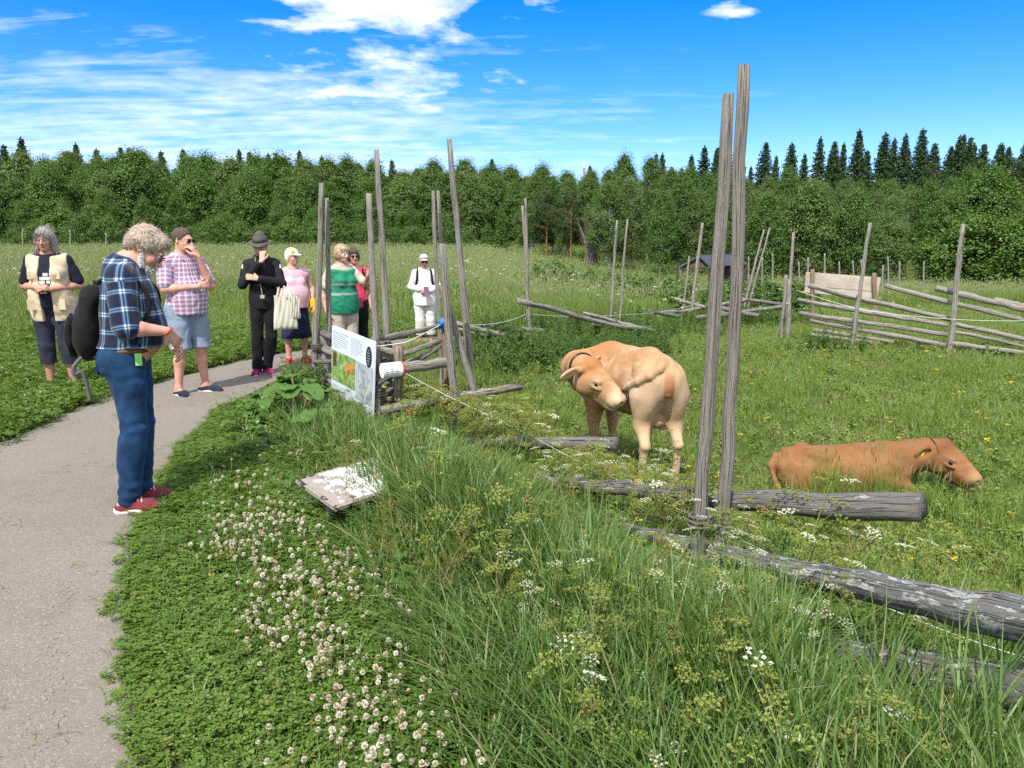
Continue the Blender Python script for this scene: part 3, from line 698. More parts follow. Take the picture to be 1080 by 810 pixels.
def put_plant(protos, x, y, h, label, group, cat='plant'):
    o = protos[int(RP.integers(0, len(protos)))]
    if o.name in used_up: o = copy_tree(o)
    else: used_up.add(o.name)
    o.location = (float(x), float(y), float(gz(x, y))); o.rotation_euler = (RP.normal(0, .08), RP.normal(0, .08), RP.uniform(0, 6.28)); s = h*RP.uniform(.9, 1.1); o.scale = (s, s, s)
    tag(o, label, cat, group); return o
LW, GW = 'white flowering umbel plant among the tall grass beside the near pole fence', 'white flowering umbel plants by the near fence'
LG, GG = 'yellow green seeding umbel plant standing beside the near pole fence', 'yellow green umbel plants by the near fence'
def head_spot(u, v, Y): p = P(u, v, Y); return p[0], p[1], p[2]-float(gz(p[0], p[1]))
for u, v, Y in ((598, 480, 4.7), (640, 492, 4.5), (655, 502, 4.3), (668, 484, 4.6), (700, 497, 4.3), (630, 505, 4.2), (585, 515, 4.2), (556, 522, 4.1), (570, 503, 4.5), (620, 483, 4.9), (690, 485, 4.9), (545, 510, 4.3), (725, 500, 3.9), (780, 540, 3.4),
                (590, 600, 2.9), (565, 622, 2.8), (612, 590, 3.0), (575, 655, 2.6), (640, 545, 3.5), (745, 545, 3.2), (770, 570, 3.0), (755, 610, 2.8), (845, 608, 2.5), (850, 560, 3.1), (905, 555, 3.2), (930, 572, 3.0), (865, 555, 3.3), (880, 625, 2.5), (820, 700, 2.3), (690, 655, 2.6)):
    x, y, h = head_spot(u, v, Y); put_plant(UW, x, y, max(.4, h), LW, GW)
for u, v, Y in ((700, 480, 4.6), (720, 520, 3.7), (680, 510, 4.0), (610, 500, 4.4), (580, 585, 3.1), (620, 600, 2.9), (560, 640, 2.8), (640, 640, 2.7), (735, 630, 2.7), (800, 605, 2.7), (830, 640, 2.5), (790, 585, 3.0), (840, 720, 2.2), (760, 690, 2.4),
                (700, 700, 2.3), (890, 600, 2.7), (760, 530, 3.5), (830, 540, 3.5), (720, 470, 4.9), (740, 500, 4.2), (800, 770, 2.0), (730, 760, 2.1), (660, 680, 2.5), (820, 590, 2.9), (770, 710, 2.3)):
    x, y, h = head_spot(u, v, Y); put_plant(UG, x, y, max(.4, h), LG, GG)
for i in range(24):
    u, v = RP.uniform(600, 960), RP.uniform(575, 800); Yh = np.interp(v, [575, 800], [2.75, 1.75])*RP.uniform(.93, 1.05); x, y, h = head_spot(u, v, Yh)
    if u > 810: continue
    w_ = RP.uniform() < .10; put_plant(UW if w_ else UG, x, y, float(np.clip(h, .5, 1.05)), LW if w_ else LG, GW if w_ else GG)
# dense thicket of the same further along the fence
th_src = []
for i in range(5):
    rng = np.random.default_rng(300+i); st, lf, hd = umbel_plant(rng, .62, 7, .08, .042, 1.2, .0075); mb = MB()
    for src, mo in ((st, 0), (lf, 1)):
        for Vv, f4, A in ((np.concatenate(src.V), src.F4, src.A),): mb.add(Vv, np.concatenate(f4), m=mo); mb.A.setdefault('rnd', []).append((mb.n-len(Vv), np.full(len(Vv), rng.uniform())))
    for h_, w in hd:
        Vv = np.concatenate(h_.V); f = np.concatenate(h_.F4); n0 = mb.n; mb.add(Vv, f, m=2); mb.M4[-len(f):] = [(0 if q == 0 else (3 if w else 2)) for q in h_.M4]; mb.A['rnd'].append((n0, np.full(len(Vv), rng.uniform())))
    th_src.append(mb.mesh('thicket_plant', [STEM_M, FERN_M, UMB_G, UMB_W]))
n = 260; ft = RP.uniform(-.3, 6.6, n); fo = RP.normal(.05, .50, n); x = FP0[0]+.53*ft+FN[0]*fo; y = FP0[1]-.848*ft+FN[1]*fo; k = (y > 1.7) & (y < 7.4)
x1, y1 = x[k], y[k]
n = 230; x2 = RP.uniform(-1.5, 1.1, n); y2 = RP.uniform(5.2, 8.6, n); k = (fence_side(x2, y2) > -.15) & (fence_side(x2, y2) < 1.15); x2, y2 = x2[k], y2[k]
x = np.concatenate([x1, x2]); y = np.concatenate([y1, y2])
k = ~((np.abs(fence_side(x, y)) < .6) & (y < 3.3) & (RP.uniform(0, 1, len(x)) < .35)); x, y = x[k], y[k]
fs = fence_side(x, y); k = ~((fs < -.05) & (y > 4.9)) & ~((fs < .1) & (fs > -.75) & (y > 3.1) & (y < 5.2) & (RP.uniform(0, 1, len(x)) < .6)); x, y, fs = x[k], y[k], fs[k]
fs = fence_side(x, y); uu = CX+x/y*FPX*.985; vl = np.interp(uu, [380, 430, 560, 600, 740, 790, 980, 1000, 1080], [405, 405, 430, 478, 505, 522, 535, 560, 600])
lim = np.where(fs < .05, sight_limit(x, y, RP, .06)/.80, (EYE-(vl-HZ)/FPX*y-gz(x, y))/.66)
zl = np.minimum(lim, RP.choice([.6, .8, 1.05, 1.3], len(x), p=[.25, .3, .3, .15]))
k = zl > .15; place('umbel_thicket', th_src, x[k], y[k], RP, .85, 1.2, .14, zscale=zl[k])
x, y = frustum_pts(RP, 1.5, 5.6, 15, -1.6, 2.4); k = tall_mask(x, y); x, y = x[k], y[k]; dl = dist_line(x, y, LAWNB); k = (dl > .15) & (RP.uniform(0, 1, len(x)) < np.clip(dl*.8+x*.35, .12, .9)); x, y = x[k], y[k]
zl = np.minimum(sight_limit(x, y, RP, .08)/.80, RP.uniform(.7, 1.35, len(x))); k = zl > .15
place('feathery_herbs', th_src, x[k], y[k], RP, .85, 1.15, .16, zscale=zl[k])
# rusty seeding stalks over the low board
def stalk_mesh(rng):
    mb = MB(); h = rng.uniform(.6, .85); l = rng.normal(0, .08, 2); p = bez(np.zeros(3), np.array([0, 0, h*.5]), np.array([l[0], l[1], h]), 8); add_tube(mb, p, np.linspace(.003, .0012, 8), 4, 1)
    for i in range(26):
        t = rng.uniform(.4, 1); c = p[int(t*7)]; a = rng.uniform(0, 6.28); ln = .10*(1.25-t); e = c+np.array([math.cos(a), math.sin(a), .9])*ln; add_tube(mb, [c, (c+e)/2, e], .0009, 3, 1)
        C = c+(e-c)*rng.uniform(.3, 1.1, (9, 1))+rng.normal(0, .006, (9, 3)); V, F, rn = quads_at(rng, C, .007); mb.add(V, F, m=0, rnd=rn)
    return mb.mesh('rusty_stalk', [DOCK_M, STEM_M])
rs = [stalk_mesh(RP) for _ in range(4)]
n = 46; xx = []; yy = []
while len(xx) < n:
    g = G(RP.uniform(330, 600), RP.uniform(545, 690)); 
    if tall_mask(np.array([g[0]]), np.array([g[1]]))[0]: xx.append(g[0]); yy.append(g[1])
for u_, v_ in ((332, 548), (345, 556), (352, 552), (372, 545), (392, 535), (405, 528), (428, 520), (440, 540), (420, 560), (450, 500), (470, 520), (455, 560), (480, 545), (360, 470), (375, 465), (388, 468), (402, 462), (345, 462), (500, 530), (470, 490)): g = G(u_, v_); xx.append(g[0]); yy.append(g[1])
place('rusty_seed_stalks', rs, np.array(xx), np.array(yy), RP, .55, .9, .1)
# broad-leaved burdock beside the board, with its sub-plants as single things
def big_leaf(mb, base, d, L, W, rng, m=0):
    d = d/np.linalg.norm(d); s = np.cross(d, [0, 0, 1]); s /= np.linalg.norm(s); nu, nv = 9, 6; r = rng.uniform()
    V = []; ph = rng.uniform(0, 6)
    for i in range(nu):
        t = i/(nu-1); c = base+d*L*t+np.array([0, 0, -.35*L*t*t]); wd = W*(math.sin(PI*min(1, t*.80+.17))**.8)*(1-.9*max(0, t-.9)*10*.9)
        for j in range(nv):
            q = j/(nv-1)*2-1; V.append(c+s*wd*.5*q+np.array([0, 0, .12*wd*abs(q)-.06*wd*q*q+.012*math.sin(t*14+ph+q*3)]))
    I = np.arange(nu*nv).reshape(nu, nv); F = np.stack([I[:-1, :-1], I[:-1, 1:], I[1:, 1:], I[1:, :-1]], -1).reshape(-1, 4); mb.add(np.array(V), F, m=m, rnd=np.full(nu*nv, r))
def burdock(x, y, n, size, h, label, mat=BROAD_M):
    o = empty('broad_leaved_plant', (x, y, float(gz(x, y)))); tag(o, label, 'plant'); st = MB()
    for i in range(n):
        a = RP.uniform(0, 6.28); tl = RP.uniform(.3, 1); hh = h*tl; p = np.array([math.cos(a)*.10*RP.uniform(), math.sin(a)*.10*RP.uniform(), 0]); e = np.array([math.cos(a)*size*.55, math.sin(a)*size*.55, hh])*np.array([1, 1, 1])
        add_tube(st, bez(p, np.array([p[0], p[1], hh*.7]), e, 6), .0045, 5, 0); mb = MB(); big_leaf(mb, e, np.array([math.cos(a), math.sin(a), RP.uniform(-.1, .45)]), size*RP.uniform(.7, 1.1), size*RP.uniform(.55, .8), RP); lo = mb.build('leaf', [mat], o, smooth=True)
    st.build('stems', [STEM_M], o)
for u, v, nL, sz, h, lb_ in ((336, 468, 13, .20, .34, 'broad leaved plant at the left foot of the information board'), (283, 446, 14, .18, .30, 'broad leaved plant between the burdock clump and the path'), (318, 452, 20, .25, .46, 'broad leaved burdock clump beside the information board at the path edge'), (262, 462, 12, .15, .26, 'smaller broad leaved plant at the path edge left of the burdock clump'), (345, 478, 8, .12, .16, 'leafy dock plant in front of the information board'), (290, 478, 10, .13, .22, 'low leafy plant in front of the burdock clump'), (305, 425, 10, .15, .28, 'leafy plant behind the burdock clump at the path edge'),
                          (410, 640, 9, .11, .2, 'dark dock plant at the foot of the tall grass'), (300, 520, 8, .10, .12, 'broad plantain rosette in the clover lawn'), (205, 620, 7, .07, .05, 'small pale dandelion rosette in the clover lawn')):
    g = G(u, v); burdock(g[0], g[1], nL, sz, h, lb_)
# weeds: dark nettle drift behind the cow, along the far fences, around the corner
nt_src = [weed_mesh('nettle', RP, RP.uniform(.5, .8), 70, .085) for _ in range(5)]
xs, ys = [], []
for (u0, v0, u1, v1, w, n) in ((500, 385, 700, 372, .7, 260), (560, 352, 720, 352, .8, 260), (480, 360, 560, 372, .5, 90), (690, 342, 850, 340, 1.0, 260), (318, 432, 345, 422, .2, 16), (850, 372, 905, 372, .3, 30)):
    a, b = G(u0, v0), G(u1, v1); t = RP.uniform(0, 1, n); xs.append(a[0]+(b[0]-a[0])*t+RP.normal(0, w*.6, n)); ys.append(a[1]+(b[1]-a[1])*t+RP.normal(0, w*.6, n))
x, y = np.concatenate(xs), np.concatenate(ys); k = ~in_poly(x, y, PATHPOLY); place('nettle_drift', nt_src, x[k], y[k], RP, .5, 1.0, .12)
# taller weeds at the field's right end
n = 300; u = RP.uniform(560, 860, n); yy = RP.uniform(26, 44, n); place('far_weeds', [weed_mesh('tall_weed', RP, 1.0, 90, .20, WEED_M) for _ in range(3)], (u-CX)/FPX*yy, yy, RP, .7, 1.5, .1)
# white and yellow specks of flower in the meadow and pasture
def speck(rng, mat, h):
    mb = MB(); add_tube(mb, [[0, 0, 0], [0, 0, h]], .0012, 3, 1); V, F, rn = quads_at(rng, np.array([0, 0, h])+rng.normal(0, .012, (14, 3))*np.array([1, 1, .3]), .012, 2); mb.add(V, F, m=0, rnd=rn); return mb.mesh('flower_speck', [mat, STEM_M])
BUTTER = mat_leaf('buttercup', (.70, .48, .01), (.80, .58, .02), (.7, .5, .02), 0, .2, .5, 1, .1)
x, y = frustum_pts(RP, 3, 14, 2.2, -1); k = past_mask(x, y); place('buttercups', [speck(RP, BUTTER, .22)], x[k], y[k], RP, .7, 1.2)
x, y = frustum_pts(RP, 11, 34, 2.0, -24, 9); k = (x > -24) & ~in_poly(x, y, PATHPOLY) & (y > edge_y(x)); place('meadow_white_flowers', [speck(RP, UMB_W, .62), speck(RP, UMB_W, .5)], x[k], y[k], RP, .9, 2.0)
# ---------------------------------------------------------------- the wood
RT = np.random.default_rng(5)
LEAF_A = mat_leaf('broadleaf_crown', (0.062, 0.142, 0.024), (0.130, 0.232, 0.044), (0.12, 0.19, 0.03), 0.05, 0.40, 0.5, 0.22, 0.2)
LEAF_B = mat_leaf('birch_crown', (0.098, 0.174, 0.042), (0.165, 0.245, 0.068), (0.15, 0.19, 0.05), 0.05, 0.40, 0.5, 0.22, 0.2)
LEAF_S = mat_leaf('spruce_needles', (0.026, 0.060, 0.022), (0.054, 0.098, 0.034), (0.04, 0.06, 0.02), 0.05, 0.08, 0.6, 0.3, 0.1)
LEAF_P = mat_leaf('pine_needles', (0.030, 0.062, 0.022), (0.062, 0.100, 0.034), (0.08, 0.09, 0.03), 0.05, 0.10, 0.6, 0.3, 0.1)
LEAF_Y = mat_leaf('bright_shrub', (0.070, 0.150, 0.020), (0.125, 0.215, 0.034), (0.15, 0.2, 0.04), 0.05, 0.32, 0.5, 0.25, 0.2)
BARK_D = mat_plain('dark_bark', (0.085, 0.070, 0.055), 0.95, 0.3, 3, 0.4, 20)
BARK_B = mat_plain('birch_bark', (0.42, 0.40, 0.37), 0.8, 0.45, 2.2, 0.2, 20)
BARK_P = mat_plain('pine_bark', (0.24, 0.115, 0.055), 0.9, 0.35, 2, 0.4, 20)
TWIG = mat_plain('bare_twig', (0.22, 0.19, 0.17), 0.9, 0.2, 5)

def leaf_clumps(mb, rng, C, Rr, per, size, flat=0.3, squash=0.65, aspect=1.3):
    n = len(C); idx = np.repeat(np.arange(n), per)
    d = rng.standard_normal((n*per, 3)); d /= np.linalg.norm(d, axis=1)[:, None]
    r = rng.uniform(0.35, 1.08, n*per)**0.6
    p = C[idx] + d*(r*Rr[idx])[:, None]*np.array([1, 1, squash])
    V, F, rn = quads_at(rng, p, size, flat, aspect, up=d*1.3+np.array([0, 0, .3]))
    base = np.repeat(np.repeat(rng.uniform(0, 1, n), per), 4)
    mb.add(V, F, rnd=np.mod(base*0.6+rn*0.4, 1.0))
def broad_tree(rng, H, W, low=0.22, clumps=60, per=95, leaf=0.30, droop=0.0, shape='egg'):
    tr = MB(); cr = MB()
    lean = rng.normal(0, 0.03, 2)*H
    zt = np.linspace(0, H*0.92, 9); tx = np.stack([lean[0]*(zt/H)**1.5 + rng.normal(0, .05, 9), lean[1]*(zt/H)**1.5 + rng.normal(0, .05, 9), zt], 1); tx[0, :2] = 0; tx[0, 2] = -0.3
    tr.tube(tx, np.linspace(H*0.014, H*0.002, 9), 7, False)
    C = []; Rr = []; a_ph = rng.uniform(0, 6)
    while len(C) < clumps:
        z = rng.uniform(low, 1.0); t = (z-low)/(1-low)
        prof = {'egg': math.sin(PI*min(1, (t*0.84+0.16)))**0.6, 'cone': (1-t)**0.8+0.03, 'tall': (math.sin(PI*(t*0.80+0.17)))**0.6*(1-.35*t**4)}[shape]
        prof *= 0.88 + 0.2*math.sin(t*9+a_ph)**2
        a = rng.uniform(0, 2*PI); rr = (rng.uniform(0.12, 1.0)**0.45)*prof*W/2
        if rng.uniform() < 0.08: rr *= 1.15
        sz = W*rng.uniform(0.045, 0.10)*(1.0 - 0.25*t)
        C.append([rr*math.cos(a)+lean[0]*z**1.5, rr*math.sin(a)+lean[1]*z**1.5, z*H - droop*rr]); Rr.append(sz)
    C = np.array(C); Rr = np.array(Rr)
    leaf_clumps(cr, rng, C, Rr, per, leaf, squash=0.7 if droop == 0 else 1.15)
    nf = int(clumps*per*.75); i = rng.integers(0, clumps, nf); P_ = C[i]*np.array([.93, .93, 1]) + rng.normal(0, W*.085, (nf, 3)); d_ = P_*np.array([1, 1, 0])/(W/2); d_[:, 2] = .45
    Vq, Fq, rq = quads_at(rng, P_, leaf*.9, .3, 1.3, up=d_*1.3); cr.add(Vq, Fq, rnd=rq)
    for i in range(0, clumps, 3):
        z0 = max(H*low*0.6, C[i, 2]-np.hypot(C[i, 0], C[i, 1])*0.8); p0 = np.array([np.interp(z0, zt, tx[:, 0]), np.interp(z0, zt, tx[:, 1]), z0])
        mid = (p0+C[i])/2 + [0, 0, -0.1*rng.uniform()]
        tr.tube(np.stack([p0, mid, C[i]]), [H*.005, H*.0035, H*.0015], 5, False)
    return tr, cr
def spruce(rng, H, W, low=0.08, leaf=0.30, dens=1.0):
    tr = MB(); cr = MB()
    tr.tube([[0, 0, -.3], [0, 0, H*.5], [0, 0, H]], [H*.012, H*.007, .015], 7, False)
    z = low*H; Ps = []
    while z < H*0.985:
        t = z/H; R_ = W/2*((1-t)**0.85)*rng.uniform(.8, 1.12) + 0.10
        nb = max(4, int(11*(1-t)+5)); a0 = rng.uniform(0, 6)
        for k in range(nb):
            a = a0 + k*2*PI/nb + rng.normal(0, .15); L = R_*rng.uniform(.65, 1.15)
            m_ = max(4, int(L*10*dens)); s = np.linspace(.12, 1, m_)
            dz = -0.32*L*s + 0.22*L*s**2.5
            c = np.stack([np.cos(a)*L*s, np.sin(a)*L*s, z+dz], 1)
            c = np.repeat(c, 4, 0) + rng.normal(0, 1, (m_*4, 3))*np.array([.13, .13, .08])*(0.4+L*.35)
            c[:, 2] -= np.abs(rng.normal(0, .10, len(c)))*min(1, L)
            Ps.append(c)
        z += max(0.22, 0.42*(1-t)+0.16)*rng.uniform(.8, 1.2)*H/14
    c = np.concatenate(Ps + [np.stack([rng.normal(0, .05, 14), rng.normal(0, .05, 14), rng.uniform(.95, 1.0, 14)*H], 1)])
    rr = np.hypot(c[:, 0], c[:, 1])
    V, F, rn = quads_at(rng, c, leaf, .1, 0.55, up=np.stack([c[:, 0]/(rr+.1)*.5, c[:, 1]/(rr+.1)*.5, np.zeros(len(c))], 1)); cr.add(V, F, rnd=rn)
    return tr, cr
def pine(rng, H, W, leaf=0.26):
    tr = MB(); cr = MB()
    l = rng.normal(0, .03, 2)*H; zt = np.linspace(-.3, H*.95, 8); pts = np.stack([l[0]*(zt/H)**2, l[1]*(zt/H)**2, zt], 1)
    tr.tube(pts, np.linspace(H*.014, .03, 8), 7, False)
    C = []; Rr = []
    for i in range(40):
        z = rng.uniform(.45, 1.0); t = (z-.45)/.55; a = rng.uniform(0, 6.28); r_ = rng.uniform(.15, 1)**.6*W/2*(1.05-.75*t**1.5)
        C.append([r_*math.cos(a)+l[0]*z**2, r_*math.sin(a)+l[1]*z**2, z*H]); Rr.append(W*rng.uniform(.09, .16))
        tr.tube(np.array([[l[0]*z**2, l[1]*z**2, z*H-.5], C[-1]]), [H*.004, .02], 5, False)
    leaf_clumps(cr, rng, np.array(C), np.array(Rr), 90, leaf, .5, .5, .5)
    return tr, cr
def bez_(a, b, c, n=6):
    t = np.linspace(0, 1, n)[:, None]; return (1-t)**2*a + 2*t*(1-t)*b + t*t*c
def tree_proto(kind, name, bark, leafm, mbs, label, cat, group):
    o = empty(name); tag(o, label, cat, group)
    mbs[0].build('trunk', [bark], o); mbs[1].build('crown', [leafm], o); return o
PROTO = {
 'broad': [('broadleaf_tree', BARK_D, LEAF_A, lambda: broad_tree(RT, 13, 7.5, .12, 298, 80, 0.19), 'x'),
           ('broadleaf_tree', BARK_D, LEAF_A, lambda: broad_tree(RT, 13, 6.4, .14, 279, 80, 0.18, 0, 'tall'), 'x'),
           ('broadleaf_tree', BARK_D, LEAF_A, lambda: broad_tree(RT, 13, 8.2, .10, 338, 80, 0.20), 'x'),
           ('broadleaf_tree', BARK_D, LEAF_B, lambda: broad_tree(RT, 13, 7.0, .14, 298, 80, 0.19, 0, 'tall'), 'x')],
 'birch': [('birch_tree', BARK_B, LEAF_B, lambda: broad_tree(RT, 13, 5.0, .24, 319, 80, 0.12, .25, 'tall'), 'x'),
           ('birch_tree', BARK_B, LEAF_B, lambda: broad_tree(RT, 13, 5.8, .26, 338, 80, 0.12, .3, 'tall'), 'x'),
           ('birch_tree', BARK_B, LEAF_A, lambda: broad_tree(RT, 13, 5.4, .22, 338, 80, 0.13, .2, 'egg'), 'x')],
 'spruce': [('spruce_tree', BARK_D, LEAF_S, lambda: spruce(RT, 14, 5.6), 'x'), ('spruce_tree', BARK_D, LEAF_S, lambda: spruce(RT, 14, 4.8), 'x'), ('spruce_tree', BARK_D, LEAF_S, lambda: spruce(RT, 14, 6.4), 'x')],
 'pine': [('pine_tree', BARK_P, LEAF_P, lambda: pine(RT, 13, 6.0), 'x'), ('pine_tree', BARK_P, LEAF_P, lambda: pine(RT, 13, 5.2), 'x')],
 'shrub': [('shrub', BARK_D, LEAF_Y, lambda: broad_tree(RT, 3.0, 3.4, .05, 70, 130, .085), 'x'), ('shrub', BARK_D, LEAF_A, lambda: broad_tree(RT, 3.0, 3.8, .05, 70, 130, .085), 'x')],
}
PH = {'broad': 13, 'birch': 13, 'spruce': 14, 'pine': 13, 'shrub': 3.0}
FIRST = {}
def plant(kind, var, x, y, top_v=None, h=None, wide=1.0, label=None, group=None):
    key = (kind, var)
    if key not in FIRST:
        nm, bark, lf, fn, _ = PROTO[kind][var]; o = tree_proto(kind, nm, bark, lf, fn(), label, kind, group); FIRST[key] = o
    else: o = copy_tree(FIRST[key])
    z = float(gz(x, y))
    if h is None: h = EYE + (HZ-top_v)/FPX*y - z
    s = h/PH[kind]; o.location = (x, y, z); o.rotation_euler = (0, 0, RT.uniform(0, 6.28)); o.scale = (s*wide, s*wide, s)
    cat = {'broad': 'tree', 'birch': 'tree', 'spruce': 'tree', 'pine': 'tree', 'shrub': 'shrub'}[kind]
    if 'group' in o: del o['group']
    tag(o, label, cat, group); return o
GR = {'broad_l': ('rounded deep green broadleaf tree in the wood behind the left meadow', 'broadleaf trees behind the left meadow'),
      'birch_r': ('pale green drooping birch in the wood beyond the right pasture', 'birches beyond the right pasture'),
      'broad_r': ('full green broadleaf tree at the wood edge beyond the right pasture', 'broadleaf trees beyond the right pasture'),
      'spruce_l': ('dark spruce tip rising above the left broadleaf wood', 'spruces above the left wood'),
      'spruce_r': ('tall dark pointed spruce on the hill behind the right birches', 'spruces on the right hill'),
      'pine_r': ('pine with bare reddish trunk on the right wooded hill', 'pines on the right hill'),
      'shrub_r': ('low bushy shrub at the foot of the right wood', 'shrubs below the right wood'),
      'shrub_l': ('low bushy shrub at the foot of the left wood', 'shrubs below the left wood')}
def Xat(u, y): return (u-CX)/FPX*y*1.0/ (math.cos(PITCH)) * (math.cos(PITCH)**2 + 0) if False else (u-CX)/FPX*y/math.cos(PITCH)*1.0
def row(kind, nvar, u0, u1, du, Y0, Y1, vfun, gk, wide=1.0, vj=7, prefer=None):
    u = u0
    while u < u1:
        y = RT.uniform(Y0, Y1); var = int(RT.integers(0, nvar)) if prefer is None else prefer[int(RT.integers(0, len(prefer)))]
        plant(kind, var, Xat(u, y), y, top_v=vfun(u)+RT.normal(0, vj), wide=wide*RT.uniform(.85, 1.2), label=GR[gk][0], group=GR[gk][1])
        u += du*RT.uniform(.7, 1.3)
sky_l = lambda u: np.interp(u, [-60, 0, 150, 330, 450, 560, 605, 640], [172, 170, 172, 176, 178, 180, 190, 194])
row('birch', 3, -70, 640, 22, 136, 142, lambda u: sky_l(u)+3, 'broad_l', 1.3, 4)
row('broad', 4, -260, 640, 26, 122, 134, sky_l, 'broad_l', 1.0, 6, [0, 1, 2, 3, 3])
row('broad', 4, -60, 600, 29, 108, 116, lambda u: sky_l(u)+18, 'broad_l', 1.0, 8, [0, 1, 2, 0, 1, 2, 3])
row('broad', 4, -240, 560, 44, 98, 104, lambda u: sky_l(u)+45, 'broad_l', 1.0, 10, [0, 2, 1])
row('shrub', 2, -50, 520, 26, 92, 96, lambda u: 236, 'shrub_l', 1.0, 6, [1, 1, 0])
for u, v in ((8, 153), (20, 153), (34, 160), (52, 158), (106, 160), (126, 163), (150, 165), (158, 162), (190, 166), (212, 164), (268, 166), (278, 165), (297, 168), (305, 167), (328, 168), (350, 170), (420, 176), (520, 173), (618, 184)):
    y = RT.uniform(135, 142); plant('spruce', int(RT.integers(0, 3)), Xat(u, y), y, top_v=v-3+RT.normal(0, 1.5), wide=1.15, label=GR['spruce_l'][0], group=GR['spruce_l'][1])
# right: birches in front, spruces behind on rising ground
sky_r = lambda u: np.interp(u, [560, 620, 660, 700, 760, 840, 960, 1080], [186, 194, 178, 178, 186, 192, 196, 200])
row('spruce', 3, 690, 1130, 13, 112, 128, lambda u: np.interp(u, [690, 760, 800, 860, 930, 1000, 1080], [172, 166, 160, 157, 152, 153, 154]), 'spruce_r', 1.0, 8)
for u, v in ((684, 166), (746, 160), (861, 154), (931, 147), (948, 153), (985, 148), (996, 150), (1028, 156), (1071, 152)):
    y = RT.uniform(104, 110); plant('spruce', int(RT.integers(0, 3)), Xat(u, y), y, top_v=v, wide=.9, label=GR['spruce_r'][0], group=GR['spruce_r'][1])
for u, v, y in ((962, 176, 92), (1010, 172, 90), (1036, 170, 94), (1062, 168, 88), (1092, 166, 92), (600, 205, 84), (575, 200, 86)):
    plant('pine', int(RT.integers(0, 2)), Xat(u, y), y, top_v=v, label=GR['pine_r'][0], group=GR['pine_r'][1])
row('birch', 3, 560, 1120, 19, 84, 96, lambda u: sky_r(u), 'birch_r', 1.0, 6)
row('birch', 3, 640, 1000, 24, 70, 78, lambda u: sky_r(u)+16, 'birch_r', 1.0, 9)
row('broad', 4, 800, 1120, 48, 62, 68, lambda u: np.interp(u, [590, 700, 860, 930, 1000, 1080], [230, 222, 215, 212, 215, 205]), 'broad_r', .9, 10)
row('shrub', 2, 985, 1120, 30, 56, 60, lambda u: np.interp(u, [560, 760, 900, 1080], [262, 262, 248, 238]), 'shrub_r', 1.1, 6)

o = tree_proto('x', 'conifer_tree', BARK_D, LEAF_Y, spruce(RT, 14, 6.2, .02, .26, 1.2), 'small bright green cone shaped tree alone before the dark wood, left of the bare bush', 'tree', None)
o.location = (Xat(529, 88), 88, float(gz(Xat(529, 88), 88))); s_ = (EYE+(HZ-216)/FPX*88-o.location.z)/14; o.scale = (s_, s_, s_)
o = tree_proto('x', 'conifer_tree', BARK_D, LEAF_B, spruce(RT, 14, 5.4, .02, .26, 1.2), 'small pale cone shaped tree before the wood, right of the bright green one', 'tree', None)
o.location = (Xat(588, 80), 80, float(gz(Xat(588, 80), 80))); s_ = (EYE+(HZ-247)/FPX*80-o.location.z)/14; o.scale = (s_*1.2, s_*1.2, s_)
tb = MB(); y0 = 76
for i in range(90):
    a = RT.uniform(0, 6.28); h = RT.uniform(2.5, 5.2); r_ = RT.uniform(.2, 1.9); tb.tube(bez_(np.array([RT.normal(0, .5), RT.normal(0, .5), 0]), np.array([r_*.3*math.cos(a), r_*.3*math.sin(a), h*.6]), np.array([r_*math.cos(a), r_*math.sin(a), h])), np.linspace(.035, .012, 6), 4, False)
o = tb.build('bare_bush', [TWIG], None, (Xat(622, y0), y0, float(gz(Xat(622, y0), y0)))); tag(o, 'leafless grey twiggy bush at the wood edge above the far meadow', 'bush')
# ---------------------------------------------------------------- pole fences, boards, wires
RF = np.random.default_rng(11)
WOOD = mat_wood('weathered_pole', warmth=0.25)
WOOD_L = mat_wood('lichened_log', (0.235, 0.22, 0.20), (0.06, 0.056, 0.052), (0.2, 0.17, 0.14), lichen=0.75, warmth=0.2)
WOOD_K = mat_wood('grey_log', (0.215, 0.20, 0.182), (0.058, 0.054, 0.050), (0.22, 0.19, 0.16), lichen=0.15, warmth=0.25)
WOOD_P = mat_wood('pale_pole', (0.34, 0.315, 0.28), (0.12, 0.11, 0.098), (0.34, 0.27, 0.19), warmth=0.3)
WOOD_B = mat_wood('brown_post', (0.33, 0.23, 0.15), (0.12, 0.08, 0.05), (0.36, 0.22, 0.12), warmth=0.6)
BARE = mat_wood('barkless_stump', (0.36, 0.30, 0.23), (0.16, 0.13, 0.10), (0.36, 0.27, 0.18), warmth=0.5)
def pole(name, pts, mat, parent, n=14, wob=0.035, seg=16, ragged=True, label=None):
    """pts: list of (u,v,Y,r) surveyed along the pole"""
    A = np.array([np.append(P(u, v, Y), r) for u, v, Y, r in pts]); return pole_w(name, A, mat, parent, n, wob, seg, label)
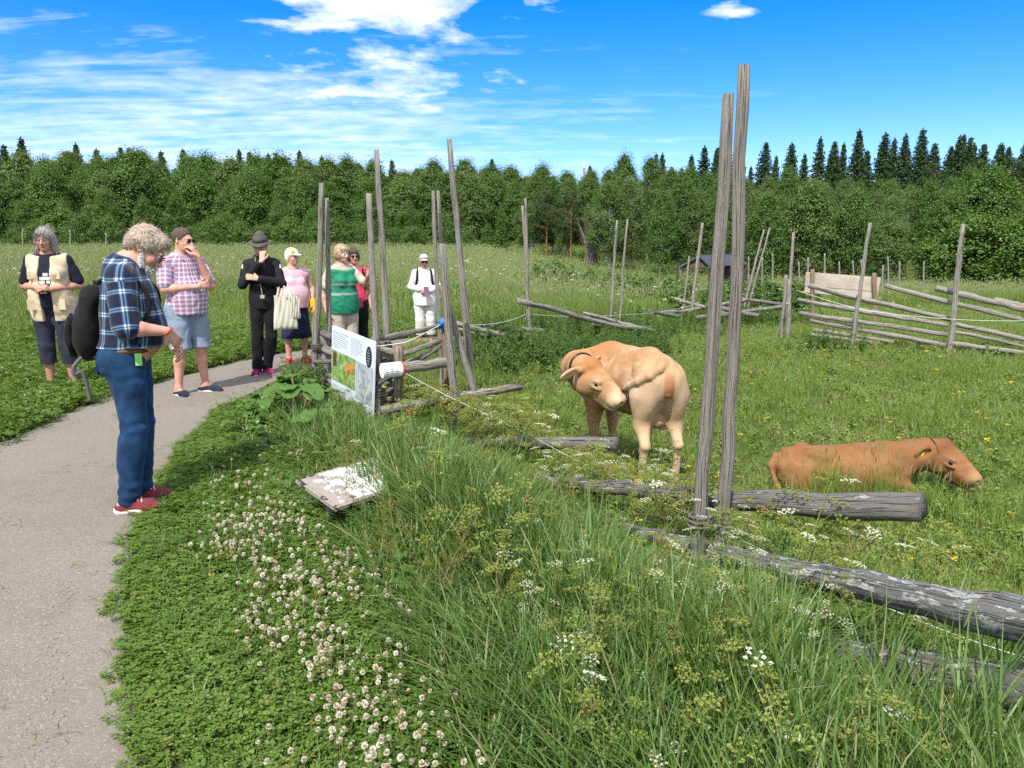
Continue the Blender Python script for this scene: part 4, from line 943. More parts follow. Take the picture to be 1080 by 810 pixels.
def pole_w(name, A, mat, parent, n=14, wob=0.035, seg=16, label=None):
    A = np.asarray(A, float); d = np.concatenate([[0], np.cumsum(np.linalg.norm(np.diff(A[:, :3], axis=0), axis=1))]); tt = np.linspace(0, d[-1], seg)
    B = np.stack([np.interp(tt, d, A[:, i]) for i in range(4)], 1)
    for _ in range(2): B[1:-1] = .25*B[:-2]+.5*B[1:-1]+.25*B[2:]
    r = B[:, 3]
    B[1:-1, :3] += RF.normal(0, 1, (seg-2, 3))*(r[1:-1]*0.10)[:, None]
    tq = np.linspace(0, 1, seg); L_ = d[-1]
    for h_ in (1, 2): B[:, :3] += np.sin(PI*h_*tq)[:, None]*RF.normal(0, 1, 3)*(.0045*L_/h_)
    r = r*(1+RF.normal(0, 0.035, seg))
    # knots
    for _ in range(2):
        k = RF.integers(2, seg-2); r[k] *= 1.10
    mb = MB(); mb.tube(B[:, :3], r, n, True, wob=wob, wuv=True, rng=RF)
    # broken, fibrous ends: push end ring vertices along the axis
    V = mb.V[0]; ax = B[-1, :3]-B[-2, :3]; ax /= np.linalg.norm(ax)
    e = slice((seg-1)*n, seg*n); V[e] += ax*(RF.uniform(-0.10, .14, n)*r[-1])[:, None]
    ax0 = B[0, :3]-B[1, :3]; ax0 /= np.linalg.norm(ax0); V[0:n] += ax0*(RF.uniform(-0.10, .14, n)*r[0])[:, None]
    if parent is not None: V -= np.array(parent.location)
    o = mb.build(name, [mat], parent, smooth=True)
    if label: o['label'] = label
    return o
def post(top, base_uv, Y, r, mat, parent, r_top=None, n=12, label=None, name='post'):
    """a stake seen from (u,v) at its top to (u,v) low down, driven on into the ground"""
    t_ = P(top[0], top[1], Y if np.isscalar(Y) else Y[0]); b = P(base_uv[0], base_uv[1], Y if np.isscalar(Y) else Y[1])
    d = (b-t_)/abs(b[2]-t_[2]); g = float(gz(b[0], b[1])) - 0.15
    b2 = t_ + d*(t_[2]-g)
    return pole_w(name, [np.append(b2, r), np.append((b2*.5+t_*.5), r*.93), np.append(t_, r_top or r*.72)], mat, parent, n, .05, 14, label)
def binding(c, r, mat, parent, turns=3):
    mb = MB(); k = 14*turns; a = np.linspace(0, 2*PI*turns, k)
    pts = np.stack([np.cos(a)*r*1.5, np.sin(a)*r*1.5, np.linspace(-.035, .035, k)], 1) + c - np.array(parent.location)
    mb.tube(pts, .008, 6, True, wuv=True); return mb.build('binding', [mat], parent, smooth=True)

# the near fence
p0 = G(745, 640); nf = empty('pole_fence', (p0[0], p0[1], float(gz(p0[0], p0[1]))))
tag(nf, 'near weathered pole fence with two tall leaning stakes and thick slanting lichened logs', 'fence')
post((768, 99), (738, 560), (3.42, 3.42), .034, WOOD, nf, .026, 16, 'shorter stake with a slanting broken top')
post((785, 69), (762, 535), (3.62, 3.62), .033, WOOD, nf, .028, 16, 'tallest stake with a ragged flat top')
pole('rail', [(505, 503, 5.5, .040), (635, 514, 4.5, .044), (750, 528, 3.95, .052), (860, 534, 3.5, .061), (972, 535, 3.2, .066)], WOOD_K, nf, 18, .05, 22)
pole('rail', [(608, 542, 4.5, .030), (690, 560, 3.9, .042), (752, 575, 3.52, .047), (900, 612, 2.75, .056), (1080, 655, 2.12, .066), (1250, 700, 1.7, .066)], WOOD_L, nf, 20, .06, 26, 'long log with pale lichen patches')
pole('rail', [(838, 680, 2.9, .046), (960, 701, 2.45, .060), (1080, 729, 2.12, .068), (1250, 772, 1.7, .068)], WOOD_L, nf, 20, .05, 20)
pole('rail', [(480, 467, 6.1, .038), (528, 466, 5.75, .042), (651, 468, 5.25, .046)], WOOD_K, nf, 16, .05, 14)
pole('rail', [(690, 640, 3.4, .04), (790, 660, 3.0, .04)], WOOD_K, nf, 12, .05, 10)
binding(P(739, 549, 3.42), .036, WOOD_P, nf); binding(P(735, 590, 3.42), .036, WOOD, nf, 2)

# the fence corner that carries the board
p0 = G(392, 445); cf = empty('pole_fence', (p0[0], p0[1], 0.0))
tag(cf, 'grey stake fence corner behind the information board, with bundled rails and a white sleeved log', 'fence')
for top, bs, Y, r in (((339, 193), (331, 415), 7.75, .034), ((345, 209), (347, 400), 7.9, .030), ((389, 204), (399, 442), 6.75, .034), ((397, 158), (409, 361), 7.15, .034),
                      ((457, 201), (462, 330), 8.6, .026), ((462, 201), (470, 330), 8.8, .026), ((474, 147), (494, 385), 7.3, .036), ((467, 257), (480, 436), 6.7, .040), ((466, 300), (497, 405), 6.9, .034)):
    post(top, bs, Y, r, WOOD_P if r > .03 else WOOD, cf)
post((470, 338), (471, 380), 7.1, .045, WOOD_B, cf, .045, label='short reddish brown post'); post((420, 364), (420, 425), 6.75, .045, BARE, cf, .045, label='sawn off pale stump post')
post((342, 350), (345, 420), 7.8, .05, WOOD, cf, .05)
for pts in ([(404, 391, 6.55, .055), (440, 387, 6.7, .050), (479, 381, 6.95, .046)], [(402, 433, 6.5, .045), (470, 421, 6.75, .04), (549, 408, 7.15, .038)],
            [(392, 358, 6.8, .026), (430, 351, 7.0, .026), (472, 342, 7.2, .022)], [(424, 374, 6.9, .024), (466, 359, 7.2, .022)], [(418, 388, 7.0, .026), (450, 375, 7.1, .026), (468, 361, 7.2, .022)],
            [(430, 385, 7.1, .022), (462, 366, 7.3, .02)], [(333, 349, 7.9, .035), (352, 356, 7.6, .035)], [(331, 382, 7.7, .022), (352, 381, 7.55, .022)], [(338, 365, 7.85, .04), (352, 372, 7.6, .04), (390, 388, 6.85, .03)],
            [(390, 366, 6.8, .03), (420, 372, 6.75, .03)], [(389, 374, 6.85, .028), (419, 379, 6.8, .026)], [(388, 381, 6.9, .03), (412, 383, 6.9, .026)], [(388, 360, 6.95, .025), (414, 364, 7.0, .022)],
            [(390, 412, 6.8, .02), (416, 411, 6.8, .02)], [(388, 438, 6.8, .03), (408, 436, 6.7, .03)], [(386, 370, 7.0, .022), (425, 381, 6.9, .022)], [(392, 398, 6.9, .02), (425, 402, 6.8, .02)], [(386, 422, 6.85, .022), (424, 420, 6.8, .024)], [(330, 372, 7.9, .024), (356, 366, 7.6, .024)], [(331, 398, 7.75, .024), (356, 404, 7.5, .024)], [(398, 405, 6.7, .022), (455, 370, 7.2, .02)], [(345, 395, 7.7, .03), (392, 412, 6.9, .03)]):
    pole('rail', pts, WOOD if RF.uniform() < .6 else WOOD_K, cf, 12, .08, 10)
for u, v, Y in ((397, 387, 6.75), (397, 415, 6.75), (334, 366, 7.75), (398, 440, 6.75)): binding(P(u, v, Y), .036, WOOD_K, cf, 3)
# white sleeve with red rim on the log end
slv = MB(); a = P(404, 391, 6.55); b = P(423, 389, 6.63); dv = (b-a)/np.linalg.norm(b-a); a = a-dv*.012
WHITE = mat_plain('white_plastic', (0.78, 0.78, 0.77), 0.45, 0.05, 10); RED = mat_plain('red_plastic', (0.50, 0.06, 0.04), 0.5, 0.1, 10); INK = mat_plain('print_ink', (0.05, 0.05, 0.06), 0.6, 0.05, 10)
slv.tube(np.linspace(a, b, 4), .066, 24, True); slv.tube(np.array([b-dv*.004, b+dv*.012]), .069, 24, True, m=1); 
so = slv.build('log_sleeve', [WHITE, RED], cf, smooth=False); so.data.transform(Matrix.Translation(-Vector(cf.location))); so['label'] = 'white printed band with red rim round the log end'
pr_ = MB(); q = np.cross(dv, [0, 0, 1.0]); q /= np.linalg.norm(q); up_ = np.cross(q, dv)
for i in range(5):
    an = rad(-20 + i*17); 
    for j in range(3):
        n_ = -(0)+ (q*math.cos(an) + up_*math.sin(an))*(1 if q[1] < 0 else -1)
        t_ = np.cross(n_, dv); c = a + dv*(.03 + j*.045) + n_*.0672
        Rm = np.stack([dv, t_/np.linalg.norm(t_), n_], 1); pr_.box(c, (.034, .004, .0015), Rm)
po = pr_.build('printing', [INK], so); po.data.transform(Matrix.Translation(-Vector(cf.location)))
# blue insulator
BLUE = mat_plain('blue_plastic', (0.03, 0.16, 0.55), 0.4, 0.1, 20)
ins = MB(); c = P(467, 341, 7.05)
ins.tube(np.array([c+[0, 0, -.05], c+[0, 0, .05]]), .022, 10); ins.tube(np.array([c+[-.05, -.02, .02], c+[.05, -.03, 0]]), .012, 8); ins.tube(np.array([c+[-.03, -.03, -.03], c+[.02, -.05, .03]]), .014, 8)
io = ins.build('wire_insulator', [BLUE], cf, smooth=True); io.data.transform(Matrix.Translation(-Vector(cf.location)))
io['label'] = 'blue plastic wire insulator'

# information board on that fence
TL, TR, BR, BL = P(351, 342, 7.45), P(394, 361, 6.66), P(395, 450, 6.62), P(350, 425, 7.45)
ex = ((TR-TL)+(BR-BL))/2; Wd = np.linalg.norm(ex); ex /= Wd; ey = ((TL-BL)+(TR-BR))/2; Hd = np.linalg.norm(ey); ey -= ex*np.dot(ex, ey); ey /= np.linalg.norm(ey); en = np.cross(ex, ey)
if en[1] > 0: en = -en
cen = (TL+TR+BR+BL)/4; Rm = np.stack([ex, ey, en], 1)
ib = empty('information_board', (cen[0], cen[1], float(gz(cen[0], cen[1])))); tag(ib, 'white information board with farm picture and text, mounted on the grey stake fence', 'sign')
off = cen - np.array(ib.location)
def onb(x, y, z=0): return off + ex*x + ey*y + en*z
BOARD = mat_plain('board_white', (0.66, 0.70, 0.76), 0.35, 0.03, 6); 
mb = MB(); mb.box(onb(0, 0), (Wd, Hd, .02), Rm); mb.build('panel', [BOARD], ib)
m, t, out = newmat('board_picture'); w = t.attr('wuv').outputs['Vector']
n1 = t.noise(w, 5, 4, .6); n2 = t.noise(t.mapping(w, (1, 1, 1), (3, 2, 0)), 11, 5, .7)
c = t.ramp(n1, [(0.30, (0.05, 0.12, 0.10)), (0.45, (0.16, 0.30, 0.06)), (0.55, (0.30, 0.42, 0.12)), (0.66, (0.45, 0.50, 0.42)), (0.75, (0.35, 0.22, 0.08))])
c = t.mix(t.ramp(n2, [(0.5, 0), (0.62, .8)]), c, (0.08, 0.16, 0.06)); pbr(t, out, c, 0.4)
PIC = m
mb = MB()
def quadb(mb, x0, x1, y0, y1, z, m=0, slope=0):
    V = [onb(x0, y0, z), onb(x1, y0, z), onb(x1, y1, z), onb(x0, y1, z)]
    mb.add(V, [[0, 1, 2, 3]], m=m, wuv=np.array([[x0, y0, 0], [x1, y0, 0], [x1, y1, 0], [x0, y1, 0]])*2)
quadb(mb, -Wd*.49, Wd*.1, -Hd*.18, Hd*.20, .0135); mb.build('picture', [PIC], ib)
mb = MB(); quadb(mb, Wd*.12, Wd*.49, -Hd*.26, Hd*.19, .0135); m2, t, out = newmat('board_photo'); w = t.attr('wuv').outputs['Vector']
c = t.ramp(t.noise(w, 4, 5, .65), [(0.3, (.05, .10, .05)), (.45, (.30, .36, .40)), (.6, (.50, .52, .52)), (.75, (.30, .24, .10))]); pbr(t, out, c, .4)
mb.build('picture', [m2], ib)
COWP = mat_plain('printed_cow', (0.55, 0.22, 0.07), 0.5, 0.2, 8)
def silhouette(x0, y0, s):
    pts = [(-.5, .2), (-.42, .34), (.2, .36), (.32, .46), (.5, .42), (.6, .25), (.5, .18), (.36, .22), (.3, .05), (.28, -.3), (.2, -.3), (.18, .0), (-.28, .0), (-.32, -.3), (-.42, -.3), (-.44, 0)]
    V = [onb(x0+a_*s, y0+b_*s, .0155) for a_, b_ in pts]; c = onb(x0, y0+.15*s, .0155); mb = MB(); n_ = len(pts)
    mb.add([*V, c], (), [[i, (i+1) % n_, n_] for i in range(n_)]); return mb
silhouette(-.02*Wd, .02*Hd, .20).build('cow_picture', [COWP], ib)
mb = MB(); mb.box(onb(-.40*Wd, .09*Hd, .0145), (.09, .13, .002), Rm); mb.build('cow_picture', [mat_plain('printed_bull', (.10, .045, .03), .5)], ib)
GREYT = mat_plain('grey_print', (0.36, 0.39, 0.44), .6, .05, 10)
for cx0, cw in ((-.47, .40), (-.02, .30)):
    mb = MB()
    for i in range(8):
        y_ = Hd*(.44-.026*i); L = Wd*cw*(RF.uniform(.82, 1) if i < 7 else .5); mb.box(onb(Wd*cx0+L/2, y_, .0115), (L, .005, .002), Rm)
    mb.build('text_lines', [GREYT], ib)
for cx0, cw in ((-.47, .44), (.04, .42)):
    mb = MB()
    for i in range(11):
        y_ = -Hd*(.235 if cx0 < 0 else .30)-Hd*.021*i; L = Wd*cw*(RF.uniform(.8, 1)); mb.box(onb(Wd*cx0+L/2, y_, .0115), (L, .006, .002), Rm)
    mb.build('text_lines', [GREYT], ib)
mb = MB(); th = np.linspace(0, 2*PI, 28, endpoint=False); V = [onb(Wd*.40+.062*math.cos(a_), Hd*.30+.098*math.sin(a_), .0145) for a_ in th]; mb.add([*V, onb(Wd*.40, Hd*.30, .0145)], (), [[i, (i+1) % 28, 28] for i in range(28)]); ov = mb.build('oval_emblem', [mat_plain('emblem_black', (.02, .025, .03), .5)], ib)
mb = MB()
for i, L in enumerate((.03, .06, .05, .07, .055, .03)): mb.box(onb(Wd*.40, Hd*.30+.06-.024*i, .0165), (L, .006, .001), Rm)
mb.build('emblem_lettering', [mat_plain('emblem_pale', (.35, .36, .36), .5)], ov)

# low slanting board in the verge
TL, TR, BR, BL = P(322, 505, 4.22), P(409, 481, 4.62), P(421, 513, 4.22), P(343, 541, 3.86)
cen = (TL+TR+BR+BL)/4; ex = (TR-TL)+(BR-BL); Wd = np.linalg.norm(ex)/2; ex /= np.linalg.norm(ex); ey = (TL-BL)+(TR-BR); Hd = np.linalg.norm(ey)/2; ey -= ex*np.dot(ex, ey); ey /= np.linalg.norm(ey); en = np.cross(ex, ey)
if en[2] < 0: en = -en
Rm = np.stack([ex, ey, en], 1)
lb = empty('reading_board', (cen[0], cen[1], float(gz(cen[0], cen[1])))); tag(lb, 'low slanting weathered wooden board with white glare painted on its cover sheet, standing in clover by the tall grass', 'sign')
off = cen-np.array(lb.location)
mb = MB(); mb.box(off, (Wd, Hd, .022), Rm); mb.V[-1]; 
U = np.array([[x*3, y*.6, z] for x in (-.1, .1) for y in (-.3, .3) for z in (-.05, .05)]); mb.A['wuv'] = [(0, U)]
mb.build('board', [mat_wood('board_wood', (.34, .29, .25), (.16, .13, .11), (.36, .28, .22), warmth=.5)], lb)
m, t, out = newmat('painted_glare_cover'); w = t.attr('wuv').outputs['Vector']
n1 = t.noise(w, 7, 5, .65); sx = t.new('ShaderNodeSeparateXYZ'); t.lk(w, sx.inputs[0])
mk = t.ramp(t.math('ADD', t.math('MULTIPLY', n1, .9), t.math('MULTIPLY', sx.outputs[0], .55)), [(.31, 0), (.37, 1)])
c = t.mix(mk, (.30, .25, .21), (.84, .85, .87)); c = t.mix(t.ramp(t.noise(w, 16, 4, .7), [(.6, 0), (.66, .75)]), c, (.12, .11, .10))  # white noise patches: glare on the glossy cover, put into its colour
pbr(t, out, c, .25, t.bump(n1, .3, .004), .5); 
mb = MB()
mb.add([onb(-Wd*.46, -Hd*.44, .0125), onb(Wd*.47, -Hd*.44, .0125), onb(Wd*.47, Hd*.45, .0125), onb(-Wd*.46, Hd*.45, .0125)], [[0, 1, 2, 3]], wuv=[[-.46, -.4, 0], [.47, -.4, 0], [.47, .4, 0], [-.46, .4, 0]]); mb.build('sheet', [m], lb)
mb = MB()
for sx_ in (-.32, .32): 
    mb = MB(); b_ = off+ex*sx_*Wd; mb.tube(np.array([[b_[0], b_[1], -.2], [b_[0], b_[1], b_[2]-.01]]), .028, 8, wuv=True); mb.build('leg', [WOOD], lb)

# fences further into the pasture
def pasture_fence(label, posts, rails, mat=WOOD, pm=WOOD_P):
    tp, bs, Y, r = posts[0]; b = P(bs[0], bs[1], Y); o = empty('pole_fence', (b[0], b[1], float(gz(b[0], b[1])))); tag(o, label, 'fence')
    for top, bs, Y, r in posts: post(top, bs, Y, r, pm, o, n=8)
    for pts in rails: pole('rail', pts, mat if RF.uniform() < .5 else pm, o, 10, .08, 12)
    return o
pasture_fence('sagging pole fence with low heaped rails in the weeds behind the standing cow',
    [((551, 217), (556, 333), 14, .03), ((554, 209), (559, 344), 13.8, .03), ((651, 232), (644, 333), 17, .03), ((662, 231), (653, 334), 17, .03)],
    [[(547, 317, 13.6, .055), (600, 331, 14.6, .05), (658, 344, 15.6, .045), (686, 346, 16, .04)], [(478, 340, 12.2, .05), (554, 359, 12.8, .045)], [(480, 347, 12.4, .045), (545, 360, 12.9, .04)], [(507, 343, 12.9, .05), (573, 349, 13.6, .045)],
     [(500, 353, 12.5, .045), (572, 357, 13.4, .04)], [(600, 333, 15.2, .04), (665, 343, 16.4, .04)], [(615, 330, 15.5, .04), (690, 349, 16.0, .04)], [(625, 341, 15.3, .045), (668, 350, 15.8, .04)]])
pasture_fence('broken pole fence with dark leaning stakes in front of the low shed',
    [((741, 235), (729, 330), 21, .05), ((727, 270), (720, 327), 21.5, .035), ((765, 240), (752, 320), 22, .035), ((806, 242), (792, 296), 24, .04), ((812, 240), (796, 300), 24, .035), ((782, 288), (781, 318), 23, .05)],
    [[(684, 328, 18.5, .05), (717, 334, 19, .05)], [(711, 315, 21, .05), (764, 330, 21, .05)], [(690, 330, 19, .05), (735, 326, 21, .05), (790, 316, 22, .05)], [(735, 335, 19, .05), (775, 331, 20, .05), (830, 322, 20, .05)], [(770, 314, 23, .05), (826, 321, 22, .05)], [(745, 322, 21, .06), (800, 333, 19.5, .05)]], WOOD_K, WOOD)
pasture_fence('long pole fence of slanting pale rails across the right side of the pasture',
    [((918, 235), (900, 358), 15.2, .045), ((1016, 236), (1003, 366), 14.6, .055), ((837, 245), (831, 331), 16.6, .04), ((833, 294), (832, 331), 16.2, .06), ((829, 290), (826, 330), 16.8, .05), ((1190, 236), (1180, 372), 13.6, .05)],
    [[(853, 301, 16, .055), (930, 319, 15.4, .05), (1003, 337, 14.9, .045)], [(841, 316, 16, .045), (960, 337, 15, .04)], [(842, 317, 16.2, .04), (920, 327, 15.4, .04), (1000, 343, 14.7, .04)], [(843, 330, 16, .045), (930, 343, 15.2, .045), (999, 353, 14.7, .045)],
     [(855, 338, 15.9, .05), (930, 352, 15.2, .05), (1001, 365, 14.7, .045)], [(858, 348, 15.8, .045), (943, 361, 15.1, .04)], [(856, 353, 15.8, .04), (930, 362, 15.2, .04)], [(934, 301, 15.6, .05), (1010, 320, 14.9, .05), (1090, 340, 14.4, .045)],
     [(987, 304, 15.2, .06), (1090, 328, 14.4, .055)], [(1048, 316, 14.8, .06), (1100, 328, 14.4, .06)], [(1006, 342, 14.7, .045), (1090, 360, 14.1, .045)], [(1002, 362, 14.6, .045), (1090, 374, 14.0, .045)], [(1006, 350, 14.6, .035), (1090, 367, 14.1, .035)]])
# plank panel
o = empty('plank_panel', P(890, 320, 21)); o.location.z = float(gz(o.location.x, o.location.y)); tag(o, 'pale plank panel between two brown posts behind the long pole fence', 'fence panel')
A, B = P(850, 288, 21.4), P(929, 294, 20.4); d = B-A; L = np.linalg.norm(d); d /= L; nn = np.cross(d, [0, 0, 1]); nn /= np.linalg.norm(nn); upv = np.cross(nn, d); Rm = np.stack([d, nn, upv], 1)
PLANK = mat_plain('pale_plank', (.46, .39, .32), .85, .22, 2.5, .15, 30)
for i in range(3):
    mb = MB(); c = (A+B)/2 - upv*(.06+.19*i) + nn*RF.normal(0, .01) - np.array(o.location); mb.box(c, (L*(1-.01*i), .03, .187), Rm)
    mb.A['wuv'] = [(0, np.array([[y_*.3, z_+i*3, x_*L/2] for x_ in (-1, 1) for y_ in (-1, 1) for z_ in (-.3, .3)]))]; mb.build('plank', [PLANK], o)
for u, v, Y in ((857, 284, 21.2), (922, 288, 20.4)):
    post((u, v), (u, 314), Y, .055, WOOD_B, o, .055)
# far stakes
o = empty('stake_fence', P(886, 292, 36)); o.location.z = float(gz(o.location.x, o.location.y)); tag(o, 'row of thin upright stakes in front of the right birches', 'fence')
for u in (771, 789, 804, 815, 843, 852, 870, 886, 901, 910, 931, 937, 949, 974): post((u+RF.normal(0, 1), 273+RF.normal(0, 3)), (u, 295), RF.uniform(33, 38), .045, WOOD_P, o, n=6)
for (u, v), lb_ in (((24, 241), 'thin pale stake left of the grey haired woman, before the left wood'), ((74, 243), 'thin pale stake standing right of the grey haired woman before the left wood'), ((112, 246), 'thin pale stake left of the bearded man before the left wood')):
    b = P(u, 262, 70); o = empty('field_stake', (b[0], b[1], 0)); tag(o, lb_, 'stake'); post((u, v), (u, 262), 70, .07, WOOD_P, o, n=6)
# electric wire
WIRE = mat_plain('white_wire', (.75, .75, .72), .5, .05, 10)
def wire(name, pts, label, r=.003):
    A = np.array([P(*p) for p in pts]); B = []
    for i in range(len(A)-1):
        tt = np.linspace(0, 1, 9)[:-1]; q = A[i]+(A[i+1]-A[i])*tt[:, None]; q[:, 2] -= np.linalg.norm(A[i+1]-A[i])*.012*4*tt*(1-tt); B.append(q)
    B.append(A[-1:]); B = np.concatenate(B); c = A[0]; mb = MB(); mb.tube(B-c, r, 6, True); o = mb.build(name, [WIRE], None, c, True); tag(o, label, 'wire'); return o
wire('electric_wire', [(425, 392, 6.62), (522, 441, 5.9), (558, 458, 5.6), (640, 500, 4.8), (735, 545, 3.85), (900, 624, 3.05), (970, 655, 2.75), (1082, 694, 2.38), (1240, 762, 1.9)], 'white electric wire running along the near logs past the tall stakes', .0017)
wire('electric_wire', [(467, 341, 7.03), (555, 331, 13.9), (655, 332, 16.9), (730, 322, 20.9)], 'thin white electric wire strung from the blue insulator along the sagging fence', .004)
wire('electric_wire', [(840, 306, 16.2), (910, 327, 15.1), (1010, 337, 14.5), (1100, 338, 14.0)], 'thin white electric wire strung along the right pasture fence', .004)
wire('electric_wire', [(467, 341, 7.03), (428, 361, 6.7), (398, 365, 6.7)], 'short white wire slanting from the blue insulator to the board', .003)

# open shed
o = empty('shed', P(745, 300, 50)); o.location.z = float(gz(o.location.x, o.location.y)); tag(o, 'low open sided shed with dark slate blue roof before the right birches', 'shed')
zs = -o.location.z
ap, er, le, re_ = P(737, 269, 48), P(779, 270, 52), P(715, 282, 47.2), P(749, 281, 47.5)
oo = np.array(o.location); rd = er-ap
rd = rd/np.linalg.norm(rd)*5.2; rd[2] = 0
mb = MB()
def slab(a, b, c, d, th, mb):
    n_ = np.cross(b-a, d-a); n_ /= np.linalg.norm(n_); n_ *= th*(1 if n_[2] > 0 else -1); mb.add(np.array([a, b, c, d, a-n_, b-n_, c-n_, d-n_])-oo, [[0, 1, 2, 3], [7, 6, 5, 4], [0, 4, 5, 1], [1, 5, 6, 2], [2, 6, 7, 3], [3, 7, 4, 0]])
slab(ap, ap+rd, re_+rd, re_, .08, mb); slab(ap+[0, 0, .004], le, le+rd, ap+rd+[0, 0, .004], .08, mb)
mb.build('roof', [mat_plain('slate_roof', (.055, .065, .085), .6, .2, 6, .3, 15)], o)
SHW = mat_plain('shed_timber', (.07, .05, .035), .9, .3, 5)
g0 = float(gz(ap[0], ap[1]))
for b_ in (le, re_, le+rd, re_+rd):
    mb = MB(); c = b_+(ap-le)*0; c = np.array([b_[0], b_[1], 0])*1.0; ins_ = (np.array([ap[0], ap[1], 0])-np.array([le[0], le[1], 0]))*.05
    mb.tube(np.array([[b_[0], b_[1], g0-.3], [b_[0], b_[1], b_[2]-.1]])-oo, .09, 8); mb.build('post', [SHW], o)
mb = MB(); mb.add(np.array([le+[0.1, 0.3, -.05], re_+[-.1, .3, -.05], ap+[0, .3, -.15], le+[0.1, 0.36, -.05], re_+[-.1, .36, -.05], ap+[0, .36, -.15]])-oo, (), [[0, 1, 2], [5, 4, 3]]); mb.build('gable', [SHW], o)
bk = rd*.96; mb = MB(); V = np.array([le+bk, re_+bk, [re_[0]+bk[0], re_[1]+bk[1], g0-.3], [le[0]+bk[0], le[1]+bk[1], g0-.3]]); mb.add(np.concatenate([V, V+[0, .1, 0]])-oo, [[0, 1, 2, 3], [7, 6, 5, 4], [0, 3, 7, 4], [1, 5, 6, 2]]); mb.build('rear_wall', [SHW], o)
mb = MB(); mb.box(np.array([le[0]+1.3, le[1]+1.2, g0+.35])-oo, (.9, .7, .75)); tb = mb.build('trough', [mat_plain('pale_tub', (.55, .55, .53), .6, .1, 4)], None, oo); tag(tb, 'pale tub standing under the slate roofed shed', 'tub')
# radio mast on the far hill
o = empty('radio_mast', P(615, 230, 240)); o.location.z = float(gz(o.location.x, o.location.y)); tag(o, 'thin red and white radio mast rising above the far trees', 'mast')
mt = P(616, 170, 240); oo = np.array(o.location); zb = 0; nseg = 7; hh = mt[2]-oo[2]
RW = [mat_plain('mast_white', (.7, .7, .7), .5), mat_plain('mast_red', (.5, .12, .08), .5)]
mb = MB()
for i in range(nseg): mb.tube(np.array([[0, 0, hh*i/nseg], [0, 0, hh*(i+1)/nseg]]), .28, 6, True, m=i % 2)
mb.build('mast_tube', RW, o)
# ---------------------------------------------------------------- organic bodies: blended volumes, surfaced
def v3(*a): return np.array(a, float)
def rc(a, b, r1, r2=None, k=.02): return ('rc', np.array(a, float), np.array(b, float), float(r1), float(r1 if r2 is None else r2), k)
def el(c, r, k=.02, R=None): return ('el', np.array(c, float), np.array(r, float), None if R is None else np.array(R, float), k)
def sub(p): return ('-',) + p
def infl(p, d):
    if p[0] == '-': return p
    if p[0] == 'rc': return ('rc', p[1], p[2], p[3]+d, p[4]+d, p[5])
    return ('el', p[1], p[2]+d, p[3], p[4])
def xf(p, R, t, s=1.0):
    if p[0] == '-': return ('-',) + xf(p[1:], R, t, s)
    R = np.array(R)[:3, :3]; t = np.array(t)
    if p[0] == 'rc': return ('rc', R@p[1]*s+t, R@p[2]*s+t, p[3]*s, p[4]*s, p[5]*s)
    R0 = np.eye(3) if p[3] is None else p[3]
    return ('el', R@p[1]*s+t, p[2]*s, R@R0, p[4]*s)
def rotx(a): return np.array(Matrix.Rotation(a, 3, 'X'))
def roty(a): return np.array(Matrix.Rotation(a, 3, 'Y'))
def rotz(a): return np.array(Matrix.Rotation(a, 3, 'Z'))
def pbounds(p):
    if p[0] == 'rc':
        r = max(p[3], p[4]); return np.minimum(p[1], p[2])-r, np.maximum(p[1], p[2])+r
    r = p[2] if p[3] is None else np.abs(p[3])@p[2]
    return p[1]-r, p[1]+r
def pdist(p, X):
    if p[0] == 'rc':
        ba = p[2]-p[1]; L2 = float(ba@ba) + 1e-12; pa = X-p[1]
        t = np.clip((pa@ba)/L2, 0, 1); return np.linalg.norm(pa-t[..., None]*ba, axis=-1) - (p[3]+(p[4]-p[3])*t)
    q = X-p[1]
    if p[3] is not None: q = q@p[3]
    k0 = np.linalg.norm(q/p[2], axis=-1); k1 = np.linalg.norm(q/p[2]**2, axis=-1)
    return np.where(k1 > 1e-9, k0*(k0-1)/np.maximum(k1, 1e-9), -p[2].min())
def sdf_grid(prims, h, cuts=(), noise=None, pad=0.02):
    bs = [pbounds(p) for p in prims if p[0] != '-']
    lo = np.min([b[0] for b in bs], 0)-pad-h*2; hi = np.max([b[1] for b in bs], 0)+pad+h*2
    n = np.ceil((hi-lo)/h).astype(int)+1
    D = np.full(n, 0.25, np.float32); ax = [lo[i]+np.arange(n[i])*h for i in range(3)]
    for p in prims:
        neg = p[0] == '-'; q = p[1:] if neg else p; k = q[5] if q[0] == 'rc' else q[4]
        a, b = pbounds(q); m = k + 4*h + .03
        i0 = np.clip(np.floor((a-m-lo)/h).astype(int), 0, n); i1 = np.clip(np.ceil((b+m-lo)/h).astype(int)+1, 0, n)
        if (i1 <= i0).any(): continue
        sl = tuple(slice(i0[i], i1[i]) for i in range(3))
        X = np.stack(np.meshgrid(*[ax[i][sl[i]] for i in range(3)], indexing='ij'), -1); d = pdist(q, X).astype(np.float32); S = D[sl]
        kk = max(k, 1e-5)
        if neg:
            hh = np.maximum(kk-np.abs(S+d), 0)/kk; D[sl] = np.maximum(S, -d)+hh*hh*kk/4
        else:
            hh = np.maximum(kk-np.abs(S-d), 0)/kk; D[sl] = np.minimum(S, d)-hh*hh*kk/4
    if noise or cuts:
        X = np.stack(np.meshgrid(*ax, indexing='ij'), -1).astype(np.float32)
        if noise: D = D + noise(X).astype(np.float32)
        for c, nn in cuts:
            nn = np.array(nn, float); nn /= np.linalg.norm(nn); D = np.maximum(D, ((X-np.array(c, np.float32))@nn.astype(np.float32)))
    return D, lo
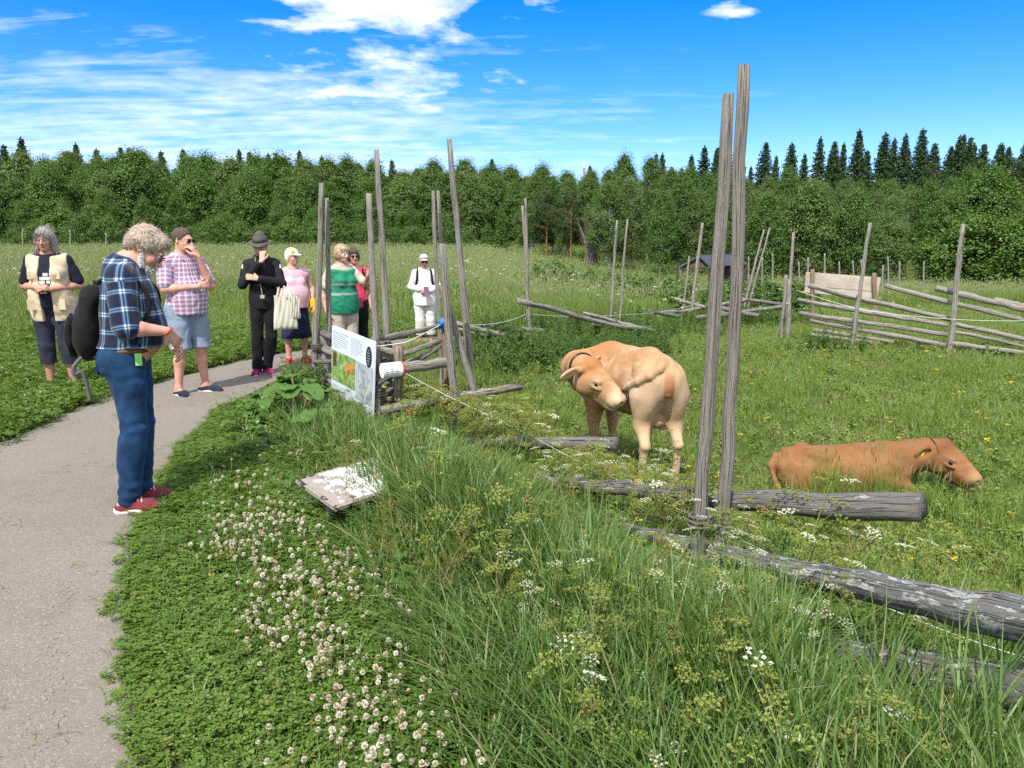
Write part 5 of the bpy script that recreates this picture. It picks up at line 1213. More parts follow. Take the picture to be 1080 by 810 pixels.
def surface(D, lo, h):
    S = D < 0; n = np.array(D.shape)
    c = np.zeros(n-1, np.int8)
    for i in (0, 1):
        for j in (0, 1):
            for k in (0, 1): c += S[i:n[0]-1+i, j:n[1]-1+j, k:n[2]-1+k]
    act = (c > 0) & (c < 8); ci = np.argwhere(act); vid = -np.ones(n-1, np.int32); vid[act] = np.arange(len(ci))
    acc = np.zeros((len(ci), 3)); cnt = np.zeros(len(ci))
    cor = [(i, j, k) for i in (0, 1) for j in (0, 1) for k in (0, 1)]
    dv = {q: D[ci[:, 0]+q[0], ci[:, 1]+q[1], ci[:, 2]+q[2]] for q in cor}
    for q in cor:
        for axx in range(3):
            if q[axx]: continue
            r = list(q); r[axx] = 1; r = tuple(r); a = dv[q]; b = dv[r]; m = (a < 0) != (b < 0)
            t = np.where(m, a/np.where(m, a-b, 1), 0); pnt = np.array(q, float)[None].repeat(len(ci), 0); pnt[:, axx] += t
            acc[m] += pnt[m]; cnt[m] += 1
    V = lo + (ci + acc/cnt[:, None])*h
    Fs = []
    for axx in range(3):
        o1, o2 = [(1, 2), (2, 0), (0, 1)][axx]
        sl0 = [slice(None)]*3; sl1 = [slice(None)]*3; sl0[axx] = slice(0, n[axx]-1); sl1[axx] = slice(1, n[axx])
        A = S[tuple(sl0)]; B = S[tuple(sl1)]; E = np.argwhere(A != B)
        E = E[(E[:, o1] > 0) & (E[:, o2] > 0) & (E[:, o1] < n[o1]-1) & (E[:, o2] < n[o2]-1)]
        if not len(E): continue
        ins = A[tuple(E.T)]
        def cell(d1, d2):
            q = E.copy(); q[:, o1] -= d1; q[:, o2] -= d2; return vid[tuple(q.T)]
        f = np.stack([cell(1, 1), cell(0, 1), cell(0, 0), cell(1, 0)], 1)
        f[~ins] = f[~ins][:, ::-1]; Fs.append(f)
    return V, np.concatenate(Fs)
def relax(V, F, it=1, lam=0.5):
    e = np.concatenate([F[:, [0, 1]], F[:, [1, 2]], F[:, [2, 3]], F[:, [3, 0]]]); e = np.concatenate([e, e[:, ::-1]]); n = len(V)
    cnt = np.bincount(e[:, 0], minlength=n)[:, None]
    for _ in range(it):
        s = np.stack([np.bincount(e[:, 0], V[e[:, 1], i], n) for i in range(3)], 1); V = V + lam*(s/np.maximum(cnt, 1)-V)
    return V
def wrinkle(amp, freq, seed, aniso=(1, 1, 1)):
    rng = np.random.default_rng(seed); ws = [(rng.normal(0, 1, 3)*np.array(aniso)*freq, rng.uniform(0, 6)) for _ in range(5)]
    def f(X):
        w = 0
        for kx, ph in ws: w = w + np.sin(X@kx.astype(np.float32)+ph)
        return amp*(1-np.abs(w)/2.2)
    return f
def body_mesh(name, prims, h, mats, cuts=(), noise=None, it=1, lam=.5, attr=None, parent=None, pad=.02):
    D, lo = sdf_grid(prims, h, cuts, noise, pad); V, F = surface(D, lo, h); V = relax(V, F, it, lam)
    at = attr(V) if attr else None
    return link(name, mesh_np(name, V, [F], mats if isinstance(mats, (list, tuple)) else [mats], None, at, True), parent)
# ---------------------------------------------------------------- people
def mat_skin(name, col):
    m, t, out = newmat(name); co = t.new('ShaderNodeTexCoord').outputs['Object']
    n = t.noise(co, 14, 4, .6); c = t.mix(t.ramp(n, [(.35, 0), (.7, 1)]), col, (col[0]*.9, col[1]*.72, col[2]*.68))
    c = t.mix(t.attr('lip').outputs['Fac'], c, (col[0]*.62, col[1]*.36, col[2]*.36))
    b = pbr(t, out, c, .5, t.bump(t.noise(co, 90, 3), .15, .004), .35)
    return m
def mat_cloth(name, col, var=.12, fold=.35, rough=.85, weave=350, fs=13):
    m, t, out = newmat(name); co = t.new('ShaderNodeTexCoord').outputs['Object']
    n = t.noise(co, 7, 4, .6); c = t.mix(t.ramp(n, [(.35, 0), (.7, 1)]), tuple(c*(1-var) for c in col), tuple(min(1, c*(1+var)) for c in col))
    h = t.math('ADD', t.math('MULTIPLY', t.noise(co, fs, 3, .5, .8), 1.0), t.math('MULTIPLY', t.noise(co, weave, 2), .05))
    pbr(t, out, c, rough, t.bump(h, fold*.5, .025), .15, .05); return m
def cloth_nodes(t):
    co = t.new('ShaderNodeTexCoord').outputs['Object']; return t.bump(t.math('ADD', t.noise(co, 13, 3, .5, .8), t.math('MULTIPLY', t.noise(co, 350, 2), .05)), .2, .02)
def stripes(t, x, period, stops):
    return t.ramp(t.math('FRACT', t.math('DIVIDE', x, period)), stops, 'CONSTANT')
def mat_hair(name, col, hi, sc=(60, 60, 9)):
    m, t, out = newmat(name); co = t.new('ShaderNodeTexCoord').outputs['Object']
    n = t.noise(t.mapping(co, sc), 1.6, 4, .65, 1.2); n2 = t.noise(co, 22, 3, .6, 1.5)
    c = t.mix(t.ramp(n, [(.3, 0), (.68, 1)]), col, hi); c = t.mix(t.ramp(n2, [(.3, .4), (.5, 0)]), c, tuple(a*.7 for a in col))
    pbr(t, out, c, .5, t.bump(t.math('ADD', n, n2), .9, .015), .35); return m
SKIN_A = mat_skin('skin', (.58, .36, .27)); SKIN_B = mat_skin('tanned_skin', (.48, .27, .19)); SKIN_C = mat_skin('ruddy_skin', (.60, .34, .26))
EYEW = mat_plain('eye_white', (.75, .73, .70), .3, .02, 5); EYED = mat_plain('eye_iris', (.05, .06, .07), .2, .05, 5)
BLACKP = mat_plain('black_plastic', (.012, .012, .013), .3, .1, 10); LENS = mat_plain('dark_lens', (.010, .010, .012), .12, .05, 10, spec=.6)
SOLE = mat_plain('white_sole', (.68, .67, .64), .7, .08, 20); LEATHER = mat_plain('brown_leather', (.12, .045, .022), .5, .2, 25)

WRISTRED = mat_plain('red_band', (0.50, 0.06, 0.04), 0.5, 0.1, 10)
def head_prims(rng=None, beard=False, fem=False):
    j = .92 if fem else 1.0
    L = [el((0, .018, .035), (.074, .094, .082), .03), el((0, -.028, -.03), (.062*j, .068, .085), .03), el((0, -.046, -.078), (.042*j, .042, .030), .03), el((0, -.080, -.097), (.019, .016, .015), .02),
         el((.036, -.066, -.028), (.026, .022, .026), .02), el((-.036, -.066, -.028), (.026, .022, .026), .02),
         el((0, -.086, .026), (.050, .014, .010), .015), sub(el((.031, -.101, .004), (.017, .014, .011), .012)), sub(el((-.031, -.101, .004), (.017, .014, .011), .012)),
         rc((0, -.093, .010), (0, -.117, -.030), .008, .0125, .012), rc((-.013, -.103, -.036), (.013, -.103, -.036), .0085, None, .008),
         el((0, -.097, -.058), (.023, .009, .0055), .006), el((0, -.096, -.068), (.020, .010, .0065), .006)]
    for s in (1, -1):
        L += [el((s*.074, .012, -.006), (.009, .020, .031), .008, rotz(s*.45)), sub(el((s*.083, .004, -.004), (.006, .010, .016), .005))]
    return L
def hand_prims(w, d, n, side, curl=.5, spread=.12, s=1.0, thumb=.6):
    """w wrist, d along the fingers, n out of the palm; side +1: thumb on cross(d, n)"""
    d = np.array(d, float); d /= np.linalg.norm(d); n = np.array(n, float); n -= d*np.dot(n, d); n /= np.linalg.norm(n); l = np.cross(d, n)*side
    L = []; w = np.array(w, float)
    for i, (o, ln) in enumerate(((.027, .036), (.009, .041), (-.009, .038), (-.026, .030))):
        b = w + d*.012*s + l*o*.6*s; kn = w + d*.088*s + l*o*s - n*.002
        L.append(rc(b, kn, .014*s, .0115*s, .012)); p = kn; a = curl*.5
        for q, (f, r0, r1) in enumerate(((1.15, .0100, .0092), (.72, .0092, .0085), (.58, .0085, .0075))):
            dd = d*math.cos(a)+n*math.sin(a)+l*spread*(o/.027)*(1 if q == 0 else .5); dd /= np.linalg.norm(dd); e = p+dd*ln*f*s
            L.append(rc(p, e, r0*s, r1*s, .003)); p = e; a += curl*.75
    t0 = w + d*.022*s + l*.022*s; t1 = t0 + (d*.030+l*.028+n*.014)*s; t2 = t1 + (d*.030+l*.008*(1-thumb)+n*(.010+.014*thumb))*s; t3 = t2+(d*.024-l*.004+n*.010)*s
    L += [rc(t0, t1, .0145*s, .012*s, .010), rc(t1, t2, .0115*s, .0100*s, .004), rc(t2, t3, .0100*s, .008*s, .003)]
    return L
class Human:
    """z up, faces -y, its left is +x; metres for a 1.75 m adult, scaled by H"""
    def __init__(s, name, label, loc, rz, H, skin, h=.0065, group=None, fem=False, wide=1.0, belly=0.0, bust=0.0, lean=0.0, head=(0, 0, 0), hoff=(0, 0, 0), arms=None, legs=None, hands=None, feet=None, seed=1):
        s.sc = H/1.75; s.h = h; s.loc = loc; s.rz = rz; s.seed = seed; s.fem = fem; s.n = 0
        sw = (.165 if fem else .185)*wide; s.wide = wide; s.lean = lean; s.belly = belly
        Rl = rotx(lean); piv = v3(0, .0, .95)
        def T(p): return Rl@(np.array(p, float)-piv)+piv
        s.T = T; s.Rl = Rl
        s.sh = {1: T((sw-.012, .015, 1.385)), -1: T((-sw+.012, .015, 1.385))}
        d = {1: [(sw+.06, .03, 1.12), (sw+.06, -.04, .87)], -1: [(-sw-.06, .03, 1.12), (-sw-.06, -.04, .87)]}
        if arms: d.update(arms)
        s.el = {k: np.array(v[0], float) for k, v in d.items()}; s.wr = {k: np.array(v[1], float) for k, v in d.items()}
        lg = {1: [(.10, -.01, .50), (.11, .03, .085)], -1: [(-.10, -.01, .50), (-.11, .03, .085)]}
        if legs: lg.update(legs)
        s.kn = {k: np.array(v[0], float) for k, v in lg.items()}; s.an = {k: np.array(v[1], float) for k, v in lg.items()}
        s.hip = {1: v3(.088*wide, 0, .92), -1: v3(-.088*wide, 0, .92)}
        ft = {1: .18, -1: -.18}
        if feet: ft.update(feet)
        s.fd = {k: v3(math.sin(a), -math.cos(a), 0) for k, a in ft.items()}
        W = wide; hp = (1.06 if fem else 1.0)
        s.torso = [el((0, .012, .95), (.165*W*hp, .112*W, .125), .05), el(T((0, 0, 1.09)), (.140*W, .105*W, .15), .06, Rl), el(T((0, .005, 1.28)), (.157*W, .112, .17), .05, Rl),
                   rc(T((-sw*.84, .015, 1.380)), T((0, .022, 1.425)), .052, .062, .05), rc(T((sw*.84, .015, 1.380)), T((0, .022, 1.425)), .052, .062, .05), rc(T((0, .03, 1.42)), T((0, .02, 1.465)), .068, .056, .05), el((.072*W, .075, .90), (.085, .075, .095), .05), el((-.072*W, .075, .90), (.085, .075, .095), .05),
                   el(T((0, .06, 1.33)), (.12*W, .07, .13), .05, Rl)]
        s.hipw = W
        if belly: s.torso.append(el(T((0, -.055-belly*.5, 1.06)), (.135*W+belly*.3, .085+belly*.6, .145), .06, Rl))
        if bust: s.torso += [el(T((q*.072, -.085, 1.245)), (.062+bust*.3, .045+bust, .06+bust*.2), .03, Rl) for q in (1, -1)]
        hc = T((0, -.012, 1.615)) + np.array(hoff, float); s.hc = hc
        s.Rh = rotz(head[2])@rotx(head[0])@roty(head[1]); s.hs = 1.0 if not fem else .96
        s.neck = [rc(T((0, .025, 1.43)), hc+s.Rh@v3(0, .022, -.05), .060 if not fem else .052, .054 if not fem else .047, .03)]
        s.headp = [xf(p, s.Rh, hc, s.hs) for p in head_prims(fem=fem)]
        s.ua = {}; s.fa = {}; s.hd = {}
        for k in (1, -1):
            S, E, Wr = s.sh[k], s.el[k], s.wr[k]; f = .88 if fem else 1.0
            m = S+(E-S)*.45
            s.ua[k] = [rc(S, m, .055*f, .047*f, .035), rc(m, E, .047*f, .040*f, .02)]
            m2 = E+(Wr-E)*.3; s.fa[k] = [rc(E, m2, .040*f, .042*f, .02), rc(m2, Wr, .042*f, .026*f, .02)]
            hh = (hands or {}).get(k, {}); dd = hh.get('d', Wr-E); nn = hh.get('n', (-k, 0, 0)); dd = np.array(dd, float)
            s.hd[k] = hand_prims(Wr, dd, nn, hh.get('side', 1), hh.get('curl', .55), s=(.93 if fem else 1.02), thumb=hh.get('thumb', .6))
        s.th = {}; s.ca = {}; s.ft = {}
        for k in (1, -1):
            Hp, K, A = s.hip[k], s.kn[k], s.an[k]; m = Hp+(K-Hp)*.4
            s.th[k] = [rc(Hp, m, .092*W, .078*W, .05), rc(m, K, .078*W, .056, .03)]
            c = K+(A-K)*.32+v3(0, .014, 0); s.ca[k] = [rc(K, c, .054, .056, .025), rc(c, A, .056, .034, .025)]
            f = s.fd[k]; q = np.cross(f, [0, 0, 1]); b = v3(A[0], A[1], A[2]-.085)
            s.ft[k] = [rc(A, b+f*-.035+v3(0, 0, .035), .036, .034, .03), rc(b+f*-.03+v3(0, 0, .036), b+f*.10+v3(0, 0, .034), .034, .034, .03), rc(b+f*.09+q*.012+v3(0, 0, .028), b+f*.165+q*.012+v3(0, 0, .022), .028, .02, .02), rc(b+f*.09-q*.016+v3(0, 0, .026), b+f*.145-q*.018+v3(0, 0, .02), .026, .018, .02)]
        allp = s.torso+s.neck
        for k in (1, -1): allp = allp + s.ua[k]+s.fa[k]+s.th[k]+s.ca[k]+s.ft[k]
        allp = allp + s.headp + s.hd[1]+s.hd[-1]
        hc_, Rh_, hs_ = hc, s.Rh, s.hs
        def at(V):
            q = ((V-hc_)@Rh_)/hs_; lip = np.exp(-((q[:, 0]/.020)**4+((q[:, 2]+.063)/.0085)**4))*(q[:, 1] < -.075)
            return {'lip': lip}
        s.o = body_mesh(name, allp, h/s.sc, skin, attr=at); s.o.data.transform(Matrix.Scale(s.sc, 4))
        s.o.location = [float(c) for c in loc]; s.o.rotation_euler = (0, 0, rz); tag(s.o, label, 'person', group)
        for k in (1, -1):
            mb = MB(); c = hc + s.Rh@(v3(k*.031, -.0835, .003)*s.hs)
            th = np.linspace(0, PI, 9); ph = np.linspace(0, 2*PI, 12, endpoint=False)
            V = np.array([c+s.Rh@(v3(math.sin(a)*math.cos(b), -math.cos(a), math.sin(a)*math.sin(b))*.0125) for a in th for b in ph]); I = np.arange(108).reshape(9, 12)
            F = np.stack([I[:-1], np.roll(I[:-1], -1, 1), np.roll(I[1:], -1, 1), I[1:]], -1).reshape(-1, 4)
            mb.add(V, F[24:], m=0); mb.add(V, F[:24], m=1); s.fin(mb.build('eye', [EYEW, EYED], s.o, smooth=True))
    def fin(s, o):
        o.data.transform(Matrix.Scale(s.sc, 4)); o.parent = s.o; return o
    def part(s, name, prims, mat, cuts=(), noise=None, h=None, it=1, attr=None, label=None, lam=.5):
        o = body_mesh(name, prims, (h or s.h)/s.sc, mat, cuts, noise, it, lam, attr); s.fin(o)
        if label: o['label'] = label
        return o
    def mb(s, name, mb, mat, label=None, smooth=True, parent=None):
        o = mb.build(name, mat if isinstance(mat, list) else [mat], s.o, smooth=smooth); o.data.transform(Matrix.Scale(s.sc, 4))
        if parent: o.parent = parent
        if label: o['label'] = label
        return o
    def H(s, p): return s.hc + s.Rh@(np.array(p, float)*s.hs)
    def clothuv(s, V):
        """garment coordinates: x around, y along the thread of body or sleeve"""
        uv = np.zeros((len(V), 3)); q = (V-v3(0, 0, .95))@s.Rl
        uv[:, 0] = np.arctan2(q[:, 0], -q[:, 1])*.155; uv[:, 1] = V[:, 2]
        for k in (1, -1):
            S, E = s.sh[k], s.el[k]; ax = (E-S)/np.linalg.norm(E-S); r = V-S; t = r@ax; rad_ = np.linalg.norm(r-t[:, None]*ax, axis=1)
            m = (t > .04) & (t < np.linalg.norm(E-S)+.1) & (rad_ < .095) & (np.abs(V[:, 0]) > abs(S[0])*.82-.25*abs(E[1]-S[1]))
            n1 = np.cross(ax, [0, 1, .01]); n1 /= np.linalg.norm(n1); n2 = np.cross(ax, n1)
            uv[m, 0] = np.arctan2(r[m]@n1, r[m]@n2)*.06+.03; uv[m, 1] = t[m]
        return {'guv': uv}
    def shirt(s, name, mat, thick=.014, hem=.88, sleeve=.9, neck=1.475, amp=.005, both=True, label=None, flare=0.0, forearm=0.0, sleeves=(1, -1), loose=0.0):
        L = [infl(p, thick) for p in s.torso]
        b_ = .045 if s.belly else 0
        L.append(el((0, -.005-s.belly*.55, hem+.10), (.160*s.wide+flare, .112*s.wide+flare+s.belly*.45, .34), .06))
        if loose: L.append(el(s.T((0, -.02, 1.13)), (.150*s.wide, .125+loose, .24), .06, s.Rl))
        cuts = [((0, 0, hem), (0, 0, -1))]
        out = []
        for k in sleeves:
            S, E, Wr = s.sh[k], s.el[k], s.wr[k]
            if forearm: L += [infl(p, thick) for p in s.ua[k]]; L.append(rc(E, E+(Wr-E)*forearm, .045+thick, .034+thick+.004, .02))
            else:
                e = S+(E-S)*sleeve; L += [rc(S, S+(E-S)*sleeve*.5, .055*(.9 if s.fem else 1)+thick, .052*(.9 if s.fem else 1)+thick+.004, .04), rc(S+(E-S)*sleeve*.5, e, .052*(.9 if s.fem else 1)+thick+.004, .049*(.9 if s.fem else 1)+thick+.008, .02)]
        L = [xf(p, np.eye(3), (0, 0, 0)) for p in L]
        cuts.append((s.T((0, 0, neck)), s.Rl@v3(0, -.35, 1)))
        o = s.part(name, L, mat, cuts, wrinkle(amp*.75, 24, s.seed, (1, 1, .6)), attr=s.clothuv, label=label)
        # hollow sleeve ends are cut across the arm
        return o
    def trousers(s, name, mat, bottom=.10, thick=.014, top=1.0, amp=.005, flare=0.0, label=None, taper=1.0, noise=None):
        L = [infl(p, thick*.8) for p in s.torso[:1]+s.torso[6:8]]
        for k in (1, -1):
            Hp, K, A = s.hip[k], s.kn[k], s.an[k]; m = Hp+(K-Hp)*.4
            L += [rc(Hp, m, .092*s.wide+thick, .080*s.wide+thick, .04), rc(m, K, .080*s.wide+thick, .060+thick+flare, .02), rc(K, A-v3(0, 0, .0), .060+thick+flare, (.050+thick+flare)*taper, .02), rc(K+(A-K)*.18+v3(0, .012, 0), K+(A-K)*.5+v3(0, .014, 0), .058+thick, .056+thick, .03)]
        return s.part(name, L, mat, [((0, 0, bottom), (0, 0, -1)), ((0, 0, top), (0, 0, 1))], noise or wrinkle(amp*.75, 20, s.seed+5, (1.2, 1.2, .9)), label=label)
    def shoe(s, k, mat, top=.075, sole=True, solem=None, thick=.010, name='shoe', lacem=None):
        o = s.part(name, [infl(p, thick) for p in s.ft[k]], mat, [((0, 0, top), (0, .25, 1)), ((0, 0, .018), (0, 0, -1))], h=s.h*.8)
        if sole:
            f = s.fd[k]; A = s.an[k]; q = np.cross(f, [0, 0, 1]); b = v3(A[0], A[1], A[2]-.085)
            so = s.part('sole', [rc(b-f*.045+v3(0, 0, .016), b+f*.06+v3(0, 0, .016), .047, .047, .02), rc(b+f*.06+v3(0, 0, .016), b+f*.150-q*.004+v3(0, 0, .016), .050, .036, .02)], solem or SOLE, [((0, 0, .026), (0, 0, 1)), ((0, 0, -.0), (0, 0, -1))], h=s.h*.8); so.parent = o
        if lacem:
            f = s.fd[k]; A = s.an[k]; q = np.cross(f, [0, 0, 1]); b = v3(A[0], A[1], A[2]-.085); mb = MB()
            for i in range(4):
                c = b+f*(.045+.022*i)+v3(0, 0, .088-.009*i); mb.tube(np.array([c-q*.028+[0, 0, -.012], c+[0, 0, .002], c+q*.028+f*.012+[0, 0, -.012]]), .005, 6)
            lo = s.mb('laces', mb, lacem); lo.parent = o
        return o
    def hair(s, mat, style='short', noise=.004, nf=90, vol=.012, name='hair', label=None, strands=None):
        E = [el((0, .020, .040), (.076+vol, .096+vol, .084+vol), .02)]
        if style == 'short': C = [sub(el((0, -.095, -.012), (.070, .062, .082), .02)), sub(el((0, -.02, -.10), (.12, .16, .06), .02))]
        elif style == 'fluffy':
            E += [el((0, .07, -.005), (.075, .055, .075), .03), el((.062, .03, .02), (.034, .062, .05), .03), el((-.062, .03, .02), (.034, .062, .05), .03), el((0, -.045, .085), (.062, .05, .036), .03)]
            C = [sub(el((0, -.105, -.030), (.068, .060, .088), .015)), sub(el((.085, -.02, -.04), (.03, .035, .035), .01)), sub(el((-.085, -.02, -.04), (.03, .035, .035), .01))]
        elif style == 'long':
            E += [rc((.070, .02, .0), (.088, .015, -.125), .040, .036, .03), rc((-.070, .02, .0), (-.088, .015, -.125), .040, .036, .03), rc((0, .075, 0), (0, .085, -.13), .055, .055, .04), el((0, -.06, .075), (.062, .04, .034), .02)]
            C = [sub(el((0, -.11, -.045), (.055, .075, .095), .015))]
        elif style == 'bob':
            E += [el((.066, .01, -.01), (.030, .070, .060), .03), el((-.066, .01, -.01), (.030, .070, .060), .03), el((0, .075, -.015), (.07, .045, .075), .03), el((0, -.058, .070), (.062, .044, .032), .02)]
            C = [sub(el((0, -.105, -.04), (.058, .068, .092), .015))]
        L = [xf(p, s.Rh, s.hc, s.hs) for p in E+C]
        o = s.part(name, L, mat, (), wrinkle(noise*.5, nf, s.seed+9), h=s.h*.85, it=1, label=label)
        if strands: s.strands(o, mat, *strands)
        return o
    def strands(s, o, mat, n, length, curl, width=.0028, name='hair_strands'):
        rng = np.random.default_rng(s.seed+77); me = o.data; nv = len(me.vertices); V = np.empty(nv*3, np.float32); me.vertices.foreach_get('co', V); V = V.reshape(-1, 3).astype(float)
        N = np.empty(nv*3, np.float32); me.vertices.foreach_get('normal', N); N = N.reshape(-1, 3).astype(float)
        i = rng.integers(0, nv, n); p = V[i]-N[i]*.004; nn = N[i]; K = 6
        g = np.array([0, 0, -1.0]); d = g - nn*(nn@g)[:, None] + rng.normal(0, .30+curl*.35, (n, 3)); d -= nn*(np.maximum(0, (d*nn).sum(1))*.75)[:, None]; d += nn*.10; d /= np.linalg.norm(d, axis=1)[:, None]
        q = np.cross(nn, d); q /= np.linalg.norm(q, axis=1)[:, None]+1e-9; L = length*rng.uniform(.5, 1.3, n); pts = []; cur = p-nn*.003; ph = rng.uniform(0, 6, n)
        for k in range(K):
            pts.append(cur); dd = d + q*(np.sin(ph+k*1.5)*curl)[:, None] + nn*(np.cos(ph+k*1.5)*curl*.25-.22*k/K)[:, None]
            cur = cur + dd*(L/K)[:, None]
        A = np.stack(pts, 1); w = width*np.array([.8, 1, 1, .9, .7, .2])
        S = (q*.8+nn*.5)[:, None, :]*w[None, :, None]; VV = np.stack([A-S, A+S], 2).reshape(-1, 3); I = np.arange(n*K*2).reshape(n, K, 2)
        F = np.stack([I[:, :-1, 0], I[:, :-1, 1], I[:, 1:, 1], I[:, 1:, 0]], -1).reshape(-1, 4)
        so = link(name, mesh_np(name, VV, [F], [mat], smooth=True), o); return so
    def glasses(s, lens=None, frame=None):
        mb = MB()
        for k in (1, -1):
            th = np.linspace(0, 2*PI, 17); c = v3(k*.033, -.108, .002)
            mb.tube(np.array([s.H(c+v3(math.cos(a)*.026, abs(math.cos(a))*.004, math.sin(a)*.019)) for a in th]), .0022, 5, False, m=0)
            mb.tube(np.array([s.H((k*.058, -.104, .008)), s.H((k*.074, -.05, .010)), s.H((k*.080, .02, .006))]), .0022, 5)
            if lens:
                V = [s.H(c+v3(math.cos(a)*.026, abs(math.cos(a))*.004, math.sin(a)*.019)) for a in th[:-1]]
                mb.add([*V, s.H(c+v3(0, -.003, 0))], (), [[i, (i+1) % 16, 16] for i in range(16)], m=1)
        mb.tube(np.array([s.H((-.010, -.113, .008)), s.H((.010, -.113, .008))]), .0025, 5)
        return s.mb('glasses', mb, [frame or BLACKP, lens or LENS])
def foot_at(u, v): g = G(u, v); return np.array([g[0], g[1], g[2]+.012])
# 1 --- bearded man in profile, bowed over what he holds
def plaid(name):
    m, t, out = newmat(name); g = t.attr('guv').outputs['Vector']; sp_ = t.new('ShaderNodeSeparateXYZ'); t.lk(g, sp_.inputs[0])
    def bands(x, per, off):
        f = t.math('FRACT', t.math('DIVIDE', t.math('ADD', x, off+10), per))
        a = t.ramp(f, [(0, 0), (.36, .30), (.42, 1.0), (.50, .30), (.58, 1.0), (.64, .30), (.70, 0)], 'CONSTANT'); return a
    vx = bands(sp_.outputs[0], .098, .0); vy = bands(sp_.outputs[1], .098, .05)
    s_ = t.math('ADD', t.math('MULTIPLY', vx, .5), t.math('MULTIPLY', vy, .5))
    c = t.ramp(s_, [(0, (.007, .011, .030)), (.15, (.018, .034, .085)), (.3, (.035, .075, .17)), (.5, (.10, .19, .29)), (.65, (.24, .33, .40)), (1.0, (.62, .64, .55))])
    pbr(t, out, c, .85, cloth_nodes(t), .2, .2); return m
def build_people():
    DENIM = mat_cloth('dark_denim', (.012, .043, .108), .45, .5); NAVY = mat_cloth('navy_cotton', (.016, .017, .030), .2, .4)
    # ---- bearded man
    m = Human('person', 'bearded grey haired man in blue plaid shirt and jeans, head bowed, nearest on the path', foot_at(151, 535), rad(105), 1.78, SKIN_C, .0055, lean=.10, wide=1.0, belly=.05,
              head=(.74, 0, 0), hoff=(0, -.068, -.070), seed=3,
              arms={-1: [(-.245, -.055, 1.11), (-.17, -.245, 1.075)], 1: [(.235, -.03, 1.10), (.05, -.25, 1.02)]},
              hands={-1: dict(d=(.45, -.35, -.55), n=(.7, .3, -.3), curl=.75, side=-1), 1: dict(d=(-.5, -.35, -.7), n=(-.3, .6, -.3), curl=.6, side=-1)},
              legs={1: [(.10, -.015, .50), (.10, .02, .085)], -1: [(-.10, -.015, .50), (-.10, .05, .085)]}, feet={1: .05, -1: -.12})
    m.shirt('plaid_shirt', plaid('plaid_cotton'), .018, .978, .98, 1.485, .005, flare=.02, loose=.02)
    m.trousers('jeans', DENIM, .035, .013, 1.0, .005, noise=lambda X: wrinkle(.004, 20, 8, (1.2, 1.2, .9))(X) + .0045*np.sin(X[..., 2]*95+np.sin(X[..., 0]*30+X[..., 1]*22)*1.6)*(sstep(.34, .06, X[..., 2]) + .45*np.exp(-((X[..., 2]-.52)/.07)**2) + .4*np.exp(-((X[..., 2]-.82)/.06)**2)))
    STI = mat_plain('denim_seam', (.035, .085, .19), .8, .2, 40)
    for k in (1, -1):
        mb = MB(); c = v3(k*.085, .142, .89); mb.box(c, (.095, .010, .115), rotx(.10)); m.mb('back_pocket', mb, DENIM, smooth=False)
        mb = MB(); c = v3(k*.085, .1495, .935); mb.box(c, (.095, .004, .006), rotx(.10)); m.mb('pocket_stitching', mb, STI, smooth=False)
    for k in (1, -1): m.shoe(k, mat_cloth('burgundy_canvas', (.20, .035, .045), .15, .1), .078, lacem=SOLE)
    m.hair(mat_hair('grey_curls', (.30, .225, .16), (.56, .46, .36), (30, 30, 30)), 'fluffy', .006, 60, .006, strands=(5200, .038, .55, .0018))
    L = [xf(p, m.Rh, m.hc, m.hs) for p in [el((0, -.062, -.092), (.052, .050, .036), .03), el((0, -.085, -.115), (.032, .028, .034), .03), rc((.062, -.01, -.03), (.05, -.04, -.085), .016, .022, .03), rc((-.062, -.01, -.03), (-.05, -.04, -.085), .016, .022, .03), rc((-.02, -.106, -.048), (.02, -.106, -.048), .009, None, .01)]]
    bo = m.part('beard', L, mat_hair('white_beard', (.52, .49, .45), (.80, .78, .74), (60, 60, 20)), (), wrinkle(.003, 110, 5), h=.0048, it=1)
    m.strands(bo, bo.data.materials[0], 900, .035, .5, .0022, 'beard_strands')
    m.glasses()
    bm_ = MB(); th = np.linspace(0, 2*PI, 33); bm_.tube(np.stack([np.sin(th)*.176, np.cos(th)*.128-.010, np.full(33, .965)], 1), .016, 8, False); m.mb('belt', bm_, LEATHER)
    # collar
    cl = MB(); 
    for k in (1, -1):
        pts = [m.T((k*.015, .085, 1.485)), m.T((k*.070, .055, 1.49)), m.T((k*.078, -.01, 1.475)), m.T((k*.045, -.085, 1.425))]; cl.tube(np.array(pts), [.015, .017, .018, .012], 8)
    m.mb('collar', cl, mat_cloth('collar_cotton', (.03, .055, .13)))
    w = m.wr[-1]; bd = MB(); ax = np.array([.25, -.45, -.75]); ax /= np.linalg.norm(ax); n1 = np.cross(ax, [1, 0, 0]); n1 /= np.linalg.norm(n1); n2 = np.cross(ax, n1)
    bd.tube(np.array([w+n1*math.cos(a)*.031+n2*math.sin(a)*.031 for a in np.linspace(0, 2*PI, 17)]), .007, 6, False); m.mb('wrist_band', bd, WRISTRED)
    tg = MB(); tg.box(v3(-.165, -.085, .92), (.012, .035, .07)); m.mb('key_tag', tg, mat_plain('lime_tag', (.25, .62, .16), .5), smooth=False)
    # backpack (worn: a thing of its own)
    bp = empty('backpack', m.o.location+Vector((.035*math.sin(-m.rz), -.035*math.cos(m.rz)*1.0, 0))*0 + Matrix.Rotation(m.rz, 3, 'Z')@Vector((0, -.045, -.01)), m.o.rotation_euler.z); tag(bp, 'black backpack with hanging grey strap on the bearded man in plaid', 'backpack')
    BK = mat_cloth('black_nylon', (.011, .011, .012), .3, .5); GS = mat_cloth('grey_webbing', (.10, .105, .11), .2, .1)
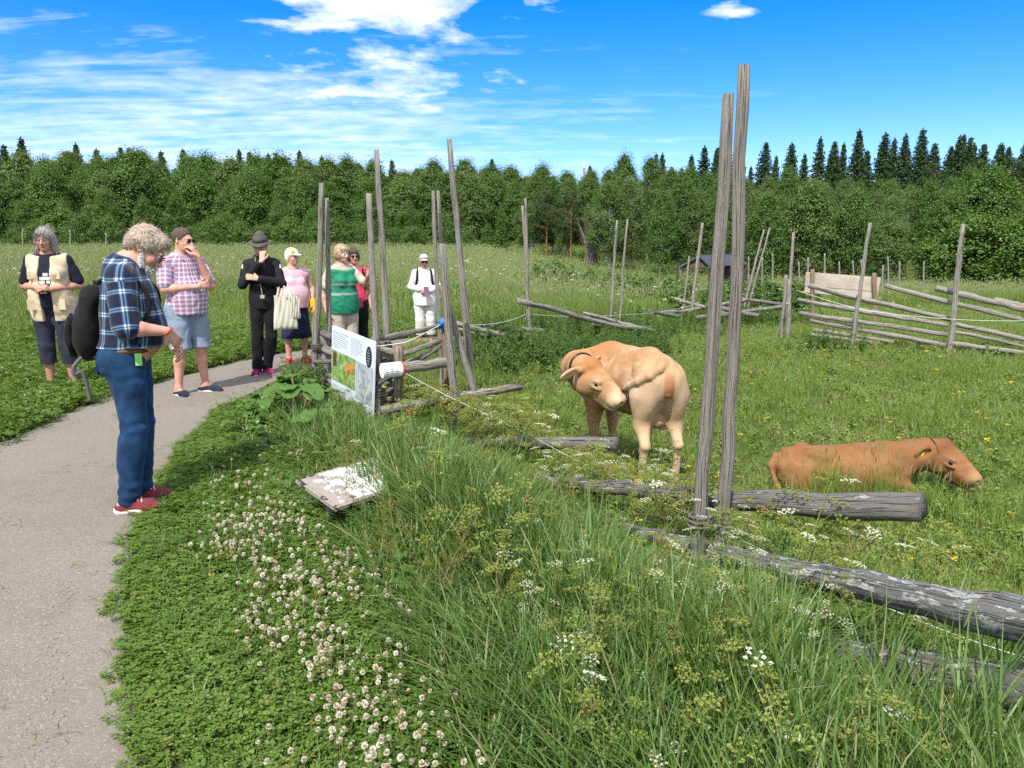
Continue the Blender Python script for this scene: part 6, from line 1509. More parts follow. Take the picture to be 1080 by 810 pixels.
    def bpart(name, prims, mat, h=.007, cuts=(), amp=.005):
        o = body_mesh(name, prims, h, mat, cuts, wrinkle(amp, 26, 4), 1, .5); o.parent = bp; return o
    bpart('pack_body', [el((0, .225, 1.15), (.14, .070, .20), .05), rc((-.06, .185, 1.31), (.06, .185, 1.31), .060, None, .05), el((0, .26, 1.07), (.125, .072, .15), .05)], BK)
    bpart('front_pocket', [el((0, .335, 1.07), (.10, .036, .13), .03)], BK)
    GZ = mat_plain('grey_zip', (.06, .06, .065), .5, .1, 30)
    for y_, w_, z0_, h_ in ((.292, .118, 1.05, .15), (.366, .075, 1.05, .09)):
        mb = MB(); A = np.array([(w_*math.sin(a), y_-.05*abs(math.sin(a))**2, z0_+h_*math.cos(a)) for a in np.linspace(-1.9, 1.9, 22)]); mb.tube(A, .0045, 6); mb.build('zip', [GZ], bp, smooth=True)
    for k in (1, -1):
        mb = MB(); pts = [(k*.10, .15, 1.38), (k*.115, .075, 1.435), (k*.13, -.02, 1.43), (k*.145, -.11, 1.36), (k*.16, -.135, 1.25), (k*.18, -.06, 1.10), (k*.15, .12, 1.00)]
        A = densify(np.array(pts), 26); mb.tube(A, .013, 8); o = mb.build('shoulder_strap', [BK], bp, smooth=True)
    mb = MB(); A = densify(np.array([(-.10, .27, .96), (-.11, .33, .90), (-.11, .31, .84), (-.10, .28, .90), (-.10, .26, .82), (-.10, .25, .70)]), 26); mb.tube(A, .012, 6); mb.build('hanging_strap', [GS], bp, smooth=True)
    mb = MB(); A = densify(np.array([(-.03, .17, 1.35), (-.02, .19, 1.39), (.02, .19, 1.39), (.03, .17, 1.35)]), 12); mb.tube(A, .008, 6); mb.build('carry_loop', [BK], bp, smooth=True)
    # ---- woman in vest
    m = Human('person', 'long grey haired woman in beige vest over navy printed shirt, standing on the left verge', foot_at(66, 413), rad(12), 1.76, SKIN_B, .007, fem=True, wide=1.12, belly=.01, bust=.012, head=(.16, 0, .05), hoff=(0, -.02, -.01), seed=11,
              arms={1: [(.27, .06, 1.12), (.075, -.20, 1.10)], -1: [(-.27, .06, 1.12), (-.075, -.20, 1.12)]}, hands={1: dict(d=(-.8, -.4, .1), n=(-.1, .5, -.6), curl=.9, side=-1), -1: dict(d=(.8, -.4, .1), n=(.1, .5, -.6), curl=.9)})
    mt, t, out = newmat('navy_print_cotton'); co = t.new('ShaderNodeTexCoord').outputs['Object']; sp_ = t.new('ShaderNodeSeparateXYZ'); t.lk(co, sp_.inputs[0])
    rows_ = t.math('FRACT', t.math('MULTIPLY', sp_.outputs[2], 26.0)); let = t.noise(t.mapping(co, (70, 0, 26)), 1.0, 2, .8)
    wn = t.new('ShaderNodeTexWhiteNoise'); wn.noise_dimensions = '2D'; cvx = t.new('ShaderNodeCombineXYZ'); t.lk(t.math('FLOOR', t.math('MULTIPLY', sp_.outputs[0], 62)), cvx.inputs[0]); t.lk(t.math('FLOOR', t.math('MULTIPLY', sp_.outputs[2], 26)), cvx.inputs[1]); t.lk(cvx.outputs[0], wn.inputs[0])
    ins = t.math('MULTIPLY', t.math('LESS_THAN', t.math('ABSOLUTE', sp_.outputs[0]), .085), t.math('MULTIPLY', t.math('GREATER_THAN', sp_.outputs[2], 1.06), t.math('LESS_THAN', sp_.outputs[2], 1.27)))
    msk = t.math('MULTIPLY', t.math('MULTIPLY', ins, t.math('LESS_THAN', sp_.outputs[1], -.03)), t.math('MULTIPLY', t.math('GREATER_THAN', rows_, .22), t.math('GREATER_THAN', wn.outputs[0], .38)))
    pbr(t, out, t.mix(msk, (.014, .016, .032), (.62, .62, .60)), .85, cloth_nodes(t), .2)
    m.shirt('printed_shirt', mt, .012, .90, .78, 1.47, .004)
    VB = mat_cloth('beige_vest_cotton', (.58, .47, .32), .08, .3)
    L = [infl(p, .030) for p in m.torso] + [el((0, 0, .90), (.215, .160, .36), .06)]
    for k in (1, -1):
        side = (k*.045, 0, 0)
        m.part('vest_panel', L, VB, [((0, 0, .76), (0, 0, -1)), ((k*.042, 0, 0), (-k, -.10, 0)), (m.T((0, 0, 1.455)), (0, -.35, 1)), ((k*.205, 0, 1.3), (k, 0, .10))], wrinkle(.005, 30, 8+k))
    for k in (1, -1):
        for c_, s_ in (((k*.135, -.150, .94), (.10, .018, .11)), ((k*.12, -.146, 1.24), (.075, .016, .075))):
            mb = MB(); mb.box(v3(*c_), s_, rotz(-k*.35)); m.mb('vest_pocket', mb, VB, smooth=False)
    m.trousers('capri_trousers', mat_cloth('washed_navy_cotton', (.030, .032, .052), .25, .4), .30, .014, 1.0, .006, flare=.008)
    for k in (1, -1): m.shoe(k, mat_cloth('navy_mesh_shoe', (.012, .018, .035), .3), .085, lacem=None)
    m.hair(mat_hair('long_grey_hair', (.22, .19, .16), (.48, .43, .37)), 'long', .006, 70, .014, strands=(2400, .085, .18, .0022))
    # ---- man in check shirt
    m = Human('person', 'man in pink and blue check shirt and pale shorts, hand raised to his mouth', foot_at(204, 417), rad(58), 1.74, SKIN_C, .007, wide=1.12, belly=.045, head=(.12, 0, .25), hoff=(0, -.02, 0), seed=21,
              arms={1: [(.20, -.16, 1.14), (.045, -.195, 1.45)], -1: [(-.255, -.04, 1.13), (-.01, -.24, 1.15)]}, hands={1: dict(d=(-.35, .25, .8), n=(-.3, .9, -.2), curl=1.1), -1: dict(d=(.9, -.05, .15), n=(0, .9, -.2), curl=.7)},
              legs={1: [(.12, -.02, .50), (.16, .0, .085)], -1: [(-.11, -.01, .50), (-.13, .05, .085)]}, feet={1: .5, -1: -.15})
    mt, t, out = newmat('check_cotton'); g = t.attr('guv').outputs['Vector']; sp_ = t.new('ShaderNodeSeparateXYZ'); t.lk(g, sp_.inputs[0])
    def chk(x, per, off): return t.ramp(t.math('FRACT', t.math('DIVIDE', t.math('ADD', x, 10+off), per)), [(0, 0), (.33, .5), (.66, 1)], 'CONSTANT')
    a = chk(sp_.outputs[0], .045, 0); b = chk(sp_.outputs[1], .045, .01)
    ca = t.ramp(a, [(0, (.62, .60, .62)), (.4, (.50, .10, .14)), (.9, (.10, .16, .38))], 'CONSTANT'); cb = t.ramp(b, [(0, (.68, .66, .66)), (.4, (.56, .16, .20)), (.9, (.20, .27, .50))], 'CONSTANT')
    pbr(t, out, t.mix(.5, ca, cb), .85, cloth_nodes(t), .2)
    m.shirt('check_shirt', mt, .016, .86, .80, 1.48, .005, flare=.025)
    m.trousers('shorts', mat_cloth('pale_blue_cotton', (.22, .28, .36), .1, .4), .50, .022, 1.0, .006, flare=.022)
    for k in (1, -1): m.shoe(k, mat_cloth('navy_slip_on', (.022, .028, .042), .2), .062)
    m.hair(mat_hair('brown_hair', (.07, .045, .03), (.16, .11, .075), (80, 80, 40)), 'short', .003, 120, .006, strands=(1200, .016, .2, .002)); m.glasses(LENS)
    cl = MB()
    for k in (1, -1): cl.tube(np.array([m.T((k*.015, .085, 1.47)), m.T((k*.068, .05, 1.475)), m.T((k*.074, -.01, 1.465)), m.T((k*.05, -.09, 1.41))]), [.013, .015, .016, .010], 8)
    m.mb('collar', cl, mat_cloth('pink_collar', (.55, .36, .40)))
    # ---- man in hat
    m = Human('person', 'man in grey brimmed hat and black tracksuit, hand on chin, carrying a tote', foot_at(283, 396), rad(14), 1.67, SKIN_A, .0075, wide=.93, head=(.22, 0, -.12), hoff=(0, -.02, -.01), seed=31,
              arms={1: [(.235, -.08, 1.15), (-.03, -.22, 1.22)], -1: [(-.235, -.07, 1.14), (.02, -.21, 1.43)]}, hands={1: dict(d=(-.9, .0, .2), n=(0, .9, -.2), curl=.8, side=-1), -1: dict(d=(.1, .25, .9), n=(.2, .9, -.2), curl=1.0, side=-1)},
              legs={1: [(.07, -.05, .50), (-.01, .06, .085)], -1: [(-.10, -.02, .50), (-.13, .02, .085)]}, feet={1: .35, -1: -.15})
    BLK = mat_cloth('black_tracksuit', (.010, .010, .012), .3, .5)
    mt, t, out = newmat('black_jacket_cloth'); g = t.attr('guv').outputs['Vector']; sp_ = t.new('ShaderNodeSeparateXYZ'); t.lk(g, sp_.inputs[0]); co = t.new('ShaderNodeTexCoord').outputs['Object']; s2 = t.new('ShaderNodeSeparateXYZ'); t.lk(co, s2.inputs[0])
    arm = t.math('MULTIPLY', t.math('GREATER_THAN', t.math('ABSOLUTE', s2.outputs[0]), .205), t.math('MULTIPLY', t.math('GREATER_THAN', s2.outputs[2], 1.28), t.math('LESS_THAN', s2.outputs[2], 1.325)))
    pbr(t, out, t.mix(arm, (.011, .011, .013), (.7, .7, .7)), .75, cloth_nodes(t), .25)
    m.shirt('tracksuit_jacket', mt, .014, .84, .98, 1.50, .006, flare=.02, forearm=.9)
    m.trousers('track_trousers', BLK, .07, .012, 1.0, .006)
    PK = mat_cloth('pink_black_trainer', (.30, .02, .10), .8, .2, weave=60)
    for k in (1, -1): m.shoe(k, PK, .085, solem=mat_plain('pale_sole', (.6, .6, .6), .6) if k == 1 else SOLE)
    HATM = mat_cloth('grey_felt', (.085, .080, .070), .2, .3)
    L = [xf(p, m.Rh, m.hc, m.hs) for p in [el((0, .012, .088), (.090, .108, .062), .02), rc((0, .012, .125), (0, .012, .128), .062, .062, .02)]]
    hat = m.part('hat', L, HATM, [(m.H((0, 0, .052)), m.Rh@v3(0, 0, -1))])
    mb = MB(); th = np.linspace(0, 2*PI, 33)[:-1]; R1 = [m.H((.086*math.sin(a), .012-.104*math.cos(a), .060)) for a in th]; R2 = [m.H((.150*math.sin(a), .012-.168*math.cos(a), .045-.018*math.cos(2*a)**2+.012*abs(math.sin(a)))) for a in th]; R3 = [q+m.Rh@v3(0, 0, -.006) for q in R2]; R4 = [q+m.Rh@v3(0, 0, -.006) for q in R1]
    I = np.arange(128).reshape(4, 32); F = [[I[r, j], I[r, (j+1) % 32], I[(r+1) % 4, (j+1) % 32], I[(r+1) % 4, j]] for r in range(4) for j in range(32)]
    mb.add(np.array(R1+R2+R3+R4), F); br = m.mb('brim', mb, HATM); br.parent = hat
    m.hair(mat_hair('dark_hair', (.03, .022, .018), (.08, .06, .05)), 'short', .002, 90, .004)
    L = [xf(p, m.Rh, m.hc, m.hs) for p in [el((0, -.06, -.088), (.048, .045, .030), .03), el((0, -.084, -.105), (.026, .02, .02), .02)]]; m.part('beard', L, mat_hair('dark_beard', (.05, .03, .02), (.10, .07, .05)), (), wrinkle(.002, 110, 5), it=0)
    m.glasses()
    mb = MB(); A = densify(np.array([m.T((-.07, -.04, 1.48)), m.T((-.05, -.14, 1.3)), m.T((0.0, -.185, 1.08)), m.T((.0, -.185, 1.02))]), 14); mb.tube(A, .004, 5); mb.box(m.T((0, -.19, 1.0)), (.05, .015, .04)); m.mb('lanyard', mb, mat_plain('tan_cord', (.42, .36, .26), .7), smooth=False)
    tb = empty('tote_bag', m.o.location, m.o.rotation_euler.z); tag(tb, 'cream canvas tote bag hanging from the arm of the man in hat', 'bag')
    TOTE = mat_cloth('cream_canvas', (.56, .53, .43), .06, .4, fs=9)
    e = m.el[1]*m.sc
    def sack(name, c, w, hgt, th, rz, ph):
        nu, nv = 18, 22; V = []; 
        for sd in (1, -1):
            for i in range(nv):
                for j in range(nu):
                    a_ = j/(nu-1)*2-1; b_ = i/(nv-1); wd = w*(1-.10*b_+.05*math.sin(b_*5+ph)); f = (1-abs(a_)**5)**.5*(1-(1-b_)**6)**.5
                    V.append((a_*wd*.5, -sd*(th*f*(1.15-b_*.75)+.004) + .010*math.sin(a_*7+b_*3+ph)*b_ + .006*math.sin(a_*13-b_*9), b_*hgt + .010*math.sin(a_*6+ph)*b_))
        I = np.arange(nu*nv*2).reshape(2, nv, nu); F = []
        for sd in (0, 1):
            q = I[sd]; f = np.stack([q[:-1, :-1], q[:-1, 1:], q[1:, 1:], q[1:, :-1]], -1).reshape(-1, 4); F.append(f if sd == 0 else f[:, ::-1])
        for col in (0, nu-1):
            x0, x1 = I[0, :, col], I[1, :, col]; f = np.stack([x0[:-1], x0[1:], x1[1:], x1[:-1]], -1); F.append(f if col == 0 else f[:, ::-1])
        F.append(np.stack([I[0, 0, :-1], I[1, 0, :-1], I[1, 0, 1:], I[0, 0, 1:]], -1))
        V = np.array(V)@rotz(rz).T + np.array(c); return link(name, mesh_np(name, V, [np.concatenate(F)], [TOTE], smooth=True), tb)
    sack('bag_body', (e[0]+.02, e[1]-.09, .56), .27, .40, .035, .25, 1.0); sack('bag_fold', (e[0]+.13, e[1]-.07, .68), .14, .28, .025, .5, 3.0)
    for q in (-.03, .04):
        mb = MB(); A = densify(np.array([(e[0]-.05, e[1]-.09, .93), (e[0]-.02, e[1]-.04, 1.05), (e[0]+.0, e[1]+q*.3, e[2]+.075), (e[0]+.05, e[1]-.03, 1.05), (e[0]+.07, e[1]-.1, .93)]), 20)+np.array([q*.6, q*.3, 0]); mb.tube(A, .011, 6); mb.build('handle', [TOTE], tb, smooth=True)
    # ---- woman in sun hat
    m = Human('person', 'woman in white sunhat with yellow flower, sleeveless pink top, navy skirt and red shoes', foot_at(314, 384), rad(38), 1.51, SKIN_C, .008, fem=True, wide=1.22, belly=.055, bust=.02, head=(.08, 0, .35), seed=41,
              arms={1: [(.31, .02, 1.14), (.235, -.12, .95)], -1: [(-.27, .05, 1.12), (-.22, -.08, .92)]}, legs={1: [(.13, -.01, .48), (.14, .03, .085)], -1: [(-.12, -.01, .48), (-.12, .03, .085)]})
    m.shirt('sleeveless_top', mat_cloth('pink_jersey', (.72, .42, .48), .06, .35), .014, .86, .12, 1.45, .004, flare=.02)
    L = [infl(p, .02) for p in m.torso[:1]+m.torso[5:7]] + [rc((0, 0, .90), (0, -.01, .50), .17, .19, .05), rc((.07, 0, .85), (.10, -.01, .44), .13, .14, .05), rc((-.07, 0, .85), (-.10, -.01, .44), .13, .14, .05)]
    m.part('skirt', L, mat_cloth('navy_linen', (.020, .022, .050), .2, .5), [((0, 0, .40), (0, 0, -1)), ((0, 0, 1.0), (0, 0, 1))], wrinkle(.010, 24, 7, (1, 1, .1)))
    REDS = mat_cloth('red_shoe', (.55, .02, .035), .1, .1)
    for k in (1, -1): m.shoe(k, REDS, .095, solem=mat_plain('red_sole', (.5, .03, .04), .6))
    SH = mat_cloth('white_sunhat', (.80, .80, .76), .04, .3)
    L = [xf(p, m.Rh, m.hc, m.hs) for p in [el((0, .015, .065), (.095, .115, .085), .02), el((0, .05, -.0), (.09, .07, .09), .03), sub(el((0, -.10, -.045), (.07, .075, .085), .01))]]
    ht = m.part('sunhat', L, SH); L = [xf(p, m.Rh, m.hc, m.hs) for p in [el((0, -.10, .050), (.085, .075, .012), .01)]]; pk = m.part('peak', L, SH); pk.parent = ht
    YEL = mat_plain('yellow_petal', (.80, .58, .02), .6, .1, 30); mb = MB()
    for a in np.linspace(0, 2*PI, 8)[:-1]:
        c = m.H((-.062+.022*math.cos(a), -.085, .085+.022*math.sin(a))); mb.box(c, (.024, .016, .024), m.Rh)
    fl = m.mb('hat_flower', mb, YEL); fl.parent = ht
    mb = MB(); A = densify(np.array([m.T((-.07, -.03, 1.46)), m.T((-.03, -.16, 1.25)), m.T((0, -.19, 1.12)), m.T((.03, -.16, 1.25)), m.T((.07, -.03, 1.46))]), 20); mb.tube(A, .006, 5); mb.box(m.T((0, -.195, 1.06)), (.03, .012, .09)); m.mb('lanyard', mb, mat_plain('purple_cord', (.06, .03, .10), .7), smooth=False)
    gl = empty('work_glove', m.o.location, m.o.rotation_euler.z); tag(gl, 'yellow work glove held at the hip of the woman in pink', 'glove'); w = m.wr[1]*m.sc
    o = body_mesh('glove_body', [rc(w+v3(.0, -.02, -.0), w+v3(.0, -.05, -.10), .045, .04, .02), rc(w+v3(.03, -.05, -.08), w+v3(.04, -.06, -.15), .016, .013, .01), rc(w+v3(.0, -.06, -.08), w+v3(.0, -.07, -.16), .016, .013, .01), rc(w+v3(-.03, -.05, -.08), w+v3(-.03, -.06, -.14), .016, .013, .01)], .008, mat_cloth('yellow_rubber', (.75, .42, .02), .1, .3), (), None); o.parent = gl
    # ---- guide in green vest
    m = Human('person', 'blonde guide in green vest with silver bands, raising her hand beside the fence', foot_at(365, 394), rad(40), 1.62, SKIN_A, .0075, fem=True, wide=1.1, bust=.015, head=(.10, 0, .30), seed=51,
              arms={1: [(.26, -.17, 1.20), (.20, -.34, 1.33)], -1: [(-.27, .06, 1.12), (-.26, -.02, .86)]}, hands={1: dict(d=(-.05, -.5, .7), n=(-.9, -.2, .2), curl=.35, side=-1)})
    m.shirt('beige_shirt', mat_cloth('beige_pattern', (.48, .42, .34), .3, .3), .012, .86, .75, 1.46, .004)
    mt, t, out = newmat('green_vest_cloth'); co = t.new('ShaderNodeTexCoord').outputs['Object']; sp_ = t.new('ShaderNodeSeparateXYZ'); t.lk(co, sp_.inputs[0]); z_ = sp_.outputs[2]
    def zband(a, b): return t.math('MULTIPLY', t.math('GREATER_THAN', z_, a), t.math('LESS_THAN', z_, b))
    pbr(t, out, t.mix(t.math('ADD', zband(.99, 1.02), zband(1.105, 1.135), clamp=True), (.012, .19, .105), (.26, .32, .30)), .7, cloth_nodes(t), .3)
    L = [infl(p, .032) for p in m.torso] + [el((0, 0, .92), (.222, .172, .40), .06)]
    m.part('safety_vest', L, mt, [((0, 0, .82), (0, 0, -1)), (m.T((0, -.02, 1.43)), (0, -.5, 1)), ((.195, 0, 1.3), (1, 0, .10)), ((-.195, 0, 1.3), (-1, 0, .10))], wrinkle(.005, 30, 9))
    m.trousers('shorts', mat_cloth('beige_cotton', (.46, .40, .32), .1, .4), .45, .02, 1.0, .006, flare=.015)
    for k in (1, -1): m.shoe(k, mat_cloth('grey_shoe', (.15, .14, .13), .2), .08)
    m.hair(mat_hair('blonde_hair', (.34, .24, .12), (.62, .50, .32)), 'bob', .003, 60, .010, strands=(2200, .05, .12, .0022))
    # ---- person behind the guide
    m = Human('person', 'person in red top and sunglasses half hidden behind the guide in green', foot_at(377, 386), rad(20), 1.58, SKIN_A, .009, fem=True, wide=1.05, head=(.05, 0, .1), seed=61)
    m.shirt('red_top', mat_cloth('red_pink_jersey', (.62, .05, .11), .1, .3), .014, .86, .6, 1.46, .004)
    m.trousers('dark_trousers', BLK, .09, .016, 1.0, .006); m.hair(mat_hair('brown_bob', (.06, .035, .02), (.14, .09, .06)), 'bob', .003, 60, .008, strands=(1500, .05, .12, .0022)); m.glasses(LENS)
    for k in (1, -1): m.shoe(k, mat_cloth('dark_shoe', (.03, .03, .03), .2), .08)
    for k in (1, -1):
        mb = MB(); A = densify(np.array([m.T((k*.10, .10, 1.44)), m.T((k*.12, 0, 1.475)), m.T((k*.125, -.10, 1.38)), m.T((k*.14, -.13, 1.2)), m.T((k*.16, .02, 1.08))]), 16); mb.tube(A, .018, 6); m.mb('rucksack_strap', mb, BLK)
    # ---- woman in white
    m = Human('person', 'woman in white shirt, white trousers and pale cap, hands clasped, farthest right on path', foot_at(449, 366), rad(8), 1.46, SKIN_C, .009, fem=True, wide=1.1, belly=.02, head=(.18, 0, .05), hoff=(0, -.015, -.008), seed=71,
              arms={1: [(.26, .02, 1.13), (.06, -.20, 1.05)], -1: [(-.26, .02, 1.13), (-.06, -.20, 1.08)]}, hands={1: dict(d=(-.9, -.2, .1), n=(0, .8, -.4), curl=.9, side=-1), -1: dict(d=(.9, -.2, .1), n=(0, .8, -.4), curl=.9)})
    m.shirt('white_shirt', mat_cloth('white_linen', (.74, .72, .68), .05, .5), .018, .78, .98, 1.48, .006, flare=.03, forearm=.75)
    m.trousers('white_trousers', mat_cloth('white_cotton', (.66, .65, .64), .06, .5), .22, .018, 1.0, .007, flare=.01)
    for k in (1, -1): m.shoe(k, mat_cloth('sandal', (.25, .20, .15), .2), .05)
    m.hair(mat_hair('grey_bob', (.25, .22, .2), (.45, .42, .38)), 'bob', .003, 80, .006); m.glasses(LENS)
    CAP = mat_cloth('pale_cap', (.58, .52, .44), .1, .3); L = [xf(p, m.Rh, m.hc, m.hs) for p in [el((0, .018, .058), (.086, .106, .078), .02)]]
    ht = m.part('cap', L, CAP, [(m.H((0, 0, .045)), m.Rh@v3(0, 0, -1))]); L = [xf(p, m.Rh, m.hc, m.hs) for p in [el((0, -.115, .048), (.07, .065, .010), .01)]]; pk = m.part('peak', L, CAP); pk.parent = ht
    for k in (1, -1):
        mb = MB(); A = densify(np.array([m.T((k*.10, .12, 1.44)), m.T((k*.12, 0, 1.49)), m.T((k*.13, -.12, 1.40)), m.T((k*.145, -.14, 1.22)), m.T((k*.17, .05, 1.08))]), 16); mb.tube(A, .02, 6); m.mb('rucksack_strap', mb, BLK)
    ph = MB(); w = (m.wr[1]+m.wr[-1])/2*m.sc; ph.box(w+v3(.02, -.08, .0), (.08, .02, .14)); po = ph.build('phone', [mat_plain('violet_case', (.20, .12, .22), .4)], None); po.location = m.o.location; po.rotation_euler = m.o.rotation_euler; tag(po, 'small violet phone held by the woman in white', 'phone')
build_people()
# ---------------------------------------------------------------- cattle
def mat_coat(name, base, pale, dark):
    m, t, out = newmat(name); co = t.new('ShaderNodeTexCoord').outputs['Object']
    n = t.noise(co, 3.5, 5, .65); fur = t.noise(t.mapping(co, (60, 60, 22)), 3.0, 4, .7, .5)
    n3 = t.noise(t.mapping(co, (1, 1, 1.6)), 11, 5, .7, .6); c = t.mix(t.ramp(n, [(.3, .0), (.7, .8)]), base, (base[0]*.78, base[1]*.66, base[2]*.55)); c = t.mix(t.ramp(n3, [(.42, .0), (.68, .45)]), c, pale)
    c = t.mix(t.math('ADD', t.attr('dark').outputs['Fac'], t.math('MULTIPLY', t.math('SUBTRACT', n, .5), .35), clamp=True), c, dark)
    c = t.mix(t.math('ADD', t.attr('pale').outputs['Fac'], t.math('MULTIPLY', t.math('SUBTRACT', n, .5), .3), clamp=True), c, pale)
    c = t.mix(t.attr('pink').outputs['Fac'], c, (.36, .17, .13))
    c = t.mix(t.ramp(fur, [(.35, .38), (.6, 0)]), c, tuple(b*.5 for b in base))
    pbr(t, out, c, .75, t.bump(t.math('ADD', fur, t.math('MULTIPLY', t.noise(co, 9, 3, .5), .6)), .45, .012), .15); return m
HOOF = mat_plain('hoof_horn', (.07, .055, .045), .6, .2, 20)
def cow_head(R, t, s=1.0):
    L = [el((.060, 0, -.050), (.120, .105, .105), .05), el((.120, 0, -.030), (.090, .112, .055), .04), rc((.10, 0, -.075), (.28, 0, -.108), .097, .076, .05), rc((.12, 0, .005), (.310, 0, -.062), .052, .042, .04),
         el((.322, 0, -.112), (.064, .082, .072), .03), el((.350, 0, -.086), (.050, .076, .046), .02), rc((.05, 0, -.155), (.27, 0, -.178), .068, .046, .04), el((.310, 0, -.180), (.050, .052, .028), .02),
         el((.030, 0, .045), (.060, .075, .042), .03), el((.045, .070, -.115), (.095, .045, .085), .04), el((.045, -.070, -.115), (.095, .045, .085), .04)]
    for q in (1, -1):
        L += [el((.140, q*.090, -.012), (.044, .026, .024), .02), sub(el((.155, q*.118, -.034), (.024, .014, .015), .012)), el((.155, q*.098, -.062), (.05, .02, .018), .02),
              sub(el((.396, q*.042, -.088), (.024, .017, .015), .008)), sub(rc((.27, q*.094, -.155), (.405, q*.050, -.155), .006, .006, .008)),
              rc((.000, q*.085, .000), (-.030, q*.140, -.012), .030, .026, .02), el((-.040, q*.215, -.030), (.018, .105, .052), .02, rotz(q*.15)@rotx(-q*.25)), sub(el((-.018, q*.222, -.032), (.013, .080, .034), .01, rotz(q*.15)@rotx(-q*.25)))]
    return [xf(p, R, t, s) for p in L]
def cow_finish(o, coat, R, t, s, scale, tag_side=None):
    def fin(b): b.data.transform(Matrix.Scale(scale, 4)); b.parent = o; return b
    R = np.array(R); t = np.array(t)
    for q in (1, -1):
        mb = MB(); c = t+R@v3(.155, q*.102, -.033)*s; th = np.linspace(0, PI, 8); ph = np.linspace(0, 2*PI, 12, endpoint=False)
        V = np.array([c+v3(math.sin(a)*math.cos(b), math.sin(a)*math.sin(b), math.cos(a))*.0185*s for a in th for b in ph]); I = np.arange(96).reshape(8, 12)
        mb.add(V, np.stack([I[:-1], I[1:], np.roll(I[1:], -1, 1), np.roll(I[:-1], -1, 1)], -1).reshape(-1, 4)); fin(mb.build('eye', [mat_plain('cow_eye', (.012, .008, .006), .12, .1, 5, spec=.6)], None, smooth=True))
        # lashes and dark lid
        mb = MB(); 
        for k in range(7):
            a = -1+k/3; p0 = t+R@v3(.155+.020*a, q*.116, -.020)*s; mb.tube(np.array([p0, p0+R@v3(.010*a, q*.018, .006)*s]), .002, 4)
        fin(mb.build('eyelashes', [mat_plain('pale_lash', (.45, .33, .2), .8)], None))
    if tag_side:
        mb = MB(); c = t+R@v3(-.030, tag_side*.215, -.082)*s; mb.box(c, (.012, .058, .066), R); mb.box(c+R@v3(.0, 0, .045), (.014, .02, .03), R); fin(mb.build('ear_tag', [mat_plain('yellow_tag', (.80, .66, .03), .5, .05, 10)], None))
def band(c, ax, r1, r2, w, up=(0, 0, 1)):
    ax = np.array(ax, float)/np.linalg.norm(ax); q = np.cross(ax, up); q /= np.linalg.norm(q); u2 = np.cross(q, ax); mb = MB()
    mb.tube(np.array([np.array(c)+q*math.cos(a)*r1+u2*math.sin(a)*r2 for a in np.linspace(0, 2*PI, 29)]), w, 6, False); return mb
BK_, BX_ = .80, -.35
def bendp(p):
    x, y, z = p; s_ = x-BX_
    if s_ <= 0: return np.array([x, y, z]), 0.0
    a = s_*BK_; return np.array([BX_+math.sin(a)/BK_-y*math.sin(a), (1-math.cos(a))/BK_+y*math.cos(a), z]), a
def unbend(V):
    V = np.array(V, float); X = V[:, 0]-BX_; Yq = 1/BK_-V[:, 1]; m = X > 0; a = np.arctan2(X, Yq); W = V.copy()
    W[m, 0] = BX_+a[m]/BK_; W[m, 1] = (1/BK_-np.hypot(X, Yq))[m]; return W
def bend_prim(p):
    if p[0] == '-': return ('-',)+bend_prim(p[1:])
    if p[0] == 'rc': return ('rc', bendp(p[1])[0], bendp(p[2])[0], p[3], p[4], p[5])
    c, a = bendp(p[1]); R0 = np.eye(3) if p[3] is None else p[3]; return ('el', c, p[2], rotz(a)@R0, p[4])
